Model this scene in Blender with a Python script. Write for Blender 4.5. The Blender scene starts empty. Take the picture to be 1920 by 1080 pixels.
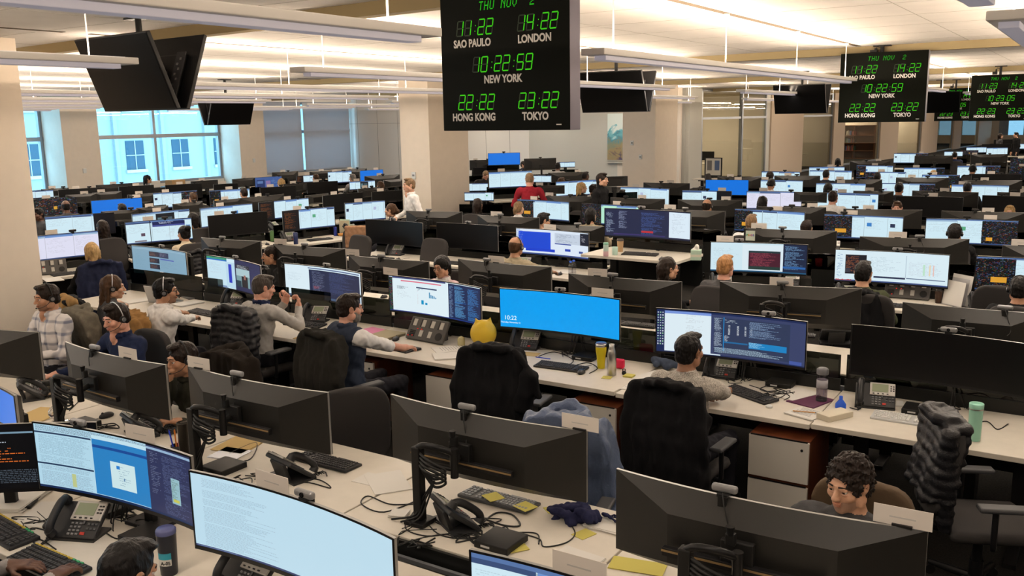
import bpy, bmesh, math, random
import numpy as np
from mathutils import Vector, Matrix, Euler

S = bpy.context.scene
COL = S.collection
R = math.radians
random.seed(7)

# ---------------------------------------------------------------- camera
CAM_F, CAM_HORIZON, CAM_ROLL, CAM_H = 1700.0, 222.0, R(-1.0), 2.75
CAM_PITCH = math.atan((540 - CAM_HORIZON) / CAM_F)
cam_data = bpy.data.cameras.new('camera')
cam_data.sensor_width = 36.0
cam_data.lens = 36.0 * CAM_F / 1920.0
cam_data.clip_end = 400
cam = bpy.data.objects.new('camera', cam_data)
COL.objects.link(cam)
cam.location = (0, 0, CAM_H)
cam.rotation_euler = (Matrix.Rotation(math.pi / 2 - CAM_PITCH, 3, 'X') @ Matrix.Rotation(CAM_ROLL, 3, 'Z')).to_euler()
S.camera = cam

# ---------------------------------------------------------------- view, world, exposure
S.view_settings.view_transform = 'Standard'
S.view_settings.look = 'None'
S.view_settings.exposure = 0.0
S.view_settings.gamma = 1.0
S.view_settings.use_curve_mapping = False
S.cycles.use_denoising = True
S.cycles.max_bounces = 5
S.cycles.diffuse_bounces = 3
S.cycles.glossy_bounces = 2
S.cycles.transmission_bounces = 4
S.cycles.transparent_max_bounces = 8
S.cycles.sample_clamp_indirect = 4.0
S.cycles.caustics_reflective = False
S.cycles.caustics_refractive = False
W = bpy.data.worlds.new('overcast sky')
S.world = W
W.use_nodes = True
W.node_tree.nodes['Background'].inputs['Color'].default_value = (0.36, 0.74, 1.0, 1)
W.node_tree.nodes['Background'].inputs['Strength'].default_value = 10.0

# the pendant lamps give all the room light: strengths of their upward and downward light
LAMP_UP, LAMP_DOWN = 42.0, 12.5
LAMP_UP_COLOR, LAMP_DOWN_COLOR = (1.0, 0.80, 0.60), (1.0, 0.88, 0.75)

# ---------------------------------------------------------------- where things stand
def _ray(px, py):
    u = (px - 960) / CAM_F; v = -(py - 540) / CAM_F
    cr, sr = math.cos(CAM_ROLL), math.sin(CAM_ROLL)
    u, v = u * cr - v * sr, u * sr + v * cr
    c, s = math.cos(CAM_PITCH), math.sin(CAM_PITCH)
    return Vector((u, c + v * s, -s + v * c))
def at(px, py, z):
    """survey: the point of the photograph seen at px, py that lies at height z"""
    r = _ray(px, py); return Vector((0, 0, CAM_H)) + r * ((z - CAM_H) / r.z)
def atY(px, py, Y):
    r = _ray(px, py); return Vector((0, 0, CAM_H)) + r * (Y / r.y)
UD = Vector((math.cos(R(-33)), math.sin(R(-33)), 0))      # along the desk benches, to the right and nearer
VD = Vector((-UD.y, UD.x, 0))                              # across them, away from the camera
def uv(u, v, z=0): return UD * u + VD * v + Vector((0, 0, z))

# ---------------------------------------------------------------- materials
MATS = {}
def _base(name):
    m = bpy.data.materials.new(name); m.use_nodes = True
    return m, m.node_tree, m.node_tree.nodes['Principled BSDF']
def mat(name, col, rough=.5, metal=0, bump=0, bscale=200, var=0, vscale=30, spec=None, emit=None, estr=1, trans=0, sheen=0, stretch=None):
    if name in MATS: return MATS[name]
    m, nt, b = _base(name)
    b.inputs['Base Color'].default_value = (*col, 1); b.inputs['Roughness'].default_value = rough
    b.inputs['Metallic'].default_value = metal; b.inputs['Specular IOR Level'].default_value = spec if spec is not None else (.10 if rough >= .7 else .22)
    if sheen: b.inputs['Sheen Weight'].default_value = sheen
    if trans: b.inputs['Transmission Weight'].default_value = trans
    if emit is not None:
        b.inputs['Emission Color'].default_value = (*emit, 1); b.inputs['Emission Strength'].default_value = estr
    if var or bump:
        tc = nt.nodes.new('ShaderNodeTexCoord'); src = tc.outputs['Object']
        if stretch:
            mp = nt.nodes.new('ShaderNodeMapping'); mp.inputs['Scale'].default_value = stretch
            nt.links.new(src, mp.inputs['Vector']); src = mp.outputs['Vector']
    if var:
        n = nt.nodes.new('ShaderNodeTexNoise'); n.inputs['Scale'].default_value = vscale; n.inputs['Detail'].default_value = 4
        nt.links.new(src, n.inputs['Vector'])
        r = nt.nodes.new('ShaderNodeValToRGB')
        r.color_ramp.elements[0].position = .3; r.color_ramp.elements[1].position = .7
        r.color_ramp.elements[0].color = (*[max(0, c * (1 - var)) for c in col], 1)
        r.color_ramp.elements[1].color = (*[min(1, c * (1 + var)) for c in col], 1)
        nt.links.new(n.outputs['Fac'], r.inputs['Fac']); nt.links.new(r.outputs['Color'], b.inputs['Base Color'])
    if bump:
        n = nt.nodes.new('ShaderNodeTexNoise'); n.inputs['Scale'].default_value = bscale; n.inputs['Detail'].default_value = 3
        nt.links.new(src, n.inputs['Vector'])
        bp = nt.nodes.new('ShaderNodeBump'); bp.inputs['Strength'].default_value = bump; bp.inputs['Distance'].default_value = .01
        nt.links.new(n.outputs['Fac'], bp.inputs['Height']); nt.links.new(bp.outputs['Normal'], b.inputs['Normal'])
    MATS[name] = m
    return m
def mat_emit(name, col, strength=1):
    if name in MATS: return MATS[name]
    m = bpy.data.materials.new(name); m.use_nodes = True; nt = m.node_tree; nt.nodes.clear()
    e = nt.nodes.new('ShaderNodeEmission'); e.inputs['Color'].default_value = (*col, 1); e.inputs['Strength'].default_value = strength
    o = nt.nodes.new('ShaderNodeOutputMaterial'); nt.links.new(e.outputs[0], o.inputs[0])
    MATS[name] = m
    return m
def mat_glass(name, tint, refl=.12, rough=0.0):
    if name in MATS: return MATS[name]
    m = bpy.data.materials.new(name); m.use_nodes = True; nt = m.node_tree; nt.nodes.clear()
    t = nt.nodes.new('ShaderNodeBsdfTransparent'); t.inputs['Color'].default_value = (*tint, 1)
    g = nt.nodes.new('ShaderNodeBsdfGlossy'); g.inputs['Roughness'].default_value = rough
    lw = nt.nodes.new('ShaderNodeLayerWeight'); lw.inputs['Blend'].default_value = .5
    pw = nt.nodes.new('ShaderNodeMath'); pw.operation = 'POWER'; pw.inputs[1].default_value = 5; nt.links.new(lw.outputs['Facing'], pw.inputs[0])
    mr = nt.nodes.new('ShaderNodeMath'); mr.operation = 'MULTIPLY_ADD'; mr.inputs[1].default_value = .9 - refl; mr.inputs[2].default_value = refl * .5; nt.links.new(pw.outputs[0], mr.inputs[0])
    x = nt.nodes.new('ShaderNodeMixShader'); o = nt.nodes.new('ShaderNodeOutputMaterial')
    nt.links.new(mr.outputs[0], x.inputs[0]); nt.links.new(t.outputs[0], x.inputs[1]); nt.links.new(g.outputs[0], x.inputs[2])
    nt.links.new(x.outputs[0], o.inputs[0]); MATS[name] = m
    return m
def lin(r, g, b):
    f = lambda c: c / 12.92 if c <= .04045 else ((c + .055) / 1.055) ** 2.4
    return (f(r / 255), f(g / 255), f(b / 255))

# ---------------------------------------------------------------- mesh builder
class MB:
    def __init__(s): s.v = []; s.f = []; s.m = []; s.sm = []
    def add(s, vs, fs, mi=0, smooth=False):
        o = len(s.v); s.v += [tuple(v) for v in vs]
        s.f += [tuple(i + o for i in f) for f in fs]; s.m += [mi] * len(fs); s.sm += [smooth] * len(fs); return s
    def box(s, c, d, rz=0, rx=0, ry=0, mi=0, taper=1.0):
        x, y, z = d[0] / 2, d[1] / 2, d[2] / 2
        M = Matrix.Translation(c) @ Euler((rx, ry, rz)).to_matrix().to_4x4()
        vs = [M @ Vector(p) for p in ((-x, -y, -z), (x, -y, -z), (x, y, -z), (-x, y, -z), (-x * taper, -y * taper, z), (x * taper, -y * taper, z), (x * taper, y * taper, z), (-x * taper, y * taper, z))]
        return s.add(vs, [(0, 3, 2, 1), (4, 5, 6, 7), (0, 1, 5, 4), (1, 2, 6, 5), (2, 3, 7, 6), (3, 0, 4, 7)], mi)
    def rbox(s, c, d, r=.005, rz=0, rx=0, ry=0, mi=0, seg=2):
        """box with rounded edges"""
        bm = bmesh.new(); bmesh.ops.create_cube(bm, size=1)
        for v in bm.verts: v.co = Vector((v.co.x * d[0], v.co.y * d[1], v.co.z * d[2]))
        r = min(r, min(d) * .49)
        bmesh.ops.bevel(bm, geom=list(bm.edges), offset=r, segments=seg, affect='EDGES', profile=.5)
        M = Matrix.Translation(c) @ Euler((rx, ry, rz)).to_matrix().to_4x4()
        bm.verts.index_update()
        s.add([M @ v.co for v in bm.verts], [[v.index for v in f.verts] for f in bm.faces], mi, False); bm.free(); return s
    def cyl(s, a, b, r, r2=None, n=16, mi=0, cap=True, smooth=True):
        a, b = Vector(a), Vector(b); r2 = r if r2 is None else r2
        q = (b - a).to_track_quat('Z', 'Y').to_matrix(); vs = []
        for p, rr in ((a, r), (b, r2)):
            for i in range(n):
                t = 2 * math.pi * i / n; vs.append(p + q @ Vector((rr * math.cos(t), rr * math.sin(t), 0)))
        s.add(vs, [(i, (i + 1) % n, n + (i + 1) % n, n + i) for i in range(n)], mi, smooth)
        if cap: s.add(vs, [tuple(range(n - 1, -1, -1)), tuple(range(n, 2 * n))], mi)
        return s
    def lathe(s, prof, c=(0, 0, 0), n=24, mi=0):
        c = Vector(c); vs = []
        for r, z in prof:
            for i in range(n):
                t = 2 * math.pi * i / n; vs.append(c + Vector((r * math.cos(t), r * math.sin(t), z)))
        k = len(prof)
        s.add(vs, [(j * n + i, j * n + (i + 1) % n, (j + 1) * n + (i + 1) % n, (j + 1) * n + i) for j in range(k - 1) for i in range(n)], mi, True)
        s.add(vs, [tuple(range(n - 1, -1, -1)), tuple(range((k - 1) * n, k * n))], mi)
        return s
    def tube(s, pts, r, n=8, mi=0, sub=0, closed=False):
        P = [Vector(p) for p in pts]
        if sub:
            Q = []
            for i in range(len(P) - 1):
                p0 = P[max(0, i - 1)]; p1 = P[i]; p2 = P[i + 1]; p3 = P[min(len(P) - 1, i + 2)]
                for j in range(sub):
                    t = j / sub
                    Q.append(.5 * ((2 * p1) + (p2 - p0) * t + (2 * p0 - 5 * p1 + 4 * p2 - p3) * t * t + (3 * p1 - p0 - 3 * p2 + p3) * t ** 3))
            P = Q + [P[-1]]
        rr = r if isinstance(r, (list, tuple)) else [r] * len(P)
        if len(rr) != len(P): rr = [rr[0] + (rr[-1] - rr[0]) * i / (len(P) - 1) for i in range(len(P))]
        vs = []; m = len(P)
        for i, p in enumerate(P):
            d = (P[min(i + 1, m - 1)] - P[max(i - 1, 0)])
            if d.length < 1e-9: d = Vector((0, 0, 1))
            q = d.normalized().to_track_quat('Z', 'Y').to_matrix()
            if i and q.col[0].dot(lastx) < .2:
                x = (lastx - d.normalized() * lastx.dot(d.normalized())).normalized(); y = d.normalized().cross(x); q = Matrix((x, y, d.normalized())).transposed()
            lastx = q.col[0].copy()
            for k in range(n):
                t = 2 * math.pi * k / n; vs.append(p + q @ Vector((rr[i] * math.cos(t), rr[i] * math.sin(t), 0)))
        fs = [(i * n + k, i * n + (k + 1) % n, (i + 1) * n + (k + 1) % n, (i + 1) * n + k) for i in range(m - 1) for k in range(n)]
        s.add(vs, fs, mi, True)
        s.add(vs, [tuple(range(n - 1, -1, -1)), tuple(range((m - 1) * n, m * n))], mi)
        return s
    def ball(s, c, r, n=16, mi=0):
        rr = r if isinstance(r, (tuple, list)) else (r, r, r); c = Vector(c); h = n // 2; vs = []
        for j in range(h + 1):
            a = math.pi * j / h
            for i in range(n):
                t = 2 * math.pi * i / n
                vs.append(c + Vector((rr[0] * math.sin(a) * math.cos(t), rr[1] * math.sin(a) * math.sin(t), -rr[2] * math.cos(a))))
        return s.add(vs, [(j * n + i, j * n + (i + 1) % n, (j + 1) * n + (i + 1) % n, (j + 1) * n + i) for j in range(h) for i in range(n)], mi, True)
    def prism(s, poly, z0, z1, mi=0, M=None):
        n = len(poly); vs = [Vector((x, y, z0)) for x, y in poly] + [Vector((x, y, z1)) for x, y in poly]
        if M: vs = [M @ v for v in vs]
        return s.add(vs, [tuple(range(n - 1, -1, -1)), tuple(range(n, 2 * n))] + [(i, (i + 1) % n, n + (i + 1) % n, n + i) for i in range(n)], mi)
    def quad(s, a, b, c, d, mi=0): return s.add([a, b, c, d], [(0, 1, 2, 3)], mi)
    def mesh(s, name, mats):
        me = bpy.data.meshes.new(name); me.from_pydata(s.v, [], s.f)
        for m in (mats if isinstance(mats, (list, tuple)) else [mats]): me.materials.append(m)
        me.polygons.foreach_set('material_index', s.m); me.polygons.foreach_set('use_smooth', s.sm); me.update()
        return me
    def build(s, name, mats, parent=None, loc=None, rz=None, bevel=0):
        return link(name, s.mesh(name, mats), parent, loc, rz, bevel)
def link(name, me, parent=None, loc=None, rz=None, bevel=0):
    o = bpy.data.objects.new(name, me); COL.objects.link(o)
    if parent is not None: o.parent = parent
    if loc is not None: o.location = loc
    if rz is not None: o.rotation_euler = (0, 0, rz)
    if bevel:
        b = o.modifiers.new('bevel', 'BEVEL'); b.width = bevel; b.segments = 2; b.limit_method = 'ANGLE'
    return o
def tag(o, label, cat, group=None):
    o['label'] = label; o['category'] = cat
    if group: o['group'] = group
    return o
def thing(name, label, cat, loc=(0, 0, 0), rz=0, group=None):
    o = bpy.data.objects.new(name, None); COL.objects.link(o); o.empty_display_size = .1
    o.location = loc; o.rotation_euler = (0, 0, rz)
    return tag(o, label, cat, group)
def struct(name, mb, mats, **k):
    o = mb.build(name, mats, **k); o['kind'] = 'structure'; return o
def kids(o): return [c for c in ALLKIDS.get(o.name, [])] if False else list(o.children)
class Proto:
    """a thing kept as recipe: parts (name, mesh, local matrix, sub-parts, part label); every placing makes new objects sharing the meshes"""
    def __init__(s, name): s.name = name; s.parts = []
    def part(s, name, mb, mats, label=None, loc=(0, 0, 0), rot=(0, 0, 0)):
        p = dict(name=name, me=mb.mesh(name, mats) if isinstance(mb, MB) else mb, loc=loc, rot=rot, label=label, subs=[]); s.parts.append(p); return p
    def sub(s, p, name, mb, mats, label=None, loc=(0, 0, 0), rot=(0, 0, 0)):
        p['subs'].append(dict(name=name, me=mb.mesh(name, mats) if isinstance(mb, MB) else mb, loc=loc, rot=rot, label=label))
    def place(s, label, cat, loc, rz=0, group=None, skip=(), over=None, name=None, rot=None, scale=None):
        t = thing(name or s.name, label, cat, loc, rz, group)
        if rot: t.rotation_euler = rot
        if scale: t.scale = scale
        for p in s.parts:
            if p['name'] in skip: continue
            o = link(p['name'], p['me'], t, p['loc']); o.rotation_euler = p['rot']
            if p['label']: o['label'] = p['label']
            if over and p['name'] in over:
                o.material_slots[0].link = 'OBJECT'; o.material_slots[0].material = over[p['name']]
            for q in p['subs']:
                if q['name'] in skip: continue
                d = link(q['name'], q['me'], o, q['loc']); d.rotation_euler = q['rot']
                if q['label']: d['label'] = q['label']
        return t

# ---------------------------------------------------------------- soft shapes: blended solids turned into one continuous mesh
def axis(lo, hi, h, fine=()):
    """grid line positions from lo to hi, spacing h, finer inside the given (a, b, hf) ranges"""
    out = [lo]
    while out[-1] < hi:
        x = out[-1]; s = h
        for a, b, hf in fine:
            if a <= x <= b: s = min(s, hf)
            elif x < a < x + s: s = max(a - x, hf * .5)
        out.append(x + s)
    return np.array(out, np.float32)
class Solid:
    def __init__(s): s.p = []
    def cone(s, a, b, ra, rb=None, k=.02, lab=0, op=1):
        a = np.array(a, float); b = np.array(b, float); rb = ra if rb is None else rb; r = max(ra, rb); ba = b - a; L = max(1e-9, ba @ ba)
        def f(X, Y, Z):
            px, py, pz = X - a[0], Y - a[1], Z - a[2]
            h = np.clip((px * ba[0] + py * ba[1] + pz * ba[2]) / L, 0, 1)
            return np.sqrt((px - h * ba[0]) ** 2 + (py - h * ba[1]) ** 2 + (pz - h * ba[2]) ** 2) - (ra + (rb - ra) * h)
        s.p.append((f, np.minimum(a, b) - r, np.maximum(a, b) + r, k, lab, op)); return s
    def ell(s, c, r, rot=None, k=.02, lab=0, op=1):
        c = np.array(c, float); r = np.array(r, float); Rm = np.array(rot if rot is not None else np.eye(3), float); m = r.max()
        def f(X, Y, Z):
            x, y, z = X - c[0], Y - c[1], Z - c[2]
            q = [(Rm[0, i] * x + Rm[1, i] * y + Rm[2, i] * z) for i in range(3)]
            k0 = np.sqrt(sum((q[i] / r[i]) ** 2 for i in range(3))); k1 = np.sqrt(sum((q[i] / r[i] ** 2) ** 2 for i in range(3)))
            return k0 * (k0 - 1) / np.maximum(k1, 1e-6)
        s.p.append((f, c - m, c + m, k, lab, op)); return s
    def rbox(s, c, d, r, rot=None, k=.02, lab=0, op=1):
        c = np.array(c, float); hd = np.array(d, float) / 2 - r; Rm = np.array(rot if rot is not None else np.eye(3), float); m = np.linalg.norm(np.array(d) / 2)
        def f(X, Y, Z):
            x, y, z = X - c[0], Y - c[1], Z - c[2]
            q = [np.abs(Rm[0, i] * x + Rm[1, i] * y + Rm[2, i] * z) - hd[i] for i in range(3)]
            return np.sqrt(sum(np.maximum(t, 0) ** 2 for t in q)) + np.minimum(np.maximum(np.maximum(q[0], q[1]), q[2]), 0) - r
        s.p.append((f, c - m, c + m, k, lab, op)); return s
    def fn(s, f, lo, hi, k=.02, lab=0, op=1):
        s.p.append((f, np.array(lo, float), np.array(hi, float), k, lab, op)); return s
    def solve(s, h=.01, fine=((), (), ()), pad=.02, warp=None):
        lo = np.min([p[1] for p in s.p if p[5] > 0], 0) - pad; hi = np.max([p[2] for p in s.p if p[5] > 0], 0) + pad
        ax = [axis(lo[i], hi[i], h, fine[i]) for i in range(3)]; sh = tuple(len(a) for a in ax)
        D = np.full(sh, 9., np.float32); B = np.full(sh, 9., np.float32); L = np.zeros(sh, np.int8)
        for f, a, b, k, lab, op in s.p:
            sl = tuple(slice(max(0, np.searchsorted(ax[i], a[i] - k - 3 * h)), np.searchsorted(ax[i], b[i] + k + 3 * h)) for i in range(3))
            if any(t.start >= t.stop for t in sl): continue
            X, Y, Z = ax[0][sl[0]][:, None, None], ax[1][sl[1]][None, :, None], ax[2][sl[2]][None, None, :]
            d = f(X, Y, Z).astype(np.float32) + np.zeros((1, 1, 1), np.float32)
            if op > 0:
                o = D[sl]; hh = np.clip(.5 + .5 * (o - d) / k, 0, 1); D[sl] = o * (1 - hh) + d * hh - k * hh * (1 - hh)
                if lab is not None:
                    w = d < B[sl]; B[sl] = np.where(w, d, B[sl]); L[sl] = np.where(w, lab, L[sl])
            else:
                o = D[sl]; hh = np.clip(.5 - .5 * (o + d) / k, 0, 1); D[sl] = o * (1 - hh) - d * hh + k * hh * (1 - hh)
        if warp is not None:
            D += warp(ax[0][:, None, None], ax[1][None, :, None], ax[2][None, None, :], L).astype(np.float32)
        D[0], D[-1], D[:, 0], D[:, -1], D[:, :, 0], D[:, :, -1] = 1, 1, 1, 1, 1, 1
        n1, n2 = sh[1] * sh[2], sh[2]; st = (n1, n2, 1); N = D.size
        cs = np.zeros((N, 3)); cn = np.zeros(N); quads = []; labs = []
        for x in range(3):
            A = [slice(None)] * 3; Bq = [slice(None)] * 3; A[x] = slice(0, -1); Bq[x] = slice(1, None)
            d0 = D[tuple(A)]; d1 = D[tuple(Bq)]; I = np.nonzero((d0 < 0) != (d1 < 0)); e0 = d0[I]; e1 = d1[I]; t = e0 / (e0 - e1)
            P = np.stack([ax[i][I[i]] for i in range(3)], 1); P[:, x] += t * (ax[x][I[x] + 1] - ax[x][I[x]])
            y, z = (x + 1) % 3, (x + 2) % 3; base = I[0] * n1 + I[1] * n2 + I[2]
            ids = [base - st[y] - st[z], base - st[z], base, base - st[y]]
            for q in ids:
                for i in range(3): cs[:, i] += np.bincount(q, P[:, i], N)[:N]
                cn += np.bincount(q, minlength=N)[:N]
            inn = e0 < 0; q = np.stack(ids, 1); q[~inn] = q[~inn][:, ::-1]; quads.append(q)
            J = [i.copy() for i in I]; J[x] = J[x] + (~inn); labs.append(L[tuple(J)])
        used = np.nonzero(cn)[0]; mp = np.zeros(N, np.int64); mp[used] = np.arange(len(used))
        V = cs[used] / cn[used, None]; F = mp[np.concatenate(quads)]; return V, F, np.concatenate(labs)
    def mesh(s, name, mats, **k):
        V, F, L = s.solve(**k); me = bpy.data.meshes.new(name)
        me.vertices.add(len(V)); me.vertices.foreach_set('co', V.astype(np.float32).ravel())
        me.loops.add(len(F) * 4); me.loops.foreach_set('vertex_index', F.astype(np.int32).ravel())
        me.polygons.add(len(F)); me.polygons.foreach_set('loop_start', np.arange(0, len(F) * 4, 4, dtype=np.int32))
        for m in (mats if isinstance(mats, (list, tuple)) else [mats]): me.materials.append(m)
        me.polygons.foreach_set('material_index', L.astype(np.int32)); me.polygons.foreach_set('use_smooth', np.ones(len(F), bool))
        me.update(calc_edges=True); return me
def rotm(x=0, y=0, z=0): return np.array(Euler((x, y, z)).to_matrix())

# ---------------------------------------------------------------- people
def wob(X, Y, Z, f, ph=0.):
    return np.sin(f * X + 1.7 * np.sin(f * .61 * Z + ph)) * np.sin(f * Y + 1.3 * np.sin(f * .53 * X + ph)) + .6 * np.sin(f * Z * 1.1 + 2 * np.sin(f * .4 * Y + ph))
def ik(a, b, l1, l2, pole):
    a, b, pole = Vector(a), Vector(b), Vector(pole); d = b - a; L = min(d.length, (l1 + l2) * .998); dn = d.normalized()
    x = (l1 * l1 - l2 * l2 + L * L) / (2 * L); h = math.sqrt(max(0, l1 * l1 - x * x))
    p = (pole - dn * pole.dot(dn)).normalized()
    return a + dn * x + p * h, a + dn * L
def hand(S, w, fwd, up, side, curl=.35, lab=0, thick=1.0, spread=1.0, s=1.0):
    """w wrist, fwd along the hand, up out of the back of the hand, side +1 right / -1 left"""
    w = Vector(w); f = Vector(fwd).normalized(); u = Vector(up); u = (u - f * u.dot(f)).normalized(); r = f.cross(u)      # r: to the right seen from above
    Rm = np.array(Matrix((r, f, u)).transposed())
    S.rbox(w + f * .048 * s, (.078 * s, .092 * s, .027 * s), .012 * s, Rm, k=.012, lab=lab)
    S.cone(w - f * .02 * s, w + f * .03 * s, .026 * s, .028 * s, k=.02, lab=lab)
    for i, (x, L) in enumerate(((-.030, .070), (-.010, .080), (.010, .076), (.029, .060))):
        xx = x * (1 if side > 0 else -1)
        p = w + f * (.090 * s) + r * xx * s; dx = xx * .35 * spread
        c = curl * (.8 + .15 * i)
        d1 = (f * math.cos(c) - u * math.sin(c) + r * dx).normalized(); d2 = (f * math.cos(c * 2.1) - u * math.sin(c * 2.1) + r * dx).normalized(); d3 = (f * math.cos(c * 3) - u * math.sin(c * 3) + r * dx * .6).normalized()
        a = p + d1 * L * .5 * s; b = a + d2 * L * .3 * s; e = b + d3 * L * .2 * s; t = .0085 * thick * s
        S.cone(p - f * .012 * s, a, t * 1.1, t, k=.005, lab=lab).cone(a, b, t, t * .92, k=.004, lab=lab).cone(b, e, t * .92, t * .8, k=.004, lab=lab)
    sx = -1 if side > 0 else 1
    p = w + f * .025 * s + r * sx * .034 * s; a = p + (f * .6 + r * sx * .75 - u * .25).normalized() * .038 * s; b = a + (f * .9 + r * sx * .25 - u * .3).normalized() * .032 * s
    S.cone(p, a, .0125 * s, .0105 * s, k=.01, lab=lab).cone(a, b, .0105 * s, .0085 * s, k=.004, lab=lab)
HAIRC = dict(black=(.007, .006, .006), dark=(.014, .009, .007), brown=(.050, .026, .014), light=(.16, .10, .055), blond=(.42, .27, .12), grey=(.16, .145, .13), red=(.30, .15, .06), greydark=(.045, .038, .033))
def hair_mat(c): return mat('hair ' + c, HAIRC[c], .42, bump=.9, bscale=60, var=.35, vscale=50, stretch=(1, 1, .25), spec=.12)
SKIN = dict(fair=(.62, .36, .25), pink=(.60, .31, .22), light=(.52, .29, .185), tan=(.40, .205, .12), brown=(.26, .125, .07), dark=(.085, .038, .022))
def skin_mat(c):
    m = mat('skin ' + c, SKIN[c], .48, bump=.15, bscale=350, var=.08, vscale=40, spec=.4)
    b = m.node_tree.nodes['Principled BSDF']; b.inputs['Subsurface Weight'].default_value = .08; b.inputs['Subsurface Radius'].default_value = (.01, .004, .002)
    return m
def person(label, px, py, yaw, hz=None, top='white shirt', skin='light', hair=('short', 'dark'), lean=.08, hyaw=0, hpitch=0, hroll=0, hands=None, stand=False,
           detail=0, bottom='dark trousers', sleeve='long', extra=(), twist=0, female=False, group=None, curl=(.35, .35), palm=None, base=None, pole=None, seat=0.0, hs=1.0, legs=True):
    """px, py: where the middle of the head shows; yaw: heading of the body (0 looks away from the camera, + turns left)"""
    h = (.0135, .0095, .0075)[detail]; hf = (.0095, .0062, .0042)[detail]
    S = Solid(); pz = (.93 if stand else .55) + seat
    d = Vector((0, math.sin(lean), math.cos(lean))); P = Vector((0, 0, pz)); sw = .162 if female else .195
    SC = P + d * .455; NB = P + d * .50; nl = lean * .4 - hpitch * .25
    HC = NB + Vector((0, math.sin(nl) * .17 + .025, math.cos(nl) * .158))
    tw = Matrix.Rotation(twist, 3, 'Z'); sh = [SC + tw @ Vector((sx * sw, 0, -.015)) for sx in (-1, 1)]
    cy, sy = math.cos(yaw), math.sin(yaw)
    if base is None:
        w = at(px, py, hz if hz is not None else HC.z); off = Vector((cy * HC.x - sy * HC.y, sy * HC.x + cy * HC.y, 0)); base = Vector((w.x - off.x, w.y - off.y, (hz - HC.z) if hz is not None else 0))
    if hands: hands = [Matrix.Rotation(-yaw, 3, 'Z') @ (at(*q[1:]) - base) if q[0] == 'at' else q for q in hands]
    B, T = 2, 1
    # torso
    Rl = rotm(-lean, 0, twist * .7)
    S.cone(sh[0] + Vector((.03, 0, 0)), sh[1] - Vector((.03, 0, 0)), .068, k=.05, lab=T)
    S.ell(P + d * .30 + Vector((0, .005, 0)), (.165 if not female else .145, .118, .20), Rl, k=.05, lab=T)
    S.ell(P + d * .10, (.155 if not female else .14, .118, .16), Rl, k=.05, lab=T)
    S.ell(P + Vector((0, .0, -.02)), (.178, .135, .11), k=.05, lab=B)
    S.cone(NB - d * .06, NB + d * .01, .085, .060, k=.05, lab=T)
    if female: S.ell(P + d * .33 + Vector((0, .07, 0)), (.12, .07, .07), Rl, k=.04, lab=T)
    # legs
    for sx in (-1, 1):
        hp = P + Vector((sx * .095, 0.02, -.03))
        if stand: kn, an = P + Vector((sx * .10, .03, -.44)), Vector((sx * .11, -.02, .09))
        else: kn, an = Vector((sx * .15, .44, .52 + seat)), Vector((sx * .15, .40 + (.06 * sx), .10))
        if legs:
            S.cone(hp, kn, .088, .062, k=.04, lab=B).cone(kn, an, .060, .045, k=.03, lab=B)
            S.ell(an + Vector((0, .07, -.045)), (.045, .13, .045), k=.02, lab=4)
    # arms
    hands = hands or ((-.17, .40, .78 + seat), (.17, .40, .78 + seat))
    fine = [[], [], []]
    for i, sx in enumerate((-1, 1)):
        t = Vector(hands[i]); pl = (pole[i] if pole else (sx * .55, -.45, -.8))
        e, w = ik(sh[i], t, .285, .25, pl); fa = (w - e).normalized()
        S.cone(sh[i], e, .062 if not female else .05, .048, k=.035, lab=T)
        if sleeve == 'long': S.cone(e, w - fa * .015, .046, .034, k=.025, lab=T).cone(w - fa * .03, w + fa * .005, .027, .026, k=.01, lab=0)
        elif sleeve == 'roll': m = e + (w - e) * .22; S.cone(e, m, .050, .048, k=.02, lab=T).cone(m, w, .040, .027, k=.008, lab=0)
        else: S.cone(e, w, .042, .027, k=.02, lab=0)
        pm = palm[i] if palm else (0, 0, 1)
        hd = fa
        if palm and len(palm) > 2 and palm[2 + i] is not None: hd = Vector(palm[2 + i]).normalized()
        elif not palm and abs(t.z - (.78 + seat)) < .06: hd = Vector((fa.x, fa.y, fa.z * .25)).normalized()
        hand(S, w, hd, pm, sx, curl[i], 0, thick=(1.3, 1.12, 1.0)[detail])
        if detail:
            c = w + hd * .07
            for a in range(3): fine[a].append((c[a] - .11, c[a] + .11, hf))
    # head
    Rh = Matrix.Rotation(hyaw, 3, 'Z') @ Matrix.Rotation(hpitch, 3, 'X') @ Matrix.Rotation(hroll, 3, 'Y'); Rn = np.array(Rh)
    H = lambda x, y, z: HC + Rh @ (Vector((x, y, z)) * hs)
    E = lambda c, r, k=.015, lab=0, op=1, rot=(0, 0, 0): S.ell(H(*c), [q * hs for q in r], Rn @ rotm(*rot), k=k, lab=lab, op=op)
    S.cone(NB - Vector((0, 0, .02)), H(0, -.03, -.06), .056 if not female else .047, .054 if not female else .045, k=.025, lab=0)
    E((0, -.015, .027), (.074, .094, .088)); E((0, .020, -.03), (.061, .070, .083)); E((0, .036, -.078), (.044 if not female else .040, .048, .036), .02); E((0, .070, -.100), (.018, .016, .014), .02)
    for sx in (-1, 1):
        E((sx * .038, .060, -.028), (.026, .026, .024), .015); E((sx * .062, .005, -.065), (.014, .03, .03), .02)
        E((sx * .077, -.006, -.008), (.009, .020, .031), .006, 0, 1, (0.15, sx * .25, 0))
        if detail: E((sx * .080, -.002, -.004), (.006, .010, .016), .005, None, -1)
        E((sx * .031, .096, .002), (.017, .014, .011), .012, None, -1)
        if detail: E((sx * .031, .0795, .0085), (.0165, .0150, .0070), .003, 0, 1); E((sx * .031, .0800, -.0115), (.0155, .0125, .0045), .004)
    S.cone(H(-.030, .084, .021), H(.030, .084, .021), .0105, k=.014, lab=0)
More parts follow.
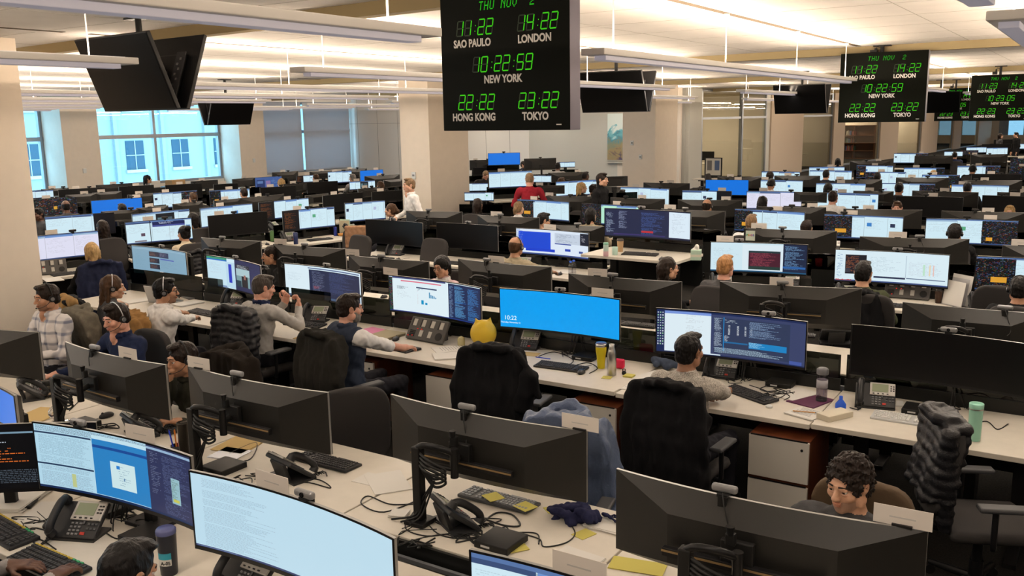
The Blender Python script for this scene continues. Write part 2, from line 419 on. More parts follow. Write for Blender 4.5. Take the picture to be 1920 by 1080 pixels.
    S.cone(H(0, .088, .006), H(0, .110, -.030), .0085, .0120, k=.012, lab=0)
    for sx in (-1, 1): E((sx * .0115, .101, -.034), (.008, .010, .008), .008)
    E((0, .0955, -.0585), (.0225, .0085, .0055), .005, 3); E((0, .0940, -.0685), (.0185, .0090, .0065), .005, 3)
    if detail: E((0, .107, -.0635), (.022, .006, .0014), .003, None, -1)
    for a in range(3): fine[a].append((HC[a] - .13, HC[a] + .13, hf))
    # collar
    if 'collar' in extra:
        cz = NB + d * .018
        for q in range(14):
            a0, a1 = [2 * math.pi * (q + j) / 14 for j in (0, 1)]
            S.cone(cz + Vector((.066 * math.sin(a0), .066 * math.cos(a0) + .006, -.012 * math.cos(a0))), cz + Vector((.066 * math.sin(a1), .066 * math.cos(a1) + .006, -.012 * math.cos(a1))), .016, k=.008, lab=5)
        if 'open' in extra: S.ell(NB + Vector((0, .085, .0)), (.022, .03, .05), k=.01, lab=0)
    if 'turtle' in extra: S.cone(NB - d * .01, NB + d * .075, .066, .060, k=.01, lab=T)
    if 'vest' in extra:
        S.ell(P + d * .30, (.185, .134, .225), Rl, k=.03, lab=5).ell(P + d * .08, (.172, .134, .15), Rl, k=.03, lab=5)
        S.cone(sh[0] + Vector((.055, -.01, .012)), sh[1] - Vector((.055, .01, -.012)), .072, k=.03, lab=5)
        for q in range(14):
            a0, a1 = [2 * math.pi * (q + j) / 14 for j in (0, 1)]
            if abs(q - 0) < 1 or q == 13: continue
            S.cone(NB + Vector((.07 * math.sin(a0), .07 * math.cos(a0), .028)), NB + Vector((.07 * math.sin(a1), .07 * math.cos(a1), .028)), .018, k=.012, lab=5)
    cloth, legc = cloth_mat(top), cloth_mat(bottom); sk = skin_mat(skin)
    lip = mat('lips ' + skin, [SKIN[skin][0] * .82, SKIN[skin][1] * .62, SKIN[skin][2] * .62], .4)
    ex = cloth_mat([e[1] for e in extra if isinstance(e, tuple)][0]) if any(isinstance(e, tuple) for e in extra) else cloth
    amp = (.003, .004, .0045)[detail]
    def warp(X, Y, Z, L):
        ph = (px * .37) % 6.28
        return np.where((L == 1) | (L == 5) | (L == 2), amp * (wob(X, Y, Z, 38, ph) + .7 * wob(Y, Z, X, 71, ph)), 0)
    me = S.mesh('person', [sk, cloth, legc, lip, mat('black shoe leather', (.015, .014, .013), .35), ex], h=h, fine=fine, warp=warp)
    o = link('person', me)
    o.location = base; o.rotation_euler = (0, 0, yaw); tag(o, label, 'person', group)
    # hair
    st, hc = hair; G = Solid(); t = dict(short=.0055, curly=.015, bald=.003, bun=.006, long=.009, pony=.006, bob=.013, wavy=.015)[st]
    HE = lambda c, r, k=.012, op=1, rot=(0, 0, 0): G.ell(H(*c), [q * hs for q in r], Rn @ rotm(*rot), k=k, op=op)
    HE((0, -.015, .027), (.074 + t, .094 + t, .088 + t)); HE((0, -.045, -.025), (.066 + t * .8, .060 + t * .6, .062))
    if st in ('long', 'bob', 'wavy'):
        z = dict(long=.24, bob=.10, wavy=.13)[st]
        G.cone(H(0, -.062, 0), H(0, -.085, -z), .060, .042, k=.03)
        for sx in (-1, 1): G.cone(H(sx * .070, -.045, 0), H(sx * .076, -.045, -z * .85), .023, .018, k=.02)
    if st == 'bun': HE((0, -.105, .085), (.046, .042, .042), .008)
    if st == 'pony': G.cone(H(0, -.10, .03), H(0, -.13, -.02), .02, .03, k=.02).cone(H(0, -.13, -.02), H(0, -.125, -.20), .032, .016, k=.02)
    if st == 'short': HE((0, .045, .098), (.058, .045, .022), .015)
    hl = 0 if st != 'bald' else -.0
    HE((0, .112, -.045), (.066, .078, .100 if st != 'curly' else .116), .010, -1); HE((0, .07, -.10), (.075, .09, .07), .01, -1)
    if st == 'bald': HE((0, .01, .085), (.090, .115, .075), .006, -1)
    if st in ('short', 'curly', 'bald', 'bun', 'pony'):
        HE((0, -.02, -.135), (.12, .13, .068), .01, -1)
        for sx in (-1, 1): HE((sx * .085, .005, -.012), (.022, .026, .036), .006, -1)
    f = dict(curly=150, wavy=70, long=55, bob=60).get(st, 95); am = dict(curly=.0075, wavy=.006, long=.004, bob=.003, bald=.0005).get(st, .0025)
    gw = lambda X, Y, Z, L: am * (wob(X, Y, Z if st == 'curly' else Z * .45, f) + .5 * wob(Y, X, Z, f * 1.9))
    ho = link('hair', G.mesh('hair', hair_mat(hc), h=(.0085, .006, .0042)[detail], warp=gw), o)
    if detail or female: pass
    # face parts
    if detail:
        iris, wht = mat('dark iris', (.018, .010, .007), .15), mat('eye white', (.62, .58, .55), .25)
        for sx in (-1, 1):
            m = MB(); m.ball((0, 0, 0), .0118 * hs, 14)
            for q, fc in enumerate(m.f):
                c = sum((Vector(m.v[k]) for k in fc), Vector()) / 4
                gz = (Vector((0, 1, -.18))).normalized()
                m.m[q] = 1 if c.normalized().dot(gz) > .80 else 0
            e = m.build('eye', [wht, iris], o); e.location = H(sx * .031, .0790, .0005); e.rotation_euler = Rh.to_euler()
        bc = hair_mat(hc if hc not in ('blond',) else 'light')
        for sx in (-1, 1):
            m = MB(); m.tube([H(sx * .014, .0950, .0225), H(sx * .030, .0935, .0255), H(sx * .047, .079, .0195)], [.0042, .0026], 6, sub=4); m.build('eyebrow', bc, o)
    if 'beard' in extra or 'stubble' in extra:
        Q = Solid(); tt = .010 if 'beard' in extra else .0025
        for c, r in (((0, .036, -.078), (.046 + tt, .050 + tt, .038 + tt)), ((0, .070, -.100), (.020 + tt, .017 + tt, .015 + tt)), ((0, .020, -.045), (.0605 + tt * .7, .069 + tt * .5, .075))):
            Q.ell(H(*c), [q * hs for q in r], Rn, k=.015)
        Q.ell(H(0, .0, .055), (.12 * hs, .15 * hs, .098 * hs), Rn, k=.01, op=-1).ell(H(0, .10, -.02), (.043 * hs, .05 * hs, .036 * hs), Rn, k=.008, op=-1).ell(H(0, .105, -.063), (.020 * hs, .02 * hs, .009 * hs), Rn, k=.004, op=-1).ell(H(0, -.09, -.06), (.12 * hs, .07 * hs, .12 * hs), Rn, k=.01, op=-1)
        bm_ = hair_mat('grey') if 'beard' in extra else mat('stubble ' + skin, [SKIN[skin][i] * (.62, .66, .72)[i] for i in range(3)], .6, bump=.5, bscale=900)
        link('beard', Q.mesh('beard', bm_, h=.005 if detail > 1 else .0065, warp=lambda X, Y, Z, L: tt * .12 * wob(X, Y, Z, 160)), o)
    if 'glasses' in extra:
        m = MB(); fr = mat('black glasses frame', (.02, .02, .022), .3)
        for sx in (-1, 1):
            ring = [H(sx * .032 + .024 * math.cos(a), .104 - .004 * abs(math.cos(a)), -.001 + .018 * math.sin(a)) for a in [2 * math.pi * k / 16 for k in range(17)]]
            m.tube(ring, .0016, 6); m.tube([H(sx * .056, .100, .004), H(sx * .079, .04, .006), H(sx * .080, -.01, .004)], .0016, 6)
        m.tube([H(-.008, .106, .002), H(.008, .106, .002)], .0016, 6); m.build('glasses', fr, o)
    if 'headset' in extra or 'headset silver' in extra or 'one ear headset' in extra:
        m = MB(); k = 1 if 'headset silver' in extra else 0
        arc = [H(.088 * math.sin(a), -.012, .015 + .112 * math.cos(a)) for a in [R(-100 + 20 * q) for q in range(11)]]
        m.tube(arc, .0045, 6, mi=k)
        for sx in (-1, 1):
            m.cyl(H(sx * .078, -.005, -.010), H(sx * .098, -.005, -.010), .030, .028, 18, mi=0); m.cyl(H(sx * .098, -.005, -.010), H(sx * .103, -.005, -.010), .018, .016, 14, mi=1)
        m.tube([H(-.095, .01, -.02), H(-.09, .06, -.055), H(-.05, .105, -.072), H(-.028, .118, -.072)], .0024, 6, sub=4)
        m.ball(H(-.026, .118, -.072), .007, 8)
        m.build('headset', [mat('headset black plastic', (.012, .012, .013), .35), mat('brushed silver', (.6, .6, .62), .3, 1)], o)
    return o
CLOTH = {
 'white shirt': ((.80, .77, .74), .75), 'cream sweater': ((.62, .52, .38), .85), 'grey sweater': ((.36, .345, .325), .9), 'navy shirt': ((.010, .016, .045), .8), 'navy vest': ((.022, .030, .050), .8),
 'charcoal top': ((.055, .055, .058), .9), 'black top': ((.010, .010, .011), .9), 'dark trousers': ((.012, .012, .016), .9), 'navy trousers': ((.012, .016, .03), .9), 'pink shirt': ((.62, .44, .46), .8),
 'olive top': ((.045, .052, .028), .9), 'oatmeal top': ((.30, .25, .17), .9), 'red fleece': ((.20, .013, .022), .95), 'grey shirt': ((.30, .28, .27), .85), 'navy suit': ((.012, .014, .024), .85), 'dark green jacket': ((.022, .022, .016), .9),
 'black jacket': ((.012, .012, .013), .7), 'brown coat': ((.20, .115, .05), .9), 'denim blue': ((.06, .08, .14), .9)}
def cloth_mat(n):
    if n in MATS: return MATS[n]
    if n == 'plaid shirt':
        m, nt, b = _base(n); b.inputs['Roughness'].default_value = .85
        tc = nt.nodes.new('ShaderNodeTexCoord'); last = None
        base = (.66, .62, .60); dark = (.15, .16, .22)
        acc = None
        for rot, sc in (((0, R(90), 0), 9.5), ((0, 0, 0), 9.5)):
            mp = nt.nodes.new('ShaderNodeMapping'); mp.inputs['Rotation'].default_value = rot; nt.links.new(tc.outputs['Object'], mp.inputs['Vector'])
            w = nt.nodes.new('ShaderNodeTexWave'); w.inputs['Scale'].default_value = sc * .33; w.inputs['Distortion'].default_value = .6; w.inputs['Detail Scale'].default_value = 3; nt.links.new(mp.outputs[0], w.inputs['Vector'])
            r = nt.nodes.new('ShaderNodeValToRGB'); r.color_ramp.elements[0].position = .74; r.color_ramp.elements[1].position = .97; r.color_ramp.elements[0].color = (0, 0, 0, 1); r.color_ramp.elements[1].color = (.62, .62, .62, 1)
            nt.links.new(w.outputs['Fac'], r.inputs['Fac'])
            if acc is None: acc = r.outputs['Color']
            else:
                ad = nt.nodes.new('ShaderNodeMixRGB'); ad.blend_type = 'ADD'; ad.inputs['Fac'].default_value = .8; nt.links.new(acc, ad.inputs[1]); nt.links.new(r.outputs['Color'], ad.inputs[2]); acc = ad.outputs[0]
        mx = nt.nodes.new('ShaderNodeMixRGB'); nt.links.new(acc, mx.inputs['Fac']); mx.inputs[1].default_value = (*base, 1); mx.inputs[2].default_value = (*dark, 1)
        nt.links.new(mx.outputs[0], b.inputs['Base Color']); MATS[n] = m; return m
    if n == 'marl sweater': return mat(n, (.42, .385, .34), .95, bump=.6, bscale=180, var=.55, vscale=140)
    c, r = CLOTH[n]; return mat(n, c, r, bump=.25, bscale=260, var=.12, vscale=25)

# ---------------------------------------------------------------- the room
ZC = 3.75
U0, U1, V0, V1 = -30.3, 9.0, -7.0, 32.6
m_wall = mat('warm white wall paint', (.76, .67, .57), .85, bump=.05, bscale=300, var=.02, vscale=8)
m_col = mat('cream column paint', (.77, .67, .56), .85, bump=.06, bscale=250, var=.02, vscale=6)
m_grey = mat('grey green wall paint', (.56, .55, .50), .85, bump=.05, bscale=300)
m_ceil = mat('white acoustic ceiling', (.87, .83, .79), .95, bump=.15, bscale=400, var=.03, vscale=3)
m_beam = mat('tan bulkhead paint', (.36, .285, .16), .9)
m_slot = mat('dark slot', (.05, .04, .03), .9)
m_white_metal = mat('white lamp metal', (.82, .80, .78), .5)
m_black = mat('black plastic', (.007, .007, .007), .45, bump=.08, bscale=500)
m_blackg = mat('gloss black', (.006, .006, .007), .18)
m_dark = mat('dark metal', (.014, .014, .015), .4, .5)
m_alu = mat('grey window aluminium', (.30, .31, .33), .4, .7)
m_silver = mat('silver metal', (.55, .55, .56), .3, 1)
# floor with carpet
carpet = mat('charcoal carpet', (.028, .027, .025), .95, bump=.8, bscale=500, var=.45, vscale=90)
fp = [uv(U0, V0), uv(U1, V0), uv(U1, 40), uv(30, 70), uv(38, 96), uv(-24, 96), uv(-24, V1 + .2), uv(U0, V1 + .2)]
b = MB(); b.add([p - Vector((0, 0, .1)) for p in fp] + fp, [tuple(range(7, -1, -1)), tuple(range(8, 16))] + [(i, (i + 1) % 8, 8 + (i + 1) % 8, 8 + i) for i in range(8)]); struct('floor', b, carpet)
# ceiling: one slab, beams across, dark slots with the lamps under them
b = MB(); cp = [p + Vector((0, 0, ZC)) for p in (uv(U0 - 1, V0), uv(U1, V0), uv(U1 + 34, 97), uv(-24, 97), uv(-24, V1 + .2), uv(U0 - 1, V1 + .2))]
b.add(cp + [p + Vector((0, 0, .2)) for p in cp], [tuple(range(5, -1, -1)), tuple(range(6, 12))] + [(i, (i + 1) % 6, 6 + (i + 1) % 6, 6 + i) for i in range(6)]); struct('ceiling', b, m_ceil)
def fbox(b, u0, u1, v0, v1, z0, z1, mi=0): return b.prism([(uv(u0, v0).x, uv(u0, v0).y), (uv(u1, v0).x, uv(u1, v0).y), (uv(u1, v1).x, uv(u1, v1).y), (uv(u0, v1).x, uv(u0, v1).y)], z0, z1, mi)
BEAMS = [(6.0, -31, 9), (15.2, -31, 9), (24.6, -31, 14), (33.8, -13, 20), (43, -13, 22)]
for i, (v, u0, u1) in enumerate(BEAMS):
    b = MB()
    # the beams run a few degrees off the benches
    for k in range(2):
        pass
    A, Bq = uv(u0, v + (-4 - u0) * .085), uv(u1, v + (-4 - u1) * .085); n = VD * .14
    b.prism([(A.x, A.y), (Bq.x, Bq.y), ((Bq + n).x, (Bq + n).y), ((A + n).x, (A + n).y)], ZC - .115, ZC + .01)
    struct('ceiling_beam', b, m_beam)
LINES = [2.75, -.48, -3.3, -6.42, -9.55, -12.75, -15.9, -19.0, -22.1, -25.2]
b = MB()
for u in LINES:
    for a, c in ((V0, 5.9), (6.2, 15.0), (15.5, 24.2), (24.9, 32.4)): fbox(b, u - .04, u + .04, a, c, ZC - .004, ZC + .002)
for u in LINES:
    b2 = globals().setdefault('JOINTS', MB())
    for v in np.arange(V0 + .5, 32, 1.22): fbox(b2, u + .03, u + 3.0, v, v + .006, ZC - .0015, ZC + .002)
    fbox(b2, u + 1.52, u + 1.527, V0, 32, ZC - .0015, ZC + .002)
struct('trim_4', JOINTS, mat('pale panel joint', (.50, .46, .41), .95))
o = struct('trim_1', b, mat('ceiling joint grey', (.11, .085, .06), .95))
# columns
def column(u0, u1, v0, v1, m=m_col):
    b = MB(); fbox(b, u0, u1, v0, v1, 0, ZC + .02); struct('column', b, m)
column(-12.6, -10.6, 4.2, 5.95)
column(-13.1, -12.3, 15.75, 17.2)
column(-13.25, -12.1, 27.2, 29.0)
# window wall on the left, at u = -29: columns, glass set back, transoms, sill
PV = [3.1, 10.6, 18.15, 25.55, 33.2]
for v in PV[:-1]: column(-30.2, -29.0, v - .66, v + .66)
b = MB(); fbox(b, -30.35, -30.1, V0, V1, 0, .55); struct('wall_left', b, m_wall)
b = MB(); fbox(b, -30.35, -30.1, V0, V1, 3.62, ZC); struct('wall_left_head', b, m_wall)
glass = mat_glass('window glass', (.93, .97, 1.0), .05)
def shade_cloth():
    n = 'grey roller shade cloth'
    if n in MATS: return MATS[n]
    m, nt, bb = _base(n); bb.inputs['Base Color'].default_value = (.50, .50, .53, 1); bb.inputs['Roughness'].default_value = .9
    tr = nt.nodes.new('ShaderNodeBsdfTranslucent'); tr.inputs['Color'].default_value = (.62, .55, .55, 1); mx = nt.nodes.new('ShaderNodeMixShader'); mx.inputs[0].default_value = .35
    nt.links.new(bb.outputs[0], mx.inputs[1]); nt.links.new(tr.outputs[0], mx.inputs[2]); nt.links.new(mx.outputs[0], nt.nodes['Material Output'].inputs[0]); MATS[n] = m; return m
def window(i, v0, v1, shade_to=None):
    b = MB(); e = .05
    for q in (v0 + e, (v0 + v1) / 2, v1 - e): fbox(b, -30.3, -30.14, q - .055, q + .055, .55, 3.62)
    for z in (.58, 2.33, 3.58): fbox(b, -30.3, -30.12, v0, v1, z - .07, z + .07)
    w = struct('window_%d' % i, b, m_alu)
    b = MB(); fbox(b, -30.235, -30.225, v0, v1, .58, 3.6); p = b.build('pane', glass, w)
    if shade_to is not None:
        for q, (a, c) in enumerate(((v0 + .03, (v0 + v1) / 2 - .07), ((v0 + v1) / 2 + .07, v1 - .12))):
            b = MB(); fbox(b, -30.03, -30.025, a, c, shade_to, 3.60); fbox(b, -30.05, -30.02, a, c, shade_to - .03, shade_to, 1)
            s = b.build('roller_shade', [shade_cloth(), m_silver])
            tag(s, ['pale grey roller shade pulled down left of the dark mullion', 'pale grey roller shade pulled down right of the dark mullion', 'roller shade half seen just left of the central column', 'roller shade at the far end of the window wall'][q + (2 if i == 4 else 0)], 'roller shade')
window(1, 3.76, 9.94); window(2, 11.26, 17.49); window(3, 18.81, 24.89); window(5, 26.21, 32.5, .62)
# walls: panelled back wall, grey wall with painting, glazed offices on the right, unseen sides
b = MB(); fbox(b, U0, -20.2, V1, V1 + .2, 0, ZC); struct('wall_back', b, mat('white panel wall', (.82, .78, .72), .6))
b = MB(); fbox(b, -20.2, -13.3, V1 + .02, V1 + .2, 0, ZC); struct('wall_grey', b, m_grey)
b = MB()
for u in np.arange(U0 + .6, -20.2, 1.22): fbox(b, u, u + .012, V1 - .004, V1, .1, ZC)
fbox(b, U0, -20.2, V1 - .004, V1, 2.62, 2.63); struct('trim_2', b, mat('panel joint', (.22, .19, .16), .9))
b = MB(); fbox(b, U0, U1, V0 - .2, V0, 0, ZC); struct('wall_behind', b, m_wall)
b = MB(); fbox(b, U1, U1 + .2, V0, 40, 0, ZC); struct('wall_right', b, m_wall)
for k, (p, q) in enumerate(((uv(U1, 40), uv(30, 70)), (uv(30, 70), uv(38.5, 97)))):
    b = MB(); nn = (q - p).normalized(); nn = Vector((nn.y, -nn.x, 0)) * .2; b.prism([(w.x, w.y) for w in (p, p + nn, q + nn, q)], 0, ZC); struct('wall_right_far', b, m_wall)
# glazed office front: from A to B
GA, GB = Vector((6.75, 34.6, 0)), Vector((40.2, 76.5, 0)); GD = (GB - GA).normalized(); GN = Vector((-GD.y, GD.x, 0)); GL = (GB - GA).length
def gat(px):
    r = _ray(px, 300); k = r.x / r.y     # how far along the office front that sight line meets it
    return (GA.y * k - GA.x) / (GD.x - GD.y * k)
def gbox(b, s0, s1, n0, n1, z0, z1, mi=0):
    P = [GA + GD * s0 + GN * n0, GA + GD * s1 + GN * n0, GA + GD * s1 + GN * n1, GA + GD * s0 + GN * n1]
    return b.prism([(p.x, p.y) for p in P], z0, z1, mi)
m_panel = mat('beige office panel', (.55, .45, .35), .7)
office_glass = mat_glass('office glass', (.86, .85, .76), .16)
gx = [1290, 1313, 1388, 1434, 1440, 1482, 1500, 1557, 1578, 1645, 1678, 1722, 1752, 1782, 1796, 1828, 1852]
kinds = ['post', 'glass', 'glass', 'post', 'panel', 'panel', 'glass', 'panel', 'glass', 'panel', 'glass', 'panel', 'glass', 'panel', 'glass', 'panel']
n_w = 5
for a, c, k in zip(gx[:-1], gx[1:], kinds):
    s0, s1 = gat(a), gat(c)
    b = MB()
    if k == 'panel' or k == 'post':
        gbox(b, s0, s1, -.10 if k == 'panel' else -.03, .15, 0, ZC); struct('wall_office', b, m_panel if k == 'panel' else m_grey)
    else:
        n_w += 1
        for z in (.05, 2.62, ZC - .06): gbox(b, s0, s1, -.03, .05, z - .045, z + .045)
        for q in (s0 + .04, s1 - .04): gbox(b, q - .04, q + .04, -.03, .05, 0, ZC)
        w = struct('window_%d' % n_w, b, m_alu)
        b = MB(); gbox(b, s0, s1, .005, .017, .05, ZC); b.build('pane', office_glass, w)
b = MB(); q = gat(1388)
gbox(b, q - .06, q + .06, -.06, .08, 0, ZC); struct('trim_3', b, m_alu)
b = MB(); gbox(b, -.5, GL, 5.0, 5.2, 0, ZC); struct('wall_offices_back', b, mat('office back wall', (.52, .46, .33), .9))
for k, s in enumerate((-.3, gat(1440), gat(1567), gat(1660), gat(1737), GL)):
    b = MB(); gbox(b, s - .06, s + .06, .16, 5.0, 0, ZC); struct('wall_office_side', b, m_wall)
# end wall with a window far away on the right
E0, E1 = GB, GB + Vector((30, -19.5, 0)); ED = (E1 - E0).normalized(); EN = Vector((ED.y, -ED.x, 0))
def ebox(b, s0, s1, n0, n1, z0, z1): P = [E0 + ED * s0 + EN * n0, E0 + ED * s1 + EN * n0, E0 + ED * s1 + EN * n1, E0 + ED * s0 + EN * n1]; return b.prism([(p.x, p.y) for p in P][::-1], z0, z1)
b = MB(); ebox(b, -.5, .5, 0, .3, 0, ZC); ebox(b, 4.2, 30, 0, .3, 0, ZC); ebox(b, .5, 4.2, 0, .3, 0, .7); struct('wall_end', b, m_wall)
b = MB(); ebox(b, .5, 1.2, -.05, .02, .7, ZC); ebox(b, 2.3, 2.4, 0, .1, .7, ZC); w = struct('window_4', b, m_alu); b = MB(); ebox(b, .5, 4.2, .1, .11, .7, ZC); b.build('pane', glass, w)
b = MB(); ebox(b, .5, 4.2, -.03, -.02, 2.15, 3.68); tag(b.build('roller_shade', shade_cloth()), 'half lowered roller shade on the far end window at the right', 'roller shade')
# wall fittings
def fitting(name, label, px, py, u, z, size=(.09, .03, .12), cat='wall fitting'):
    pass

# ---------------------------------------------------------------- building and street outside the left windows
brick = mat('pale brick facade', (.19, .21, .21), .9, bump=.6, bscale=60, var=.12, vscale=40)
bw = mat('dark office panes', (.02, .045, .065), .25)
b = MB(); fbox(b, -52, -50, 9, 60, -20, 8.5); o = b.build('building', brick)
tag(o, 'pale brick office building across the street seen through the window', 'building')
for v in np.arange(11, 58, 3.3):
    for z in (-3.6, .05, 3.7):
        q = MB(); fbox(q, -50.0, -49.96, v, v + 1.25, z, z + 1.75, 0); fbox(q, -49.97, -49.93, v + .6, v + .65, z, z + 1.75, 1); fbox(q, -49.97, -49.93, v, v + 1.25, z + .85, z + .9, 1); fbox(q, -50, -49.85, v - .1, v + 1.35, z - .18, z, 2)
        w = q.build('window', [bw, m_alu, mat('pale stone sill', (.3, .3, .29), .8)], o)
for v in np.arange(10.2, 58, 3.3):
    q = MB(); fbox(q, -50.0, -49.8, v, v + .25, -20, 8.5); q.build('pilaster', brick, o)
b = MB(); q = E0 + ED * 2 + EN * -60; b.prism([(q.x - 60, q.y - 10), (q.x + 60, q.y - 50), (q.x + 66, q.y - 30), (q.x - 54, q.y + 10)], -20, 2.2); o = b.build('building', mat('added sky-blocking backdrop', (.10, .10, .10), .9)); tag(o, 'added low backdrop block hiding bright sky beyond the end window at right', 'building')  # added block that keeps overbright sky out of the end window
b = MB(); fbox(b, -44.2, -43, -6, 7.5, -20, 9); o = b.build('building', mat('blue glass tower skin', (.05, .11, .14), .15))
tag(o, 'blue glass tower with pale vertical fins at the left window', 'building')
for v in np.arange(-6, 7.5, .55):
    q = MB(); fbox(q, -43, -42.75, v, v + .16, -20, 9); q.build('fin', mat('pale tower fin', (.24, .27, .28), .5), o)

# ---------------------------------------------------------------- pendant lamps
lamp_glow = mat_emit('lamp lens glow', (1.0, .93, .86), 1.1)
lamp_lens = mat('lamp lower lens', (.62, .61, .66), .4, emit=(.80, .76, .95), estr=.16)
n_l = 0
ORD = ['nearest', 'second', 'third', 'fourth', 'fifth', 'sixth', 'seventh', 'eighth', 'ninth', 'tenth', 'eleventh', 'twelfth']
def lamp(u, v0, v1, z=3.19):
    global n_l
    L = v1 - v0; c = uv(u, (v0 + v1) / 2, z); i = LINES.index(u)
    row = {2.75: 'right of the camera', -.48: 'at the upper right edge', -3.3: 'passing the big clock sign', -6.42: 'left of the big clock sign'}.get(u, None)
    bay = next(n for q, n in ((5, 'overhead'), (16, 'beyond the first beam'), (25, 'beyond the second beam'), (33, 'level with the back wall'), (41.5, 'alongside the glazed offices'), (45, 'farther along the offices'), (53, 'well down the offices'), (61, 'far down the room'), (71, 'added near the far end'), (99, 'added at the very far end')) if v0 < q)
    t = thing('pendant_lamp', 'white pendant lamp bar %s, %s' % (row or ORD[max(0, i - 1)] + ' lamp line from the right', bay), 'lamp', c, R(57), 'linear pendant lamps')
    b = MB(); b.rbox((0, 0, .045), (L, .20, .05), .006); b.build('housing', m_white_metal, t)
    b = MB(); b.rbox((0, 0, .008), (L - .25, .10, .045), .004); b.build('lens', lamp_lens, t)
    b = MB(); b.box((0, 0, .0715), (L - .2, .15, .003)); b.build('upper_lens', lamp_glow, t)
    n = max(2, int(round(L / 2.9)) + 1)
    for k in range(n):
        x = -L / 2 + .35 + (L - .7) * k / (n - 1); b = MB(); b.cyl((x, 0, .07), (x, 0, ZC - z), .006, n=6); b.cyl((x, 0, ZC - z - .02), (x, 0, ZC - z), .03, n=10); b.build('suspension_rod', m_white_metal, t)
    for nm, en, cl, zz, ry in (('uplight', LAMP_UP * .5, LAMP_UP_COLOR, .082, math.pi - R(52)), ('uplight', LAMP_UP * .5, LAMP_UP_COLOR, .082, math.pi + R(52)), ('downlight', LAMP_DOWN, LAMP_DOWN_COLOR, -.018, 0)):
        l = bpy.data.lights.new(nm, 'AREA'); l.shape = 'RECTANGLE'; l.size = L - .2; l.size_y = .10; l.energy = en * L * (.55 if v0 < 0 else 1.0); l.color = cl
        lo = bpy.data.objects.new(nm, l); COL.objects.link(lo); lo.parent = t; lo.location = (0, 0 if ry == 0 else (.05 if ry > math.pi else -.05), zz); lo.rotation_euler = (ry, 0, 0)
for u in LINES:
    sh = (.25 if LINES.index(u) % 2 else 0)
    lamp(u, -4.2, 4.25 + sh)
    lamp(u, 5.5 if u == -.48 else 6.25, 14.55 + sh * 2)
    if u < 1: lamp(u, 18.7, 24.1)
    if u < -1: lamp(u, 28.2, 31.9)
for (u, v0, v1) in ((-.48, 28.2, 34), (-3.3, 34, 42), (2.75, 17, 25), (-6.42, 34, 42), (-9.55, 34, 42), (-.48, 36, 46), (-3.3, 44, 54), (2.75, 28, 38), (-6.42, 44, 54), (-6.42, 56, 66), (-3.3, 56, 66), (2.75, 42, 52), (6, 46, 58), (6, 60, 72), (12, 60, 72), (12, 74, 86), (18, 70, 82), (6, 74, 84)):  # the farthest ones are out of view, added to brighten the end wall
    if u not in LINES: LINES.append(u)
    lamp(u, v0, v1)
fr = GA + GD * 4 + GN * 2.5
for s in (4, 14, 23, 32, 42):
    p = GA + GD * s + GN * 2.6; t = thing('office_lamp', 'ceiling lamp panel inside the glazed office, ' + {4: 'nearest the room corner', 14: 'second along the glass wall', 23: 'third along the glass wall', 32: 'fourth along the glass wall', 42: 'at the far end'}[s], 'lamp', (p.x, p.y, ZC - .05), R(50))
    b = MB(); b.box((0, 0, 0.02), (1.6, .4, .05)); b.build('housing', m_white_metal, t); b = MB(); b.box((0, 0, -.008), (1.5, .32, .006)); b.build('lens', lamp_glow, t)
    l = bpy.data.lights.new('office lamp light', 'AREA'); l.shape = 'RECTANGLE'; l.size = 1.5; l.size_y = .3; l.energy = 60 if s == 14 else 240; l.color = LAMP_DOWN_COLOR
    lo = bpy.data.objects.new('downlight', l); COL.objects.link(lo); lo.parent = t; lo.location = (0, 0, -.03)

# ---------------------------------------------------------------- hanging televisions, in pairs back to back
tv_glass = mat('television screen off', (.002, .002, .0022), .3, spec=.12)
def tv_pair(px, py, Y, z, rz, label, face):
    c = atY(px, py, Y); t0 = Vector((c.x, c.y, z)); t0z = ZC
    mount = thing('television_mount', 'black ceiling pole holding the ' + label, 'mount', (c.x, c.y, ZC), rz)
    b = MB(); b.cyl((0, 0, 0), (0, 0, z - ZC + .1), .03, n=10); b.build('pole', m_black, mount)
    b = MB(); b.box((0, 0, -.01), (.30, .12, .02)); b.build('ceiling_plate', m_black, mount)
    b = MB(); b.box((0, 0, z - ZC), (.5, .20, .05)); b.box((0, 0, z - ZC), (.05, .24, .30)); b.build('bracket', m_black, mount)
    for s, nm in ((-1, face[0]), (1, face[1])):
        t = thing('television', nm, 'television', (0, 0, 0), 0, 'hanging televisions')
        M = Matrix.Translation(t0) @ Matrix.Rotation(rz + (0 if s < 0 else math.pi), 4, 'Z') @ Matrix.Translation((0, -.19, 0)) @ Matrix.Rotation(R(20), 4, 'X')
        t.location = M.to_translation(); t.rotation_euler = M.to_euler()
        b = MB(); b.rbox((0, .02, 0), (1.24, .04, .72), .006); b.rbox((0, .055, -.08), (.9, .05, .5), .02); b.build('housing', mat('television back plastic', (.008, .008, .009), .4), t)
        b = MB(); b.box((0, -.0015, .006), (1.216, .003, .69)); b.build('screen', tv_glass, t)
        b = MB(); b.box((-.40, .082, -.03), (.14, .01, .42)); b.build('port_panel', mat('port panel grey', (.05, .05, .055), .5), t)
        b = MB()
        for q in range(6): b.box((-.40 + (.02 if q % 2 else -.02), .089, .11 - q * .05), (.03, .008, .022))
        b.build('ports', mat('port metal', (.4, .4, .4), .3, 1), t)
        b = MB(); b.tube([(-.42, .09, -.2), (-.44, .13, -.30), (-.30, .14, -.38), (-.15, .11, -.25), (-.05, .08, -.1)], .006, 6, sub=6); b.build('cable', mat('pale cable', (.5, .48, .44), .5), t)
tv_pair(268, 140, 8.9, 3.22, R(-37), 'televisions at the upper left', ('large black television at the upper left, screen towards the camera', 'television at the upper left with its back and ports showing'))
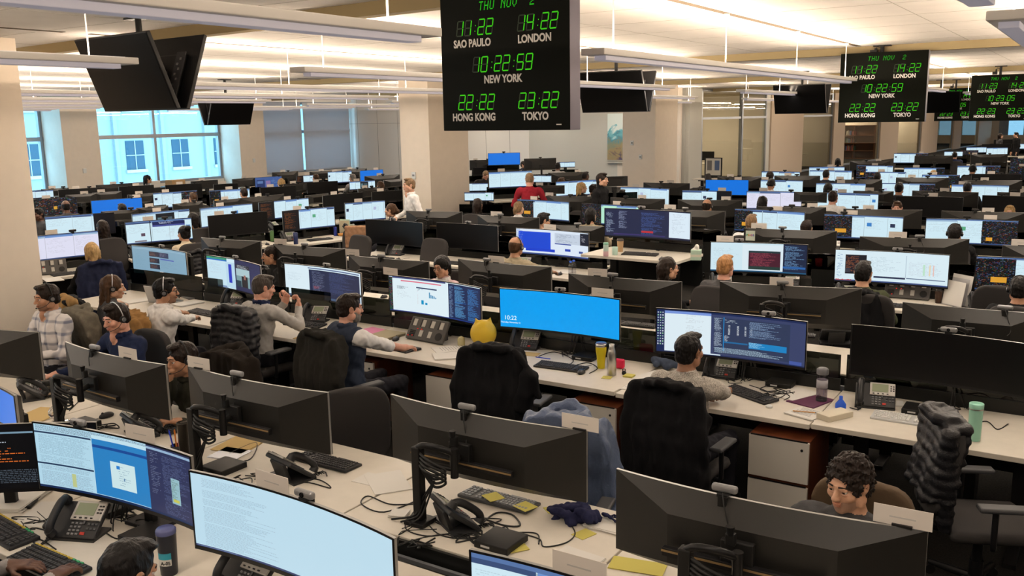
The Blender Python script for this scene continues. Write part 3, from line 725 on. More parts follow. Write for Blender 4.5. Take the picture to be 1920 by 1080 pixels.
tv_pair(425, 206, 21.5, 3.05, R(57), 'small far televisions left of the clock sign', ('far black television near the windows, screen towards the camera', 'far television near the windows half hidden behind its twin'))
tv_pair(1155, 176, 16.0, 3.16, R(-33), 'televisions right of the big clock sign', ('black television just right of the big clock sign, screen facing us', 'television right of the big clock sign showing its back edge'))
tv_pair(1503, 186, 22.5, 3.08, R(-33), 'televisions left of the second clock sign', ('black television between the column and second clock sign, facing us', 'television left of the second clock sign showing its edge'))
tv_pair(1762, 198, 30.5, 3.02, R(-33), 'televisions right of the second clock sign', ('black television half hidden behind the second clock sign', 'television right of the second clock sign, back to us'))

# ---------------------------------------------------------------- world clock signs
def text_mesh(txt, size, sx=.86, bold=.034, name='text'):
    c = bpy.data.curves.new('t', 'FONT'); c.body = txt; c.size = size; c.align_x = 'CENTER'; c.offset = bold * size; c.extrude = .0008; c.resolution_u = 3
    o = bpy.data.objects.new('t', c); me = bpy.data.meshes.new_from_object(o); bpy.data.objects.remove(o); bpy.data.curves.remove(c)
    me.materials.clear(); me.transform(Matrix.Rotation(math.pi / 2, 4, 'X') @ Matrix.Diagonal((sx, 1, 1, 1))); return me
led = mat_emit('green led', (.05, .50, .012), 1.1); led_off = mat('unlit led', (.010, .028, .010), .4)
led_dim = mat_emit('dim green led', (.025, .45, .015), 1.0)
sign_white = mat('sign lettering', (.86, .83, .80), .5); sign_face = mat('sign black face', (.0022, .003, .0015), .5, spec=.06)
SEG = {'0': 'abcdef', '1': 'bc', '2': 'abged', '3': 'abgcd', '4': 'fgbc', '5': 'afgcd', '9': 'abcdfg'}
def digits(par, off, txt, x, z, h):
    """slanted seven segment figures centred on x, resting on z"""
    w = h * .52; adv = w * 1.42; tot = sum(adv if c != ':' else adv * .62 for c in txt); x0 = x - tot / 2; th = h * .085; sl = .16
    for c in txt:
        on = MB()
        if c == ':':
            for q in (.25, .62): on.box((x0 + adv * .25 + q * h * sl, -.0005, z + q * h), (.006, .003, .010))
            on.build('colon', [led, led_off], par); x0 += adv * .62; continue
        for s in 'abcdefg':
            lit = s in SEG[c]; g = th * .25
            P = dict(a=(0, 1, 1, 1), g=(0, .5, 1, .5), d=(0, 0, 1, 0), f=(0, .5, 0, 1), e=(0, 0, 0, .5), b=(1, .5, 1, 1), c=(1, 0, 1, .5))[s]
            X = lambda a, q: x0 + a * w + q * h * sl
            if P[1] == P[3]: v = [(P[0] * w + g, P[1] * h - th / 2), (P[2] * w - g, P[1] * h - th / 2), (P[2] * w - g, P[1] * h + th / 2), (P[0] * w + g, P[1] * h + th / 2)]
            else: v = [(P[0] * w - th / 2, P[1] * h + g), (P[0] * w + th / 2, P[1] * h + g), (P[0] * w + th / 2, P[3] * h - g), (P[0] * w - th / 2, P[3] * h - g)]
            on.add([(x0 + a + q * sl, -.001 if lit else -.0004, z + q) for a, q in v], [(0, 1, 2, 3)], 0 if lit else 1)
        on.build('digit', [led, led_off], par); x0 += adv
DOT = {'T': '11111 00100 00100 00100 00100 00100 00100', 'H': '10001 10001 10001 11111 10001 10001 10001', 'U': '10001 10001 10001 10001 10001 10001 01110', 'N': '10001 11001 10101 10011 10001 10001 10001', 'O': '01110 10001 10001 10001 10001 10001 01110', 'V': '10001 10001 10001 10001 10001 01010 00100', '2': '01110 10001 00001 00110 01000 10000 11111'}
def clock_sign(px, Y, label, times, group='world clock signs', zb=2.735, yaw=-33, Wd=1.5, k=.84):
    p = atY(px, 230, Y); t = thing('clock_sign', label, 'clock', (p.x, p.y, zb), R(yaw), group); Hd = 1.25; t.scale = (k, k, k); top = (ZC - zb) / k
    b = MB(); b.rbox((0, .085, Hd / 2), (Wd, .16, Hd), .004); b.build('case', mat('sign case silver', (.15, .14, .18), .45, .3), t)
    b = MB(); b.box((0, .003, Hd / 2), (Wd - .004, .006, Hd - .004)); b.build('face', sign_face, t)
    off, dim = MB(), MB(); h = .135
    pos = [(-.36, .885), (.37, .885), (0, .545), (-.36, .20), (.37, .20)]
    for (x, z), q in zip(pos, times):
        e = bpy.data.objects.new('time_readout', None); COL.objects.link(e); e.parent = t
        digits(e, off, q, x + (.04 if len(q) < 6 else .0), z, h)
    x0 = -.27
    for ch in 'THU NOV  2':
        if ch in DOT:
            for r, row in enumerate(DOT[ch].split()):
                for c, q in enumerate(row):
                    if q == '1': dim.box((x0 + c * .0098 + (7 - r) * .002, -.0005, 1.175 - r * .0115), (.0082, .003, .0095))
        x0 += .066
    dim.build('date_line', led_dim, t)
    for (x, z), s in zip(pos, ('SAO PAULO', 'LONDON', 'NEW YORK', 'HONG KONG', 'TOKYO')):
        o = link('city_name', text_mesh(s, .098), t, (x, -.001, z - .105)); o.data.materials.append(sign_white)
    b = MB(); b.box((.63, -.0005, .05), (.055, .002, .010)); b.build('maker_mark', sign_white, t)
    b = MB(); b.cyl((-.05, .09, Hd), (-.05, .09, top), .035, n=10); b.build('hanging_pole', m_black, t)
    b = MB(); b.box((-.05, .09, top - .012), (.30, .10, .024)); b.build('ceiling_plate', m_black, t)
    b = MB(); g = min(1, (top - Hd) / .25); b.box((-.19, .09, Hd + .05 * g), (.12, .10, .08 * g)); b.box((-.16, .09, Hd + .12 * g), (.04, .05, .07 * g)); b.tube([(-.16, .09, Hd + .13 * g), (-.13, .07, Hd + .2 * g), (-.08, .07, Hd + .16 * g), (-.06, .08, Hd + .24 * g)], .008 * g, 6, sub=5); b.build('power_box', m_black, t)
T1 = ('11:22', '14:22', '10:22:59', '22:22', '23:22'); T2 = ('11:23', '14:23', '10:23:05', '22:23', '23:23')
clock_sign(944, 6.88, 'biggest black world clock sign with green digits, hanging top centre', T1, zb=2.662, yaw=-38, Wd=1.5, k=.80)
clock_sign(1650, 14.15, 'second world clock sign hanging right of the column, reading 10:22:59', T1, zb=2.595)
clock_sign(1872, 21.4, 'third world clock sign at the right edge, reading 10:23:05', T2, zb=2.50)
clock_sign(1790, 30.2, 'farthest small world clock sign half hidden behind the third', T2, zb=2.42)

# ---------------------------------------------------------------- what the monitors show
def canvas(nx, nz, col): a = np.zeros((nz, nx, 3), np.float32); a[:] = col; return a
class Pic:
    """a screen picture built cell by cell; x, y run 0..1 from the upper left corner"""
    def __init__(s, nx, nz, col, seed=0): s.a = canvas(nx, nz, col); s.nx, s.nz = nx, nz; s.r = random.Random(seed)
    def rect(s, x0, y0, x1, y1, col):
        i0, i1 = int(round(x0 * s.nx)), int(round(x1 * s.nx)); j0, j1 = int(round(y0 * s.nz)), int(round(y1 * s.nz))
        s.a[j0:max(j1, j0 + 1), i0:max(i1, i0 + 1)] = col; return s
    def text(s, x0, y0, x1, y1, col, step=2, fill=.6, ragged=.6, cols=None):
        i0, i1 = int(x0 * s.nx), max(int(x1 * s.nx), int(x0 * s.nx) + 1); j0, j1 = int(y0 * s.nz), int(y1 * s.nz)
        for j in range(j0, j1, step):
            if s.r.random() > .93: continue
            end = i0 + int((i1 - i0) * (1 - ragged * s.r.random())); i = i0 + (s.r.choice((0, 0, 0, 1, 2)) if ragged > .3 else 0)
            c = s.r.choice(cols) if cols else col
            while i < end:
                w = s.r.randint(1, 5); 
                if s.r.random() < fill + .2: s.a[j, i:min(i + w, end)] = c
                i += w + 1
        return s
    def cells(s, x0, y0, x1, y1, cols, bg=(4, 5, 9), w=3, p=.42):
        s.rect(x0, y0, x1, y1, bg); i0, i1 = int(x0 * s.nx), int(x1 * s.nx); j0, j1 = int(y0 * s.nz), int(y1 * s.nz)
        for j in range(j0, j1):
            for i in range(i0, i1, w):
                if s.r.random() < p: s.a[j, i:min(i + s.r.randint(1, w), i1)] = s.r.choice(cols)
        return s
WHT, PAL, NAV, GRY = (210, 237, 248), (196, 224, 240), (34, 44, 72), (150, 170, 190)
TRD = [(16, 84, 48), (110, 34, 34), (130, 84, 34), (30, 66, 130), (50, 70, 100), (20, 24, 34), (20, 26, 40), (18, 46, 44), (90, 110, 130)]
def p_text(p): p.rect(0, 0, 1, 1, (192, 224, 240)); p.text(.05, .06, .42, .97, (168, 198, 216), 2, .8, .5); p.rect(0, .975, 1, 1, (60, 70, 110)); p.rect(.01, .98, .2, .995, (110, 130, 170))
def p_three(p):
    p.rect(0, 0, 1, 1, (180, 218, 236)); p.text(.01, .02, .99, .10, (110, 130, 150), 2, .8, .1); p.rect(0, .11, .34, .14, (40, 60, 90)); p.text(.02, .17, .33, .6, (150, 185, 205), 2, .7, .2); p.rect(0, .60, .34, .63, (40, 60, 90)); p.text(.02, .65, .33, .96, (150, 180, 200), 2, .75, .1); p.rect(.20, .72, .225, .93, (190, 200, 140))
    p.rect(.345, .10, .70, .96, (42, 130, 196)); p.rect(.345, .19, .70, .23, (24, 74, 150)); p.rect(.345, .04, .70, .10, (196, 228, 240)); p.rect(.45, .40, .61, .80, (206, 232, 236)); p.text(.50, .46, .58, .76, (140, 170, 190), 4, .5); p.rect(.49, .45, .51, .50, (40, 130, 210)); p.rect(.53, .62, .54, .66, (90, 130, 170))
    p.rect(.70, 0, 1, 1, (46, 52, 88)); p.rect(.70, .03, 1, .06, (150, 180, 210)); p.text(.72, .10, .79, .7, (110, 120, 150), 3, .6); p.text(.80, .08, .99, .95, (84, 96, 134), 2, .6); p.rect(.85, .40, .91, .77, (150, 190, 200)); p.text(.855, .42, .905, .74, (110, 140, 130), 2, .6); p.rect(.86, .70, .90, .74, (200, 200, 90)); p.rect(0, .965, 1, 1, (20, 44, 86))
def p_orange(p):
    p.rect(0, 0, 1, 1, (6, 7, 10)); p.rect(0, .10, 1, .12, (120, 150, 170)); p.text(.05, .28, .25, .8, (190, 100, 40), 5, .9); p.text(.4, .25, .62, .34, (170, 180, 190), 3, .8); p.text(.42, .36, .72, .58, (214, 106, 40), 3, .6); p.text(.8, .3, .97, .56, (200, 100, 40), 4, .6); p.text(.05, .7, .95, .92, (70, 80, 90), 2, .8, .3); p.rect(0, .97, .4, .99, (120, 140, 160))
def p_lock(p): p.rect(0, 0, 1, 1, (0, 162, 244))
def p_lock2(p): p.rect(0, 0, 1, 1, (6, 116, 226))
def p_chart(p):
    p.rect(0, 0, 1, 1, (226, 243, 250)); p.cells(0, .02, .035, .97, [(30, 150, 80), (160, 50, 50), (40, 60, 120)], (16, 18, 34), 2); p.rect(.035, .0, .6, .045, (60, 70, 120)); p.rect(.12, .09, .55, .12, (226, 120, 140)); p.text(.08, .26, .22, .34, (70, 90, 110), 2, .9); p.text(.08, .38, .24, .6, (190, 205, 215), 4, .5)
    p.rect(.28, .24, .5, .28, (40, 60, 100)); p.text(.29, .30, .36, .34, (120, 150, 170), 2)
    for i, hgt in enumerate((.17, .10, .09, .07, .05)): p.rect(.415 + i * .017, .52 - hgt, .425 + i * .017, .52, (20, 130, 180))
    p.rect(.33, .60, .355, .72, (20, 150, 200)); p.rect(.37, .66, .395, .72, (20, 150, 200)); p.text(.29, .3, .30, .75, (200, 110, 110), 4)
    p.rect(.63, .02, 1, 1, (30, 44, 84)); p.text(.64, .08, .69, .95, (120, 150, 190), 2, .7); p.text(.70, .07, .83, .93, (100, 170, 226), 2, .8); p.text(.85, .10, .985, .95, (70, 140, 210), 2, .7); p.rect(.70, .5, .83, .52, (30, 100, 180)); p.rect(0, .97, 1, 1, (40, 60, 130))
def p_code(p):
    p.rect(0, 0, 1, 1, (24, 40, 84)); p.rect(.055, .05, .37, .97, (224, 240, 248)); p.rect(.055, .03, .37, .09, (120, 150, 220))
    for j in range(13):
        for i in range(3): p.rect(.006 + i * .016, .06 + j * .062, .014 + i * .016, .09 + j * .062, ((214, 220, 230), (150, 200, 160), (180, 190, 210))[(i + j) % 3])
    p.text(.20, .12, .34, .6, (196, 206, 214), 3, .4); p.rect(.37, .04, 1, .97, (56, 66, 104)); p.rect(.39, .10, .90, .93, (46, 58, 88)); p.text(.395, .12, .45, .84, (170, 186, 206), 2, .8, .5); p.rect(.455, .09, .46, .86, (30, 140, 210)); p.text(.465, .14, .62, .2, (190, 204, 220), 3, .5)
    for q in (.49, .55, .60, .64): p.text(q, .26, q + .015, .48, (220, 228, 234), 2, .9, .1)
    p.text(.465, .5, .50, .7, (190, 204, 220), 2, .8); p.rect(.46, .64, .62, .67, (30, 104, 160)); p.text(.63, .14, .86, .5, (130, 156, 190), 2, .8, .8); p.rect(.63, .60, .88, .74, (24, 130, 196)); p.text(.63, .61, .74, .73, (150, 210, 236), 2, .9); p.text(.40, .78, .88, .92, (170, 196, 214), 2, .9, .4); p.rect(.30, .955, .44, .985, (220, 236, 244)); p.rect(.90, .90, .98, .97, (70, 90, 160))
def p_doccode(p):
    p.rect(0, 0, 1, 1, (222, 240, 249)); p.rect(0, .93, 1, 1, (70, 90, 120)); p.text(.03, .25, .22, .5, (190, 210, 222), 3, .6); p.rect(.29, .10, .98, .93, (38, 46, 76)); p.rect(.28, .04, .98, .08, (90, 110, 150)); p.text(.33, .16, .5, .88, (110, 120, 150), 2, .6); p.text(.55, .14, .95, .8, (70, 84, 130), 2, .7); p.text(.34, .62, .44, .70, (170, 70, 70), 2, .8)
def p_video(p):
    p.rect(0, 0, .32, 1, (200, 230, 244)); p.rect(0, 0, .32, .07, (60, 150, 120)); p.rect(0, .07, .32, .11, (30, 110, 200)); p.text(.03, .2, .25, .55, (180, 200, 215), 3, .6); p.rect(.01, .93, .32, 1, (120, 150, 190)); p.rect(.30, .12, .46, .97, (186, 220, 240)); p.rect(.345, .18, .40, .80, (30, 54, 190))
    p.rect(.46, 0, 1, 1, (36, 42, 84)); p.rect(.48, .14, .745, .26, (20, 24, 38)); p.text(.5, .16, .73, .25, (170, 180, 190), 1, .5); p.rect(.48, .27, .745, .86, (120, 156, 164)); p.rect(.48, .27, .745, .5, (170, 200, 206)); p.rect(.58, .5, .70, .86, (26, 26, 36)); p.rect(.625, .46, .66, .6, (150, 100, 90)); p.rect(.48, .66, .57, .86, (30, 60, 76)); p.text(.78, .2, .97, .8, (56, 64, 110), 3, .5)
def p_tiles(p):
    p.rect(0, 0, 1, 1, (134, 170, 192)); p.rect(.02, .05, .98, .09, (150, 184, 204)); p.text(.04, .12, .22, .8, (126, 160, 180), 3, .4)
    for y in (.15, .38, .60):
        p.rect(.27, y, .44, y + .18, (48, 52, 66)); p.text(.28, y + .03, .43, y + .16, (120, 90, 80), 1, .5)
    p.rect(.44, .15, .62, .34, (64, 70, 96)); p.text(.46, .18, .6, .3, (130, 130, 150), 2, .5); p.rect(.46, .37, .72, .41, (90, 104, 180)); p.text(.46, .46, .8, .7, (120, 150, 172), 3, .4)
def p_docs(p, tone=WHT):
    p.rect(0, 0, 1, 1, tone); r = p.r; p.rect(0, 0, 1, .05, (90, 120, 170)); x = 0
    while x < .95:
        w = r.uniform(.2, .4); k = r.random()
        p.rect(x, .05, min(1, x + w) - .006, .11, [(110, 150, 210), (160, 190, 215), (60, 80, 120)][r.randint(0, 2)] if k < .7 else tone)
        p.text(x + .02, .18, min(.98, x + w) - .03, r.uniform(.5, .9), [int(c * .90) for c in tone], 3, .5, .4)
        if k > .72: p.rect(x + .03, .3, x + .09, .45, r.choice([(60, 130, 200), (90, 170, 130), (180, 190, 220), (40, 50, 80)]))
        p.rect(x + w - .006, .06, x + w, .95, [int(c * .8) for c in tone]); x += w
    p.rect(0, .955, 1, 1, (50, 74, 120))
def p_lav(p): p_docs(p, (226, 226, 246))
def p_green(p): p_docs(p, (186, 240, 214)); p.cells(0, 0, .33, 1, TRD)
def p_trade(p):
    p.cells(0, 0, 1, 1, TRD, w=3, p=.45); p.rect(.45, .5, .53, .68, (214, 160, 50)); p.rect(.3, .1, .33, 1, (4, 5, 9)); p.rect(.02, .62, .4, .64, (4, 5, 9))
def p_mixl(p): p_docs(p); k = p.r.uniform(.22, .38); p.cells(0, .04, k, .96, TRD); p.rect(k * .4, .6, k * .8, .76, (222, 160, 50))
def p_mixr(p): p_docs(p); k = p.r.uniform(.62, .8); p.cells(k, .04, 1, .96, TRD); p.rect(k + .05, .7, k + .12, .85, (222, 160, 50))
def p_darkr(p): p_docs(p); p.rect(.70, 0, 1, 1, (8, 10, 18))
def p_darkl(p): p_docs(p); p.rect(0, 0, .32, 1, (10, 10, 16)); p.text(.03, .1, .28, .9, (120, 70, 30), 2, .6)
def p_dual(p): p_docs(p); p.rect(.36, 0, .375, 1, (5, 6, 8)); p.rect(.40, .06, .9, .26, (24, 34, 84)); p.rect(.40, .22, .9, .30, (70, 80, 150)); p.text(.5, .1, .8, .2, (190, 200, 220), 2); p.text(.6, .45, .78, .8, (190, 205, 215), 3, .5); p.rect(.84, .4, .89, .48, (180, 60, 60)); p.rect(.22, .55, .28, .68, (90, 70, 90)); p.rect(.12, .88, .3, .94, (120, 110, 120))
def p_vidtop(p): p_docs(p); p.rect(.42, .1, .74, .9, (20, 24, 30)); p.rect(.45, .3, .55, .8, (90, 120, 130)); p.rect(.58, .3, .70, .8, (70, 90, 100))
def p_royal(p):
    p.rect(0, 0, 1, 1, (224, 236, 250)); p.rect(.03, .10, .46, .78, (28, 74, 214)); p.rect(.12, .76, .52, .88, (30, 66, 206)); p.text(.015, .04, .1, .9, (120, 150, 220), 2, .5); p.rect(.52, .10, .88, .50, (200, 212, 228)); p.text(.54, .14, .86, .46, (150, 165, 185), 2, .6); p.rect(.88, .03, 1, .5, (26, 28, 44)); p.text(.9, .15, .98, .4, (200, 200, 210), 3, .5); p.rect(.52, .5, .75, .54, (60, 80, 160)); p.rect(.66, .70, .74, .79, (44, 70, 180)); p.rect(.86, .74, .92, .82, (60, 80, 150)); p.rect(0, .95, 1, 1, (60, 80, 140))
def p_darkcode(p):
    p.rect(0, 0, 1, 1, (36, 42, 72)); p.text(.02, .1, .12, .9, (150, 165, 190), 2, .7); p.text(.16, .08, .26, .7, (140, 150, 180), 2, .7); p.text(.42, .1, .70, .9, (66, 90, 150), 2, .7); p.rect(.42, .76, .56, .84, (190, 50, 60)); p.rect(.745, .03, 1, .95, (222, 238, 250)); p.text(.78, .1, .95, .8, (190, 205, 220), 3, .5); p.rect(.1, .9, .7, .94, (60, 50, 110))
def p_redcode(p):
    p.rect(0, 0, 1, 1, (210, 234, 244)); p.text(.03, .2, .3, .8, (190, 214, 224), 3, .4); p.rect(.33, .06, .76, .97, (222, 238, 246)); p.rect(.40, .26, .73, .92, (72, 26, 44)); p.rect(.40, .26, .73, .33, (30, 56, 60)); p.text(.42, .34, .7, .86, (150, 70, 84), 2, .7); p.rect(.40, .80, .73, .92, (36, 60, 56)); p.rect(.76, 0, 1, 1, (26, 38, 66)); p.text(.78, .08, .98, .9, (110, 150, 190), 2, .7); p.rect(.76, .76, .99, .84, (40, 100, 170)); p.rect(0, .96, 1, 1, (30, 90, 130))
def p_sheet(p):
    p.rect(0, 0, 1, 1, (220, 240, 248)); p.rect(.09, .14, .28, .76, (30, 30, 38)); p.text(.10, .2, .27, .7, (150, 90, 60), 2, .6); p.rect(.09, .58, .14, .72, (60, 60, 70)); p.rect(.2, .55, .28, .62, (220, 140, 40)); p.text(.02, .1, .08, .9, (100, 140, 190), 3, .6); p.rect(.63, .1, .635, .8, (160, 180, 200)); p.text(.32, .2, .6, .7, (190, 210, 222), 3, .5); p.text(.66, .3, .95, .75, (200, 214, 226), 3, .6, .2); p.rect(.785, .35, .80, .7, (190, 230, 204)); p.rect(.835, .35, .85, .7, (234, 216, 180)); p.rect(.87, .35, .88, .7, (236, 190, 180)); p.rect(.35, .80, .63, .86, (40, 50, 80)); p.rect(.64, .8, .98, .83, (90, 110, 140)); p.rect(0, .955, 1, 1, (60, 80, 130)); p.text(.01, .955, .2, .99, (200, 80, 60), 1, .5)
def p_bluish(p): p.rect(0, 0, 1, 1, (60, 90, 150)); p.rect(.05, .2, .36, .9, (30, 50, 100)); p.rect(.08, .3, .3, .5, (90, 120, 170)); p.rect(.40, .3, .58, .95, (130, 110, 160)); p.text(.62, .2, .95, .8, (100, 130, 180), 2, .5)
PAINT = dict(text=p_text, three=p_three, orange=p_orange, lock=p_lock, lock2=p_lock2, chart=p_chart, code=p_code, doccode=p_doccode, video=p_video, tiles=p_tiles, docs=p_docs, lav=p_lav, green=p_green, trade=p_trade, mixl=p_mixl, mixr=p_mixr, darkr=p_darkr, darkl=p_darkl, dual=p_dual, vidtop=p_vidtop, royal=p_royal, darkcode=p_darkcode, redcode=p_redcode, sheet=p_sheet, bluish=p_bluish)
WORD = dict(text='pale text-filled', three='three-window blue', orange='black and orange', lock='bright blue lock-screen', lock2='plain blue', chart='bar-chart', code='icon-column and code', doccode='half white half code', video='video-call', tiles='grey-blue video-tile', docs='white document', lav='lavender-white document', green='mint green and trading', trade='dark trading-grid', mixl='trading-grid and white', mixr='white and trading-grid', darkr='white and dark', darkl='dark orange and white', dual='two-pane white', vidtop='white with video picture', royal='royal blue window', darkcode='dark code', redcode='dark red code', sheet='coloured spreadsheet', bluish='dim blue')
sm, snt, sb = _base('lit screen')
sb.inputs['Base Color'].default_value = (.004, .004, .005, 1); sb.inputs['Roughness'].default_value = .35; sb.inputs['Specular IOR Level'].default_value = .25
_a = snt.nodes.new('ShaderNodeAttribute'); _a.attribute_name = 'picture'; snt.links.new(_a.outputs['Color'], sb.inputs['Emission Color']); sb.inputs['Emission Strength'].default_value = .95
m_off = mat('screen switched off', (.003, .003, .0035), .35, spec=.18)
m_house = mat('monitor back plastic', (.010, .0095, .0085), .40, bump=.10, bscale=600, spec=.30)
m_rim = mat('monitor rim grey', (.38, .37, .35), .35, .7)
m_bezel = mat('monitor bezel black', (.008, .008, .009), .3)

CURVE = 3.4
def ycur(x): return -(x * x) / (2 * CURVE)
def screen_mesh(w, h, pic=None):
    """the lit face, curved, one cell per picture element"""
    if pic is None: nx, nz = 16, 1
    else: nx, nz = pic.nx, pic.nz
    xs = np.linspace(-w / 2 + .008, w / 2 - .008, nx + 1); zs = np.linspace(h - .008, .018, nz + 1)
    V = np.zeros((nz + 1, nx + 1, 3)); V[:, :, 0] = xs[None]; V[:, :, 1] = ycur(xs)[None] - .0015; V[:, :, 2] = zs[:, None]
    i = np.arange((nz + 1) * (nx + 1)).reshape(nz + 1, nx + 1); F = np.stack([i[1:, :-1], i[1:, 1:], i[:-1, 1:], i[:-1, :-1]], -1).reshape(-1, 4)
    me = bpy.data.meshes.new('screen'); me.vertices.add(V.size // 3); me.vertices.foreach_set('co', V.astype(np.float32).ravel())
    me.loops.add(len(F) * 4); me.loops.foreach_set('vertex_index', F.astype(np.int32).ravel()); me.polygons.add(len(F)); me.polygons.foreach_set('loop_start', np.arange(0, len(F) * 4, 4, dtype=np.int32))
    me.materials.append(sm if pic is not None else m_off); me.update(calc_edges=True)
    if pic is not None:
        c = pic.a.reshape(-1, 3) / 255.; c = np.where(c <= .04045, c / 12.92, ((c + .055) / 1.055) ** 2.4); c = np.concatenate([c, np.ones((len(c), 1))], 1)
        at_ = me.color_attributes.new('picture', 'FLOAT_COLOR', 'CORNER'); at_.data.foreach_set('color', np.repeat(c, 4, 0).astype(np.float32).ravel())
    return me
HOUSE = {}
def house_mesh(w, h):
    k = (round(w, 2), round(h, 2))
    if k in HOUSE: return HOUSE[k]
    n = 12; xs = [-w / 2 + w * i / n for i in range(n + 1)]; b = MB()
    fr = [(x, ycur(x), z) for z in (0, h) for x in xs]; bk = [(x, ycur(x) + .014, z) for z in (0, h) for x in xs]
    N = n + 1; pl = [(x * .54, .085 + .4 * ycur(x * .54), z) for z in (h * .16, h * .74) for x in xs]
    strip = lambda A, Bq, mi, sm=True: b.add(list(A) + list(Bq), [(i, i + 1, len(A) + i + 1, len(A) + i) for i in range(len(A) - 1)], mi, sm)
    strip(fr[:N][::-1], bk[:N][::-1], 1); strip(fr[N:], bk[N:], 1)                       # rims below and above
    strip(bk[:N][::-1], pl[:N][::-1], 0); strip(bk[N:], pl[N:], 0); strip(pl[N:], pl[:N], 0)
    for q, s_ in ((0, 1), (n, -1)):
        A, Bq, Cq = [fr[q], fr[N + q]], [bk[q], bk[N + q]], [pl[q], pl[N + q]]
        if s_ < 0: A, Bq, Cq = A[::-1], Bq[::-1], Cq[::-1]
        strip(A, Bq, 1); strip(Bq, Cq, 0, False)
    b.box((-w * .405, ycur(w * .45) + .030, h - .036), (.022, .003, .008), rz=R(-20), mi=2)
    b.add(fr, [(i, i + 1, N + i + 1, N + i) for i in range(n)], 0)
    b.box((-w * .405, ycur(w * .45) + .030, h - .036), (.022, .003, .008), rz=R(-20), mi=2)
    HOUSE[k] = b.mesh('housing', [m_house, m_rim, mat('grey sticker', (.5, .5, .5), .6)]); return HOUSE[k]
BEZ = {}
def bezel_mesh(w, h):
    k = (round(w, 2), round(h, 2))
    if k in BEZ: return BEZ[k]
    n = 12; xs = [-w / 2 + w * i / n for i in range(n + 1)]; b = MB()
    for z0, z1 in ((0, .018), (h - .008, h)):
        b.add([(x, ycur(x) - .003, z) for z in (z0, z1) for x in xs], [(i, i + 1, n + 2 + i, n + 1 + i) for i in range(n)])
    for s in (-1, 1): b.box((s * (w / 2 - .004), ycur(w / 2) - .0015, h / 2), (.008, .004, h))
    BEZ[k] = b.mesh('bezel', m_bezel); return BEZ[k]
# the pole and arm that carry a monitor from behind, desk clamp at the bottom
PX = .18
arm = Proto('monitor_arm')
b = MB(); b.rbox((PX, .27, .205), (.05, .05, .41), .006); pa = arm.part('pole', b, m_black)
b = MB(); b.rbox((PX, .27, .012), (.12, .12, .024), .004); arm.part('desk_clamp', b, m_dark)
b = MB(); b.tube([(PX, .27, .40), (PX * .75, .28, .425), (PX * .3, .26, .42), (.0, .21, .385)], .017, 8, sub=4); b.tube([(PX, .27, .31), (PX * .5, .27, .325), (0, .21, .30)], .012, 8, sub=4); b.cyl((0, .21, .26), (0, .21, .41), .021, n=12); arm.part('arm', b, mat('arm black metal', (.012, .012, .0125), .35, .5))
b = MB(); b.cyl((0, .21, .33), (.03, .135, .34), .018, n=10); b.rbox((.03, .115, .345), (.13, .03, .12), .005); b.rbox((.05, .14, .42), (.04, .03, .05), .006); b.cyl((.05, .15, .44), (.05, .15, .475), .012, .018, 10); arm.part('tilt_head', b, m_black)
b = MB(); b.rbox((.02, .125, .30), (.62, .03, .035), .003); b.box((.02, .1425, .307), (.62, .003, .008), mi=1); arm.part('rail', b, [m_dark, mat('painted rail reflection', (.28, .19, .09), .35, .5)])  # tan reflection painted as a strip along the black rail
b = MB()
for k in range(4): b.tube([(PX * .9, .28, .38 - .02 * k), (PX * .5, .30 + .01 * k, .36 - .015 * k), (PX * .1, .26, .31 - .02 * k), (PX * .5, .26, .27 - .02 * k), (PX * .85, .28, .30)], .007, 6, sub=6)
for k in range(3): b.tube([(PX * .5, .26, .24), (PX * .7 + .02 * k, .28, .12), (PX * .85 + .02 * k, .30, .05), (PX * 1.1 + .06 * k, .33, .012)], .0055, 6, sub=6)
arm.part('cable_bundle', b, mat('cable rubber', (.012, .012, .012), .5))
pole_only = Proto('monitor_arm')
b = MB(); b.rbox((0, .16, .15), (.06, .04, .30), .006); b.rbox((0, .12, .29), (.10, .06, .10), .006); pole_only.part('pole', b, m_black)
b = MB(); b.rbox((0, .18, .01), (.24, .18, .02), .006); pole_only.part('foot', b, m_dark)
# webcam and name card on the upper edge
webcam = Proto('webcam')
b = MB(); b.rbox((0, .0, .028), (.105, .03, .032), .012, seg=3); wp = webcam.part('body', b, mat('webcam grey', (.20, .20, .205), .3, .3))
b = MB(); b.cyl((0, -.014, .028), (0, -.019, .028), .011, n=14); b.cyl((0, -.019, .028), (0, -.020, .028), .006, n=12, mi=1); webcam.part('lens', b, [m_blackg, m_dark])
b = MB(); b.rbox((0, .010, .008), (.045, .05, .014), .003); b.rbox((0, .030, -.022), (.035, .014, .06), .003); webcam.part('clip', b, m_black)
b = MB(); b.tube([(0, .03, .02), (-.02, .06, -.03), (-.05, .085, -.13), (-.03, .13, -.16)], .003, 6, sub=6); webcam.part('cable', b, mat('cable rubber', (.012, .012, .012), .5))
webcam_far = Proto('webcam'); b = MB(); b.rbox((0, .0, .026), (.10, .03, .034), .010); b.box((0, .012, .0), (.035, .05, .03)); webcam_far.part('body', b, m_black)
card_me = None
b = MB(); b.box((0, 0, .036), (.20, .0025, .072)); b.box((0, .006, .004), (.07, .012, .008), mi=1); b.box((0, -.0016, .032), (.09, .0006, .006), mi=2); b.box((0, .0016, .032), (.09, .0006, .006), mi=2)
card_me = b.mesh('name_card', [mat('name card white', (.66, .60, .54), .7), m_black, mat('name card print', (.48, .45, .42), .7)])
b = MB(); b.box((0, 0, .032), (.16, .0025, .064)); b.box((0, .006, .004), (.07, .012, .008), mi=1)
card_far = b.mesh('name_card', [mat('name card white', (.66, .60, .54), .7), m_black])

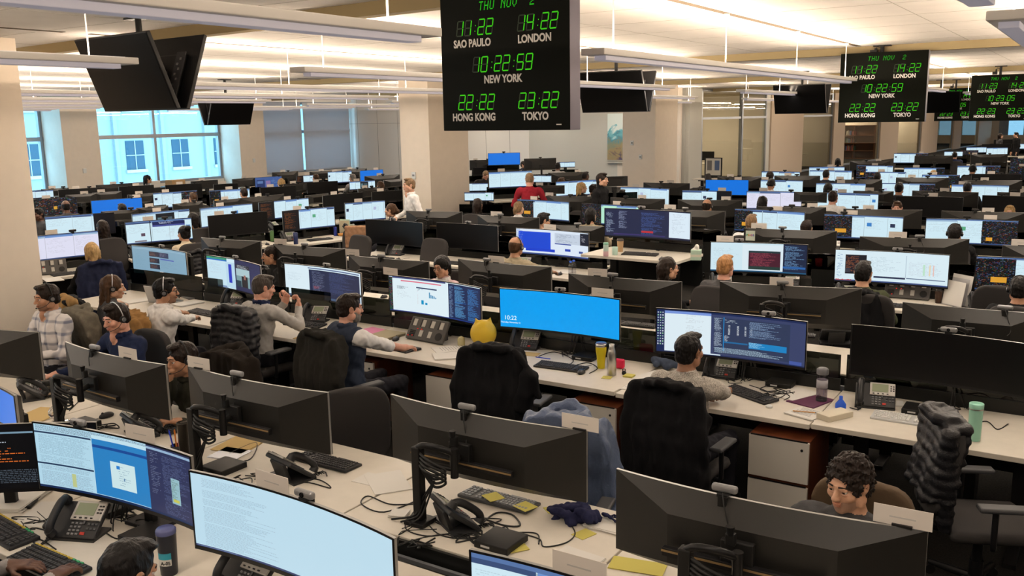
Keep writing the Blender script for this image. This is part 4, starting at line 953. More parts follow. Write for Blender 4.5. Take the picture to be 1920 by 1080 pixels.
DESK_Z = .74
MON = {}
HM = .365
def monitor(key, x0, y0, x1, y1, face, phrase, z=1.27, res=2, card=None, cam_=None, armed=None, wmax=1.20, wmin=.62, yaw=None, tilt=0, h=None, cardz=None):
    """x0..y1: upper left and right corners as seen; face: a picture name, 'off' (dark screen towards us) or 'back'"""
    A, B = at(x0, y0, z), at(x1, y1, z); c = (A + B) / 2; d = B - A; w = min(max(d.length, wmin), wmax)
    rz = math.atan2(d.y, d.x) if yaw is None else yaw; back = face == 'back'
    sag = .5 * ycur(w / 2); h = h or HM * (w / 1.19 if w < .8 else 1)
    n = Vector((math.sin(rz), -math.cos(rz), 0))                                  # towards us
    c = c - n * (-ycur(w / 2)) if not back else c + n * (-ycur(w / 2))            # corners come forward of the middle on a curved screen
    ang = rz + (math.pi if back else 0)
    t = thing('monitor', phrase[0].upper() * 0 + phrase, 'monitor', (c.x, c.y, z - h), ang, None)
    MON[key] = dict(c=Vector((c.x, c.y, 0)), rz=rz, n=n, w=w, z=z, h=h, phrase=phrase, back=back, face=face, ang=ang)
    link('housing', house_mesh(w, h), t); link('bezel', bezel_mesh(w, h), t)
    if back or face == 'off': link('screen', screen_mesh(w, h), t)
    else:
        nx, nz = ((110, 34), (210, 64), (240, 72), (380, 116))[res]; nx = int(nx * w / 1.19)
        p = Pic(nx, nz, WHT, sum(map(ord, key))); PAINT[face](p); s = link('screen', screen_mesh(w, h, p), t)
        if face == 'lock' and res >= 2:
            for tx, sz, zz in (('10:22', .055, .085), ('Thursday, November 2', .020, .055)):
                me = text_mesh(tx, sz, 1, .0); o = link('screen_text', me, t, (-w / 2 + .105, ycur(w / 2 - .1) - .006, zz)); o.rotation_euler = (0, 0, R(8.2)); me.materials.append(mat_emit('screen text white', (.75, .95, 1), 1))
    ce = Vector((math.cos(ang), math.sin(ang), 0))
    q = arm if armed is None and res >= 2 else pole_only
    base = Vector((c.x, c.y, DESK_Z))
    k = z - 1.27 if z > 1.4 else 0
    e = bpy.data.objects.new('stand', None); COL.objects.link(e); e.parent = t; e.location = (0, 0, DESK_Z + k - (z - h))
    for pp in q.parts: link(pp['name'], pp['me'], e, pp['loc'])
    f0 = -1 if back else 1
    if card is not None:
        x = (card - .5) * w * f0; y = ycur(x) + .004; p = Vector((c.x, c.y, z)) + ce * x + Vector((-math.sin(ang), math.cos(ang), 0)) * y
        o = link('name_card', card_me if res >= 2 else card_far, None, (p.x, p.y, p.z), ang); tag(o, 'name card on the ' + phrase, 'name card', 'name cards on the monitors')
    if cam_ is not None:
        x = (cam_ - .5) * w * f0; y = ycur(x) + .004; p = Vector((c.x, c.y, z)) + ce * x + Vector((-math.sin(ang), math.cos(ang), 0)) * y
        (webcam if res >= 2 else webcam_far).place('webcam on the ' + phrase, 'webcam', p, ang, 'webcams on the monitors')
    return t

# ---------------------------------------------------------------- desks, chairs, drawer units
m_top = mat('white desk laminate', (.64, .585, .50), .42, bump=.03, bscale=80, var=.03, vscale=12)
m_leg = mat('dark desk leg metal', (.012, .0115, .011), .45, .3)
smoked = mat_glass('smoked desk screen', (.10, .11, .095), .07)
def desk(label, c, rz, w=1.42, d=.80, z=DESK_Z, group='white workstation desktops', panel=True, screen=True):
    t = thing('desk', label, 'desk', (c[0], c[1], 0), rz, group)
    b = MB(); b.rbox((0, 0, z - .0175), (w, d, .035), .004); b.build('desktop', m_top, t)
    for s in (-1, 1):
        b = MB(); b.box((s * (w / 2 - .22), .08, z / 2 - .01), (.09, .06, z - .06)); b.box((s * (w / 2 - .22), .02, .015), (.07, d - .1, .03)); b.box((s * (w / 2 - .22), .0, z - .05), (.06, d - .12, .03)); b.build('leg', m_leg, t)
    if panel:
        tp = .09 if screen else -.01; b = MB(); b.box((0, d / 2 + .012, z + tp - .25), (w - .02, .018, .50)); b.build('modesty_panel', mat('dark divider panel', (.009, .0095, .009), .3), t)
        if screen: b = MB(); b.rbox((0, d / 2 + .02, z + .17), (w - .03, .010, .20), .003); b.build('smoked_screen', smoked, t)
        b = MB(); b.box((0, d / 2 - .10, z - .09), (w - .3, .12, .08)); b.build('cable_tray', m_leg, t)
    return t
def mon_desk(key, w=1.22, d=.76, z=DESK_Z, off=.17):
    m = MON[key]; f = Vector((math.sin(m['ang']), -math.cos(m['ang']), 0))      # towards the one who works there
    far = m['c'].length > 17; w, d, off = (min(w, 1.02), .56, .16) if far else (w, d, off)
    c = m['c'] + f * off; return desk('desk under the ' + m['phrase'], c, m['ang'], w, d, z)
# office chair, soft parts blended
chair_cloth = mat('charcoal chair fabric', (.034, .032, .032), .9, bump=.3, bscale=500)
ch = Proto('office_chair')
q = Solid(); q.rbox((0, .02, .455), (.50, .48, .075), .035); q.ell((0, .22, .44), (.23, .06, .05), k=.04); ch.part('seat', q.mesh('seat', chair_cloth, h=.02), None)
q = Solid()
def _back(X, Y, Z):
    x, y, z = np.abs(X) / .235, (Y + .25 - .55 * X * X + .05 * np.cos((Z - .56) * 5)) / .032, np.abs((Z - .80) / .27)
    return (np.power(np.power(x, 4) + np.power(z, 4), .25) - 1) * .20 + 0 * Y if False else np.maximum((np.power(np.power(x, 4) + np.power(z, 4), .25) - 1) * .2, (np.abs(y) - 1) * .032)
q.fn(_back, (-.25, -.33, .50), (.25, -.15, 1.09)); ch.part('backrest', q.mesh('backrest', chair_cloth, h=.016), None)
b = MB(); b.tube([(0, -.10, .40), (0, -.27, .42), (0, -.30, .56), (0, -.27, .75)], .022, 8, sub=4); ch.part('back_support', b, m_dark)
for s in (-1, 1):
    b = MB(); b.tube([(s * .24, .0, .42), (s * .29, -.02, .44), (s * .29, -.02, .64)], .016, 8, sub=3); p = ch.part('armrest', b, m_dark)
    b = MB(); b.rbox((s * .285, .02, .655), (.085, .26, .028), .012, seg=3); ch.sub(p, 'arm_pad', b, mat('arm pad grey', (.045, .046, .05), .5))
b = MB(); b.cyl((0, 0, .10), (0, 0, .42), .028, n=14); b.cyl((0, 0, .08), (0, 0, .22), .038, n=14); ch.part('gas_column', b, m_dark)
for k in range(5):
    a = 2 * math.pi * k / 5 + .3; e = Vector((math.sin(a) * .30, math.cos(a) * .30, .075)); b = MB(); b.tube([(0, 0, .11), e * .5 + Vector((0, 0, .055)), e], [.028, .018], 8, sub=3); p = ch.part('base_leg', b, m_dark)
    b = MB(); b.cyl(e + Vector((-.015, 0, -.045)), e + Vector((.015, 0, -.045)), .030, n=14); ch.sub(p, 'caster', b, m_black)
def chair(label, c, rz, group='office chairs', name='office_chair', seatcol=None):
    return ch.place(label, 'chair', (c[0], c[1], 0), rz, group)
# drawer unit: white fronts, reddish wood carcass
wood = mat('reddish brown wood', (.11, .032, .014), .4, var=.3, vscale=14, stretch=(1, 1, .08), bump=.05, bscale=60)
ped = Proto('drawer_unit')
b = MB(); b.box((0, .01, .33), (.40, .52, .60)); ped.part('carcass', b, wood)
for z, hh in ((.485, .285), (.175, .285)):
    b = MB(); b.rbox((0, -.262, z), (.40, .022, hh), .003); p = ped.part('drawer_front', b, mat('white drawer laminate', (.62, .58, .52), .5))
    if z > .3: b = MB(); b.cyl((.155, -.273, z + .09), (.155, -.277, z + .09), .009, n=12); ped.sub(p, 'lock', b, m_dark)
    b = MB(); b.box((0, -.27, z + hh / 2 + .006), (.38, .01, .008)); ped.sub(p, 'finger_pull', b, m_dark)

# clothes hung over chair backs (chair coordinates: back at y = -.25, chair looks along +y)
def coat(label, c, rz, m, seed=0, puffy=False, length=.62, wide=.255, top=1.10, collar=True, sleeves=True, name='jacket', h=.0125, hood=False, cat='jacket'):
    q = Solid(); r = random.Random(seed); z0 = top - length
    def body(X, Y, Z):
        t = np.clip((top - Z) / length, 0, 1); hw = (.18 + (wide - .18) * np.minimum(1, t * 3.2) ** .6) + .03 * t
        yy = Y + .25 - .50 * X * X + .045 * np.cos((Z - .56) * 5); th = .066 + .010 * t + .012 * np.sin(X * 42 + seed) * t + .008 * np.sin(X * 71 + Z * 9 + seed) * t
        e = np.sqrt(np.maximum(np.abs(X) - hw + .05, 0) ** 2 + np.maximum(np.abs(yy) - th + .03, 0) ** 2) - .05
        return np.maximum(np.maximum(e, np.abs(yy) - th), np.maximum(Z - top + .04 * (X / .22) ** 2, z0 + .03 * np.sin(X * 19 + seed) - Z)) * .8
    q.fn(body, (-.42, -.45, z0 - .04), (.42, -.05, top + .01), k=.03)
    if sleeves:
        for s in (-1, 1):
            a = np.array((s * .22, -.26, top - .07)); e = np.array((s * (wide - .005), -.28 + .03 * r.random(), top - .34)); f = np.array((s * (wide - .02 + .03 * r.random()), -.24, top - .60))
            q.cone(a, e, .045, .048, k=.03).cone(e, f, .048, .040, k=.03)
    if collar:
        q.cone((-.10, -.30, top - .015), (0, -.335, top + .01), .026, k=.03).cone((0, -.335, top + .01), (.10, -.30, top - .015), .026, k=.03).cone((-.10, -.30, top - .015), (-.13, -.20, top - .02), .024, k=.03).cone((.10, -.30, top - .015), (.13, -.20, top - .02), .024, k=.03)
    if hood: q.ell((0, -.335, top - .10), (.15, .055, .10), k=.03)
    if puffy: wp = lambda X, Y, Z, L: -.009 * np.abs(np.sin((Z + .12 * np.abs(X)) * math.pi / .058)) + .004 + .004 * wob(X, Y, Z, 60, seed)
    else: wp = lambda X, Y, Z, L: .006 * wob(X * 1.6, Y, Z * .35, 34, seed) + .004 * wob(X, Y, Z * .6, 66, seed)
    o = link(name, q.mesh(name, m, h=h, warp=wp)); o.location = (c[0], c[1], 0); o.rotation_euler = (0, 0, rz); tag(o, label, cat, 'coats and jackets over chair backs'); return o
def fabric(name, col, rough=.92, bump=.4, bscale=300): return mat(name, col, rough, bump=bump, bscale=bscale, var=.15, vscale=30, )

# ---------------------------------------------------------------- desk things
m_key = mat('key grey', (.055, .056, .06), .5); m_body = mat('charcoal phone plastic', (.020, .0205, .022), .45); m_bez = mat('phone silver bezel', (.42, .40, .37), .35, .3)
lcd = mat('green grey lcd', (.21, .24, .16), .2); m_cord = mat('cord black', (.01, .01, .01), .45)
# desk phone: front towards -y
ph = Proto('desk_phone'); T = R(38)
def onface(x, y, zz=0): return (x, -.085 + y * math.cos(T) - zz * math.sin(T), .022 + y * math.sin(T) + zz * math.cos(T))
b = MB(); b.prism([(-.13, -.09), (.13, -.09), (.13, .06), (-.13, .06)], 0, .012); b.v = [tuple(v) for v in b.v]; b.rbox(onface(0, .095, -.012), (.26, .20, .026), .008, rx=T); b.rbox((0, .06, .06), (.14, .02, .12), .004, rx=R(-18)); p = ph.part('body', b, m_body)
b = MB(); b.rbox(onface(.045, .140, .006), (.165, .105, .012), .004, rx=T); bz = ph.part('display_bezel', b, m_bez, 'silver display surround')
b = MB(); b.box(onface(.030, .146, .0128), (.105, .066, .002), rx=T); ph.sub(bz, 'display', b, lcd)
b = MB()
for r in range(3):
    for k in range(2): b.box(onface(.100 + k * .016, .128 + r * .018, .0135), (.010, .007, .004), rx=T)
for k in range(4): b.box(onface(-.012 + k * .03, .098, .0135), (.012, .006, .004), rx=T)
ph.sub(bz, 'side_keys', b, m_dark)
b = MB()
for r in range(4):
    for k in range(3): b.rbox(onface(-.015 + k * .022, .072 - r * .019, .003), (.014, .010, .008), .002, rx=T)
ph.part('number_keys', b, mat('phone key pale', (.16, .16, .165), .45))
b = MB()
for r in range(2):
    for k in range(3): b.rbox(onface(.075 + k * .020, .070 - r * .024, .003), (.014, .012, .008), .002, rx=T)
b.rbox(onface(.045, .080, .004), (.012, .028, .010), .004, rx=T); ph.part('function_keys', b, m_key)
b = MB(); b.box(onface(.058, .020, .002), (.024, .014, .006), rx=T); ph.part('red_key', b, mat('phone red key', (.35, .03, .02), .4))
b = MB(); b.tube([onface(-.095, .0, .03), onface(-.095, .03, .052), onface(-.095, .095, .058), onface(-.095, .16, .052), onface(-.095, .19, .03)], [.020, .020], 10, sub=4); b.cyl(onface(-.095, .005, .012), onface(-.095, .005, .045), .026, .021, 14); b.cyl(onface(-.095, .185, .012), onface(-.095, .185, .045), .026, .021, 14); ph.part('handset', b, mat('handset plastic', (.016, .0165, .018), .38))
b = MB(); b.tube([(-.10 + .012 * math.sin(k * 1.9), -.06 - .004 * k + .010 * math.cos(k * 1.9), .014 + .006 * math.sin(k * 1.9 + 1)) for k in range(26)] + [(-.16, -.14, .01)], .004, 6); ph.part('coiled_cord', b, m_cord)
# keyboard
def keyboard_proto(mb, mk, name='keyboard', w=.44):
    k = Proto(name); b = MB(); b.rbox((0, 0, .010), (w, .15, .018), .005, rx=R(3)); k.part('base', b, mb); b = MB()
    for r in range(5):
        n = 15 if r else 14
        for i in range(n):
            if r == 4 and 3 < i < 9: continue
            b.box((-w / 2 + .016 + i * (w * .66 / 15) + .003 * r, .052 - r * .026, .0225 + (.052 - r * .026) * .05), (w * .66 / 15 * .82, .020, .008), taper=.85)
    b.box((-w / 2 + .016 + 6 * w * .66 / 15, -.052, .0205), (w * .2, .020, .008), taper=.95)
    for r in range(5):
        for i in range(6):
            if i == 2: continue
            b.box((w * .19 + i * .0225, .052 - r * .026, .0225), (.018, .020, .008), taper=.85)
    k.part('keys', b, mk); return k
kb = keyboard_proto(mat('keyboard black', (.018, .018, .019), .5), mat('keycap black', (.035, .035, .037), .55))
kbg = keyboard_proto(mat('keyboard grey', (.05, .052, .055), .5), mat('keycap grey', (.22, .23, .24), .55))
kbw = keyboard_proto(mat('keyboard silver white', (.55, .55, .55), .35, .2), mat('keycap white', (.72, .71, .69), .5), w=.30)
kbt = keyboard_proto(mat('trading keyboard black', (.016, .016, .018), .5), mat('keycap black', (.035, .035, .037), .55), 'keyboard', .46)
for r, cols in ((0, ('yellow', 'yellow')), ):
    b = MB()
    for i in range(12): b.box((-.21 + i * .026, .066, .0245), (.020, .010, .008))
    kbt.part('yellow_keys', b, mat('keycap yellow', (.50, .36, .04), .5), 'row of yellow keys')
    b = MB(); b.box((.10, .066, .0245), (.02, .01, .008)); b.box((.13, .066, .0245), (.02, .01, .008)); b.box((.16, .066, .0245), (.02, .01, .008)); kbt.part('green_keys', b, mat('keycap green', (.04, .30, .12), .5), 'green keys')
mouse = Proto('mouse'); q = Solid(); q.ell((0, 0, .010), (.031, .056, .026)); q.rbox((0, 0, -.012), (.2, .2, .024), .001, op=-1, k=.004); mouse.part('body', q.mesh('body', mat('mouse black', (.02, .02, .021), .35), h=.005), None)
b = MB(); b.cyl((-.004, .028, .034), (.004, .028, .034), .008, n=12); mouse.part('wheel', b, m_key)
b = MB(); b.tube([(0, .05, .01), (.01, .10, .005), (-.03, .17, .005), (.02, .24, .005)], .002, 6, sub=5); mouse.part('cable', b, m_cord)
# dealer turret: slanted board with speaker modules
tur = Proto('dealer_board'); T2 = R(58)
def onb(x, y, zz=0): return (x, -.05 + y * math.cos(T2) - zz * math.sin(T2), .015 + y * math.sin(T2) + zz * math.cos(T2))
b = MB(); b.rbox(onb(0, .11, -.015), (.46, .22, .03), .008, rx=T2); b.box((0, .08, .06), (.30, .10, .11)); tur.part('body', b, mat('dealer board grey', (.06, .058, .056), .5))
for k in range(4):
    b = MB(); b.box(onb(-.165 + k * .11, .165, .002), (.042, .066, .004), rx=T2); tur.part('module_label', b, mat('dealer label pale', (.42, .40, .36), .5))
    if k < 3 and k: b = MB(); b.box(onb(-.165 + k * .11, .065, .002), (.040, .062, .004), rx=T2); tur.part('module_label', b, mat('dealer label pale', (.42, .40, .36), .5))
b = MB(); b.cyl(onb(.165, .06, -.004), onb(.165, .06, .004), .038, n=20); tur.part('speaker', b, m_black)
b = MB()
for i in range(5):
    for j in range(4): b.box(onb(-.19 + i * .014, .035 + j * .016, .002), (.009, .009, .005), rx=T2)
for k in range(4):
    for j in range(8): b.box(onb(-.20 + k * .11, .13 + j * .010, .002), (.010, .006, .004), rx=T2)
tur.part('keys', b, m_dark)
b = MB()
for x, y in ((-.20, .03), (-.15, .035), (-.11, .105), (-.06, .105)): b.box(onb(x, y, .004), (.012, .008, .005), rx=T2)
tur.part('red_lamps', b, mat_emit('red lamp', (.6, .03, .02), 1.0))
# small computer, tumbler, etc.
box_pc = Proto('mini_computer'); b = MB(); b.rbox((0, 0, .018), (.19, .19, .036), .005); box_pc.part('case', b, m_black); b = MB(); b.box((-.03, -.0955, .018), (.05, .002, .010)); box_pc.part('sticker', b, mat('grey sticker', (.5, .5, .5), .6))

# ---------------------------------------------------------------- rows of monitors
ORDW = ['first', 'second', 'third', 'fourth', 'fifth', 'sixth', 'seventh', 'eighth', 'ninth', 'tenth', 'eleventh', 'twelfth']
ROWKEYS = {}
def row(rname, nominal, items, res, z=1.27, desks=True, slack=10, **k):
    ROWKEYS[rname] = [i[0] for i in items]
    for i, it in enumerate(items):
        key, x0, y0, x1, y1, face = it[:6]; kw = dict(it[6]) if len(it) > 6 else {}
        zz = kw.pop('z', z); ph = kw.pop('phrase', None); rs = kw.pop('res', res); dz = kw.pop('dz', DESK_Z); dk = kw.pop('desk', desks)
        what = 'black monitor back' if face == 'back' else 'dark switched-off monitor' if face == 'off' else WORD[face] + ' monitor'
        phrase = ph or '%s, %s from left in %s' % (what, ORDW[i], rname)
        A, B = at(x0, y0, zz), at(x1, y1, zz); d = B - A; yw = math.atan2(d.y, d.x); nm = R(nominal)
        yaw = kw.pop('yaw', None)
        if yaw is None: yaw = min(max(yw, nm - R(slack)), nm + R(slack))
        kw.update(k)
        o = monitor(key, x0, y0, x1, y1, face, phrase, z=zz, res=rs, yaw=yaw, **kw); o['group'] = 'monitors of the ' + rname
        if dk: mon_desk(key, w=min(1.34, max(.95, MON[key]['w'] + .10)), z=dz)
Cd = lambda card=None, cam_=None, **k: dict(card=card, cam_=cam_, **k)
row('first screen row', -31, [
 ('s1z', -75, 700, 27, 742, 'lock2', Cd(phrase='blue monitor at the left edge beside the orange one')),
 ('s1a', -130, 812, 64, 793, 'orange', Cd(yaw=R(6), wmin=1.1, h=.37, phrase='black and orange screen at the lower left edge', z=1.25)),
 ('s1b', 60, 790, 358, 856, 'three', Cd(.66, .27, res=3, phrase='three-window blue screen at the lower left')),
 ('s1c', 350, 880, 745, 1012, 'text', Cd(.40, .56, res=3, phrase='big pale text-filled screen at the bottom')),
 ('s1d', 880, 1030, 1290, 1150, 'docs', Cd(.52, None, res=3, phrase='white document screen cut by the bottom edge')),
], 2, desks=False, slack=45, armed=0)
row('first back row', -33, [
 ('b1a', -140, 598, 80, 623, 'back', Cd(.3, .55, phrase='black monitor back at the left edge')),
 ('b1b', 125, 640, 313, 683, 'back', Cd(.70, .38, phrase='monitor back before the man in navy')),
 ('b1c', 355, 685, 617, 735, 'back', Cd(.10, .42, phrase='monitor back before the chin-resting man')),
 ('b1d', 735, 738, 1102, 807, 'back', Cd(.97, .45, phrase='monitor back above the navy scarf')),
 ('b1e', 1158, 877, 1741, 993, 'back', Cd(.93, .40, phrase='big monitor back before the curly-haired man')),
], 2, desks=False, wmax=1.26)
row('second screen row', -34, [
 ('s2a', 241, 459, 354, 474, 'tiles', Cd(None, .5, phrase='grey-blue video-tile screen beside the bun woman')),
 ('s2b', 376, 476, 500, 500, 'video', Cd(None, .48, phrase='video-call screen before the grey sweater man')),
 ('s2c', 532, 493, 677, 512, 'doccode', Cd(None, .52, phrase='half white half code screen left of vest man')),
 ('s2d', 724, 515, 906, 540, 'chart', Cd(.02, None, phrase='bar-chart screen before the vest man')),
 ('s2e', 936, 540, 1163, 561, 'lock', Cd(.85, .5, phrase='bright blue lock screen reading 10:22')),
 ('s2f', 1230, 577, 1514, 603, 'code', Cd(None, .75, phrase='wide code screen before the speckled sweater man')),
 ('s2g', 1597, 608, 1960, 650, 'off', Cd(None, .52, phrase='big dark screen at the right edge')),
], 3, desks=False, slack=12)
row('second back row', -29, [
 ('b2a', 378, 445, 490, 452, 'back', Cd(None, .4, phrase='monitor back behind the video-call screen')),
 ('b2b', 513, 457, 649, 466, 'back', Cd(.12, .48, phrase='monitor back right of the half-hidden woman')),
 ('b2c', 655, 478, 805, 490, 'back', Cd(.05, .45, phrase='monitor back left of the woman in glasses')),
 ('b2d', 860, 485, 1035, 500, 'back', Cd(.45, .35, phrase='monitor back right of the woman in glasses')),
 ('b2e', 1067, 512, 1279, 528, 'back', Cd(.28, .42, phrase='monitor back behind the blue lock screen')),
 ('b2f', 1349, 527, 1618, 541, 'back', Cd(.45, .46, phrase='monitor back before the man in olive')),
 ('b2g', 1693, 566, 1965, 588, 'back', Cd(None, .72, phrase='monitor back at the right edge above dark screen')),
], 2, desks=False, slack=12)
row('third screen row', -30, [
 ('s3a', 685, 411, 792, 418, 'off', Cd(None, .45)),
 ('s3b', 818, 417, 933, 424, 'off', Cd(None, .5)),
 ('s3c', 967, 427, 1104, 437, 'royal', Cd(.45, None, phrase='royal blue window screen before the bald man')),
 ('s3d', 1133, 390, 1296, 398, 'darkcode', Cd(None, .42, z=1.61, dz=1.08, phrase='dark code screen on the raised desk')),
 ('s3e', 1332, 453, 1515, 459, 'redcode', Cd(.15, .3, phrase='dark red code screen before the red-haired man')),
 ('s3f', 1566, 467, 1782, 478, 'sheet', Cd(None, .55, phrase='coloured spreadsheet screen before the man in olive')),
 ('s3g', 1830, 480, 2040, 490, 'mixl', Cd(phrase='white trading screen at the right edge')),
], 2, slack=12)
row('third back row', -27, [
 ('b3a', 762, 395, 867, 397, 'back', Cd(None, .42)), ('b3b', 896, 403, 1012, 408, 'back', Cd(.33, .4)),
 ('b3c', 1035, 422, 1134, 424, 'back', Cd(None, .5)), ('b3d', 1240, 391, 1360, 396, 'back', Cd(.15, .4)),
 ('b3e', 1395, 427, 1570, 433, 'back', Cd(.17, .43)), ('b3f', 1612, 443, 1818, 448, 'back', Cd(.35, .55)), ('b3g', 1880, 459, 2060, 466, 'back', Cd(.2, .5)),
], 2)
row('fourth screen row', -30, [
 ('s4a', 970, 373, 1067, 379, 'mixl', Cd(.3, None)), ('s4b', 1090, 381, 1198, 387, 'green', Cd(.6, .7)), ('s4c', 1377, 391, 1510, 398, 'mixl', Cd(.6, .5)),
 ('s4d', 1545, 401, 1695, 407, 'mixl', Cd(.35, .25)), ('s4e', 1736, 409, 1911, 414, 'mixr', Cd(.7, .45)),
], 1)
row('fourth back row', -27, [
 ('b4a', 1026, 367, 1117, 368.5, 'back', Cd(.05, .5)), ('b4b', 1145, 370, 1247, 373, 'back', Cd(.6, .3)), ('b4c', 1271, 374, 1392, 375, 'back', Cd(.75, .5)),
 ('b4d', 1422, 387, 1549, 388.5, 'back', Cd(.8, .5)), ('b4e', 1582, 391, 1729, 393.5, 'back', Cd(.32, .15)), ('b4f', 1766, 395, 1925, 398.5, 'back', Cd(.55, .4)),
], 1)
row('fifth screen row', -29, [
 ('s5a', 1165, 350, 1253, 354, 'docs', Cd(.3, .8)), ('s5b', 1279, 356.5, 1372, 358.5, 'darkr', Cd(.8, .5)), ('s5c', 1400, 358, 1504, 360, 'lav', Cd(.3, .8)),
 ('s5d', 1533, 360.5, 1648, 363.5, 'docs', Cd(.4, .2)), ('s5e', 1679, 367, 1807, 370.5, 'off', Cd(.55, .45)), ('s5f', 1842, 366, 1965, 370, 'off', Cd(.5, .3)),
], 1)
row('fifth back row', -24, [
 ('b5a', 1206.5, 342, 1294, 343.5, 'back', Cd(.6, .4)), ('b5b', 1504, 360, 1536, 361, 'back', Cd()), ('b5c', 1600, 357.5, 1676, 358.5, 'back', Cd(.4, .7)), ('b5d', 1711, 357, 1835, 360.5, 'back', Cd(.5, .35)), ('b5e', 1870, 360, 1975, 362, 'back', Cd(.5, .3)),
], 1)
row('sixth screen row', -24, [
 ('s6a', 1323, 337, 1404, 337.5, 'lock2', Cd(.75, .5)), ('s6b', 1426, 337, 1506, 338.5, 'docs', Cd(.1, .6)), ('s6c', 1530, 343, 1624, 344, 'docs', Cd(.5, .8)), ('s6d', 1654, 343, 1754, 344.5, 'mixr', Cd(None, .5)), ('s6e', 1784, 345.5, 1893, 347.5, 'docs', Cd(.2, None)),
], 1)
row('sixth back row', -20, [
 ('b6a', 1345, 331, 1430, 332, 'back', Cd(.3, .5)), ('b6b', 1452, 329, 1538, 329.5, 'back', Cd(.3, .5)), ('b6c', 1566, 336.5, 1654, 336.5, 'back', Cd(.1, .5)), ('b6d', 1680, 332.5, 1779, 333, 'back', Cd(.3, .6)), ('b6e', 1807, 338, 1917, 338, 'back', Cd(.35, .2)),
], 0)
row('seventh screen row', -20, [
 ('s7a', 1428, 321, 1500, 322, 'docs', Cd(None, .6)), ('s7b', 1518, 319, 1598, 320, 'docs', Cd(.5, .2)), ('s7c', 1622, 322, 1699, 322.5, 'mixl', Cd(.4, None)), ('s7d', 1729, 327.5, 1800, 328, 'mixr', Cd(.3, .2)), ('s7e', 1822, 326, 1915, 326.5, 'off', Cd(.4, .6)),
], 0)
row('eighth screen row', -20, [
 ('s8a', 1517, 313, 1584, 312.5, 'docs', Cd(.6, None)), ('s8b', 1606, 310, 1675, 310.5, 'mixl', Cd(.5, .8)), ('s8c', 1695, 314, 1772, 314.5, 'mixr', Cd(.3, .7)), ('s8d', 1795, 310.5, 1877, 310.5, 'mixr', Cd(.5, None)), ('s8e', 1893, 312, 1975, 312, 'trade', Cd(.3)),
], 0)
row('eighth back row', -16, [
 ('b8a', 1588, 303, 1674, 300.5, 'back', Cd(.7, .4, yaw=R(-8))), ('b8b', 1714, 292, 1788, 291.5, 'back', Cd(None, .5)), ('b8c', 1814, 290, 1895, 288.5, 'back', Cd(.1, .5)),
], 0)
row('ninth screen row', -16, [
 ('s9a', 1676, 287.5, 1741, 287.5, 'mixr', Cd(.8)), ('s9b', 1774, 284, 1802, 284, 'docs', Cd()), ('s9c', 1803, 282, 1834, 281.5, 'trade', Cd()), ('s9d', 1895, 297, 1960, 297, 'trade', Cd(.3)),
], 0)
row('farthest screen row', -14, [
 ('s10a', 1812, 276, 1850, 275.5, 'docs', Cd()), ('s10b', 1850, 277, 1890, 276.5, 'docs', Cd()), ('s10c', 1897, 269.5, 1935, 269.5, 'docs', Cd()), ('s10d', 1842, 270.5, 1893, 269.5, 'off', Cd()), ('s10e', 1858, 262, 1915, 261, 'off', Cd()),
], 0)
# the rows by the windows, turned the other way
row('first window row', 38, [
 ('w1a', 25, 447, 184, 432, 'lav', Cd(.45, .7, phrase='lavender-white screen before the blond woman')),
 ('w1b', 234, 417, 359, 408, 'dual', Cd(.35, .6, phrase='two-pane white screen before the bun woman')),
 ('w1c', 389, 405, 501, 396, 'off', Cd(.2, .45, phrase='dark screen above the grey chair by bun woman')),
 ('w1d', 529, 396, 627, 387, 'darkl', Cd(.3, .5, phrase='white screen with dark left end over cluttered desk')),
 ('w1e', 646, 381, 722, 375.5, 'docs', Cd(.35, None, phrase='white document screen before the brown-haired woman')),
], 1, slack=6)
row('second window row', 42, [
 ('w2a', 83, 407, 214, 398, 'darkr', Cd(None, None)), ('w2b', 248, 402, 354, 391, 'vidtop', Cd(.45, None)), ('w2c', 376, 391, 472, 381, 'docs', Cd(.4, None)), ('w2d', 480, 382, 582, 369, 'darkl', Cd(.6, .8)), ('w2e', 605, 367, 680, 360, 'off', Cd(.3, .6)), ('w2f', 697, 360, 753, 356, 'off', Cd(.3, .5)),
], 1)
row('first window back row', 42, [
 ('v1a', 192, 396, 256, 392.5, 'back', Cd(None, .8)), ('v1b', 268, 389, 302, 386, 'back', Cd(.4)), ('v1c', 325, 382.5, 377, 377, 'back', Cd(.4, .7)), ('v1d', 405, 376, 446, 372, 'back', Cd(.4)), ('v1e', 446, 371.5, 532, 363.5, 'back', Cd(.4, .6)), ('v1f', 582, 366, 605, 363, 'back', Cd()), ('v1g', 671, 354, 711, 350, 'back', Cd(.3, .6)),
], 0)
row('third window row', 46, [
 ('w3a', 62, 373.5, 144, 369, 'trade', Cd(.3)), ('w3b', 170, 376.5, 266, 370, 'lock2', Cd(.9, .8)), ('w3c', 286, 362.5, 370, 356.5, 'mixr', Cd(.3)), ('w3d', 392, 357.5, 468, 353, 'mixl', Cd(.5)), ('w3e', 487, 352, 555, 348, 'off', Cd(.3, .6)), ('w3f', 573, 341.5, 636, 340, 'off', Cd(.3, .5)), ('w3g', 653, 340.5, 705, 338, 'vidtop', Cd(.3)),
], 0)
row('second window back row', 46, [
 ('v2a', 127, 365, 177, 363, 'back', Cd(.6)), ('v2b', 179, 360.5, 222, 359, 'back', Cd(.3)), ('v2c', 244, 365, 286, 362, 'back', Cd(.4)), ('v2d', 437, 336, 475, 332.5, 'back', Cd(.5)), ('v2e', 533, 345, 573, 342.5, 'back', Cd(.4, .6)), ('v2f', 680, 330, 752, 327, 'back', Cd(.4, .5)), ('v2g', 721, 338, 752, 335.5, 'back', Cd()),
], 0)
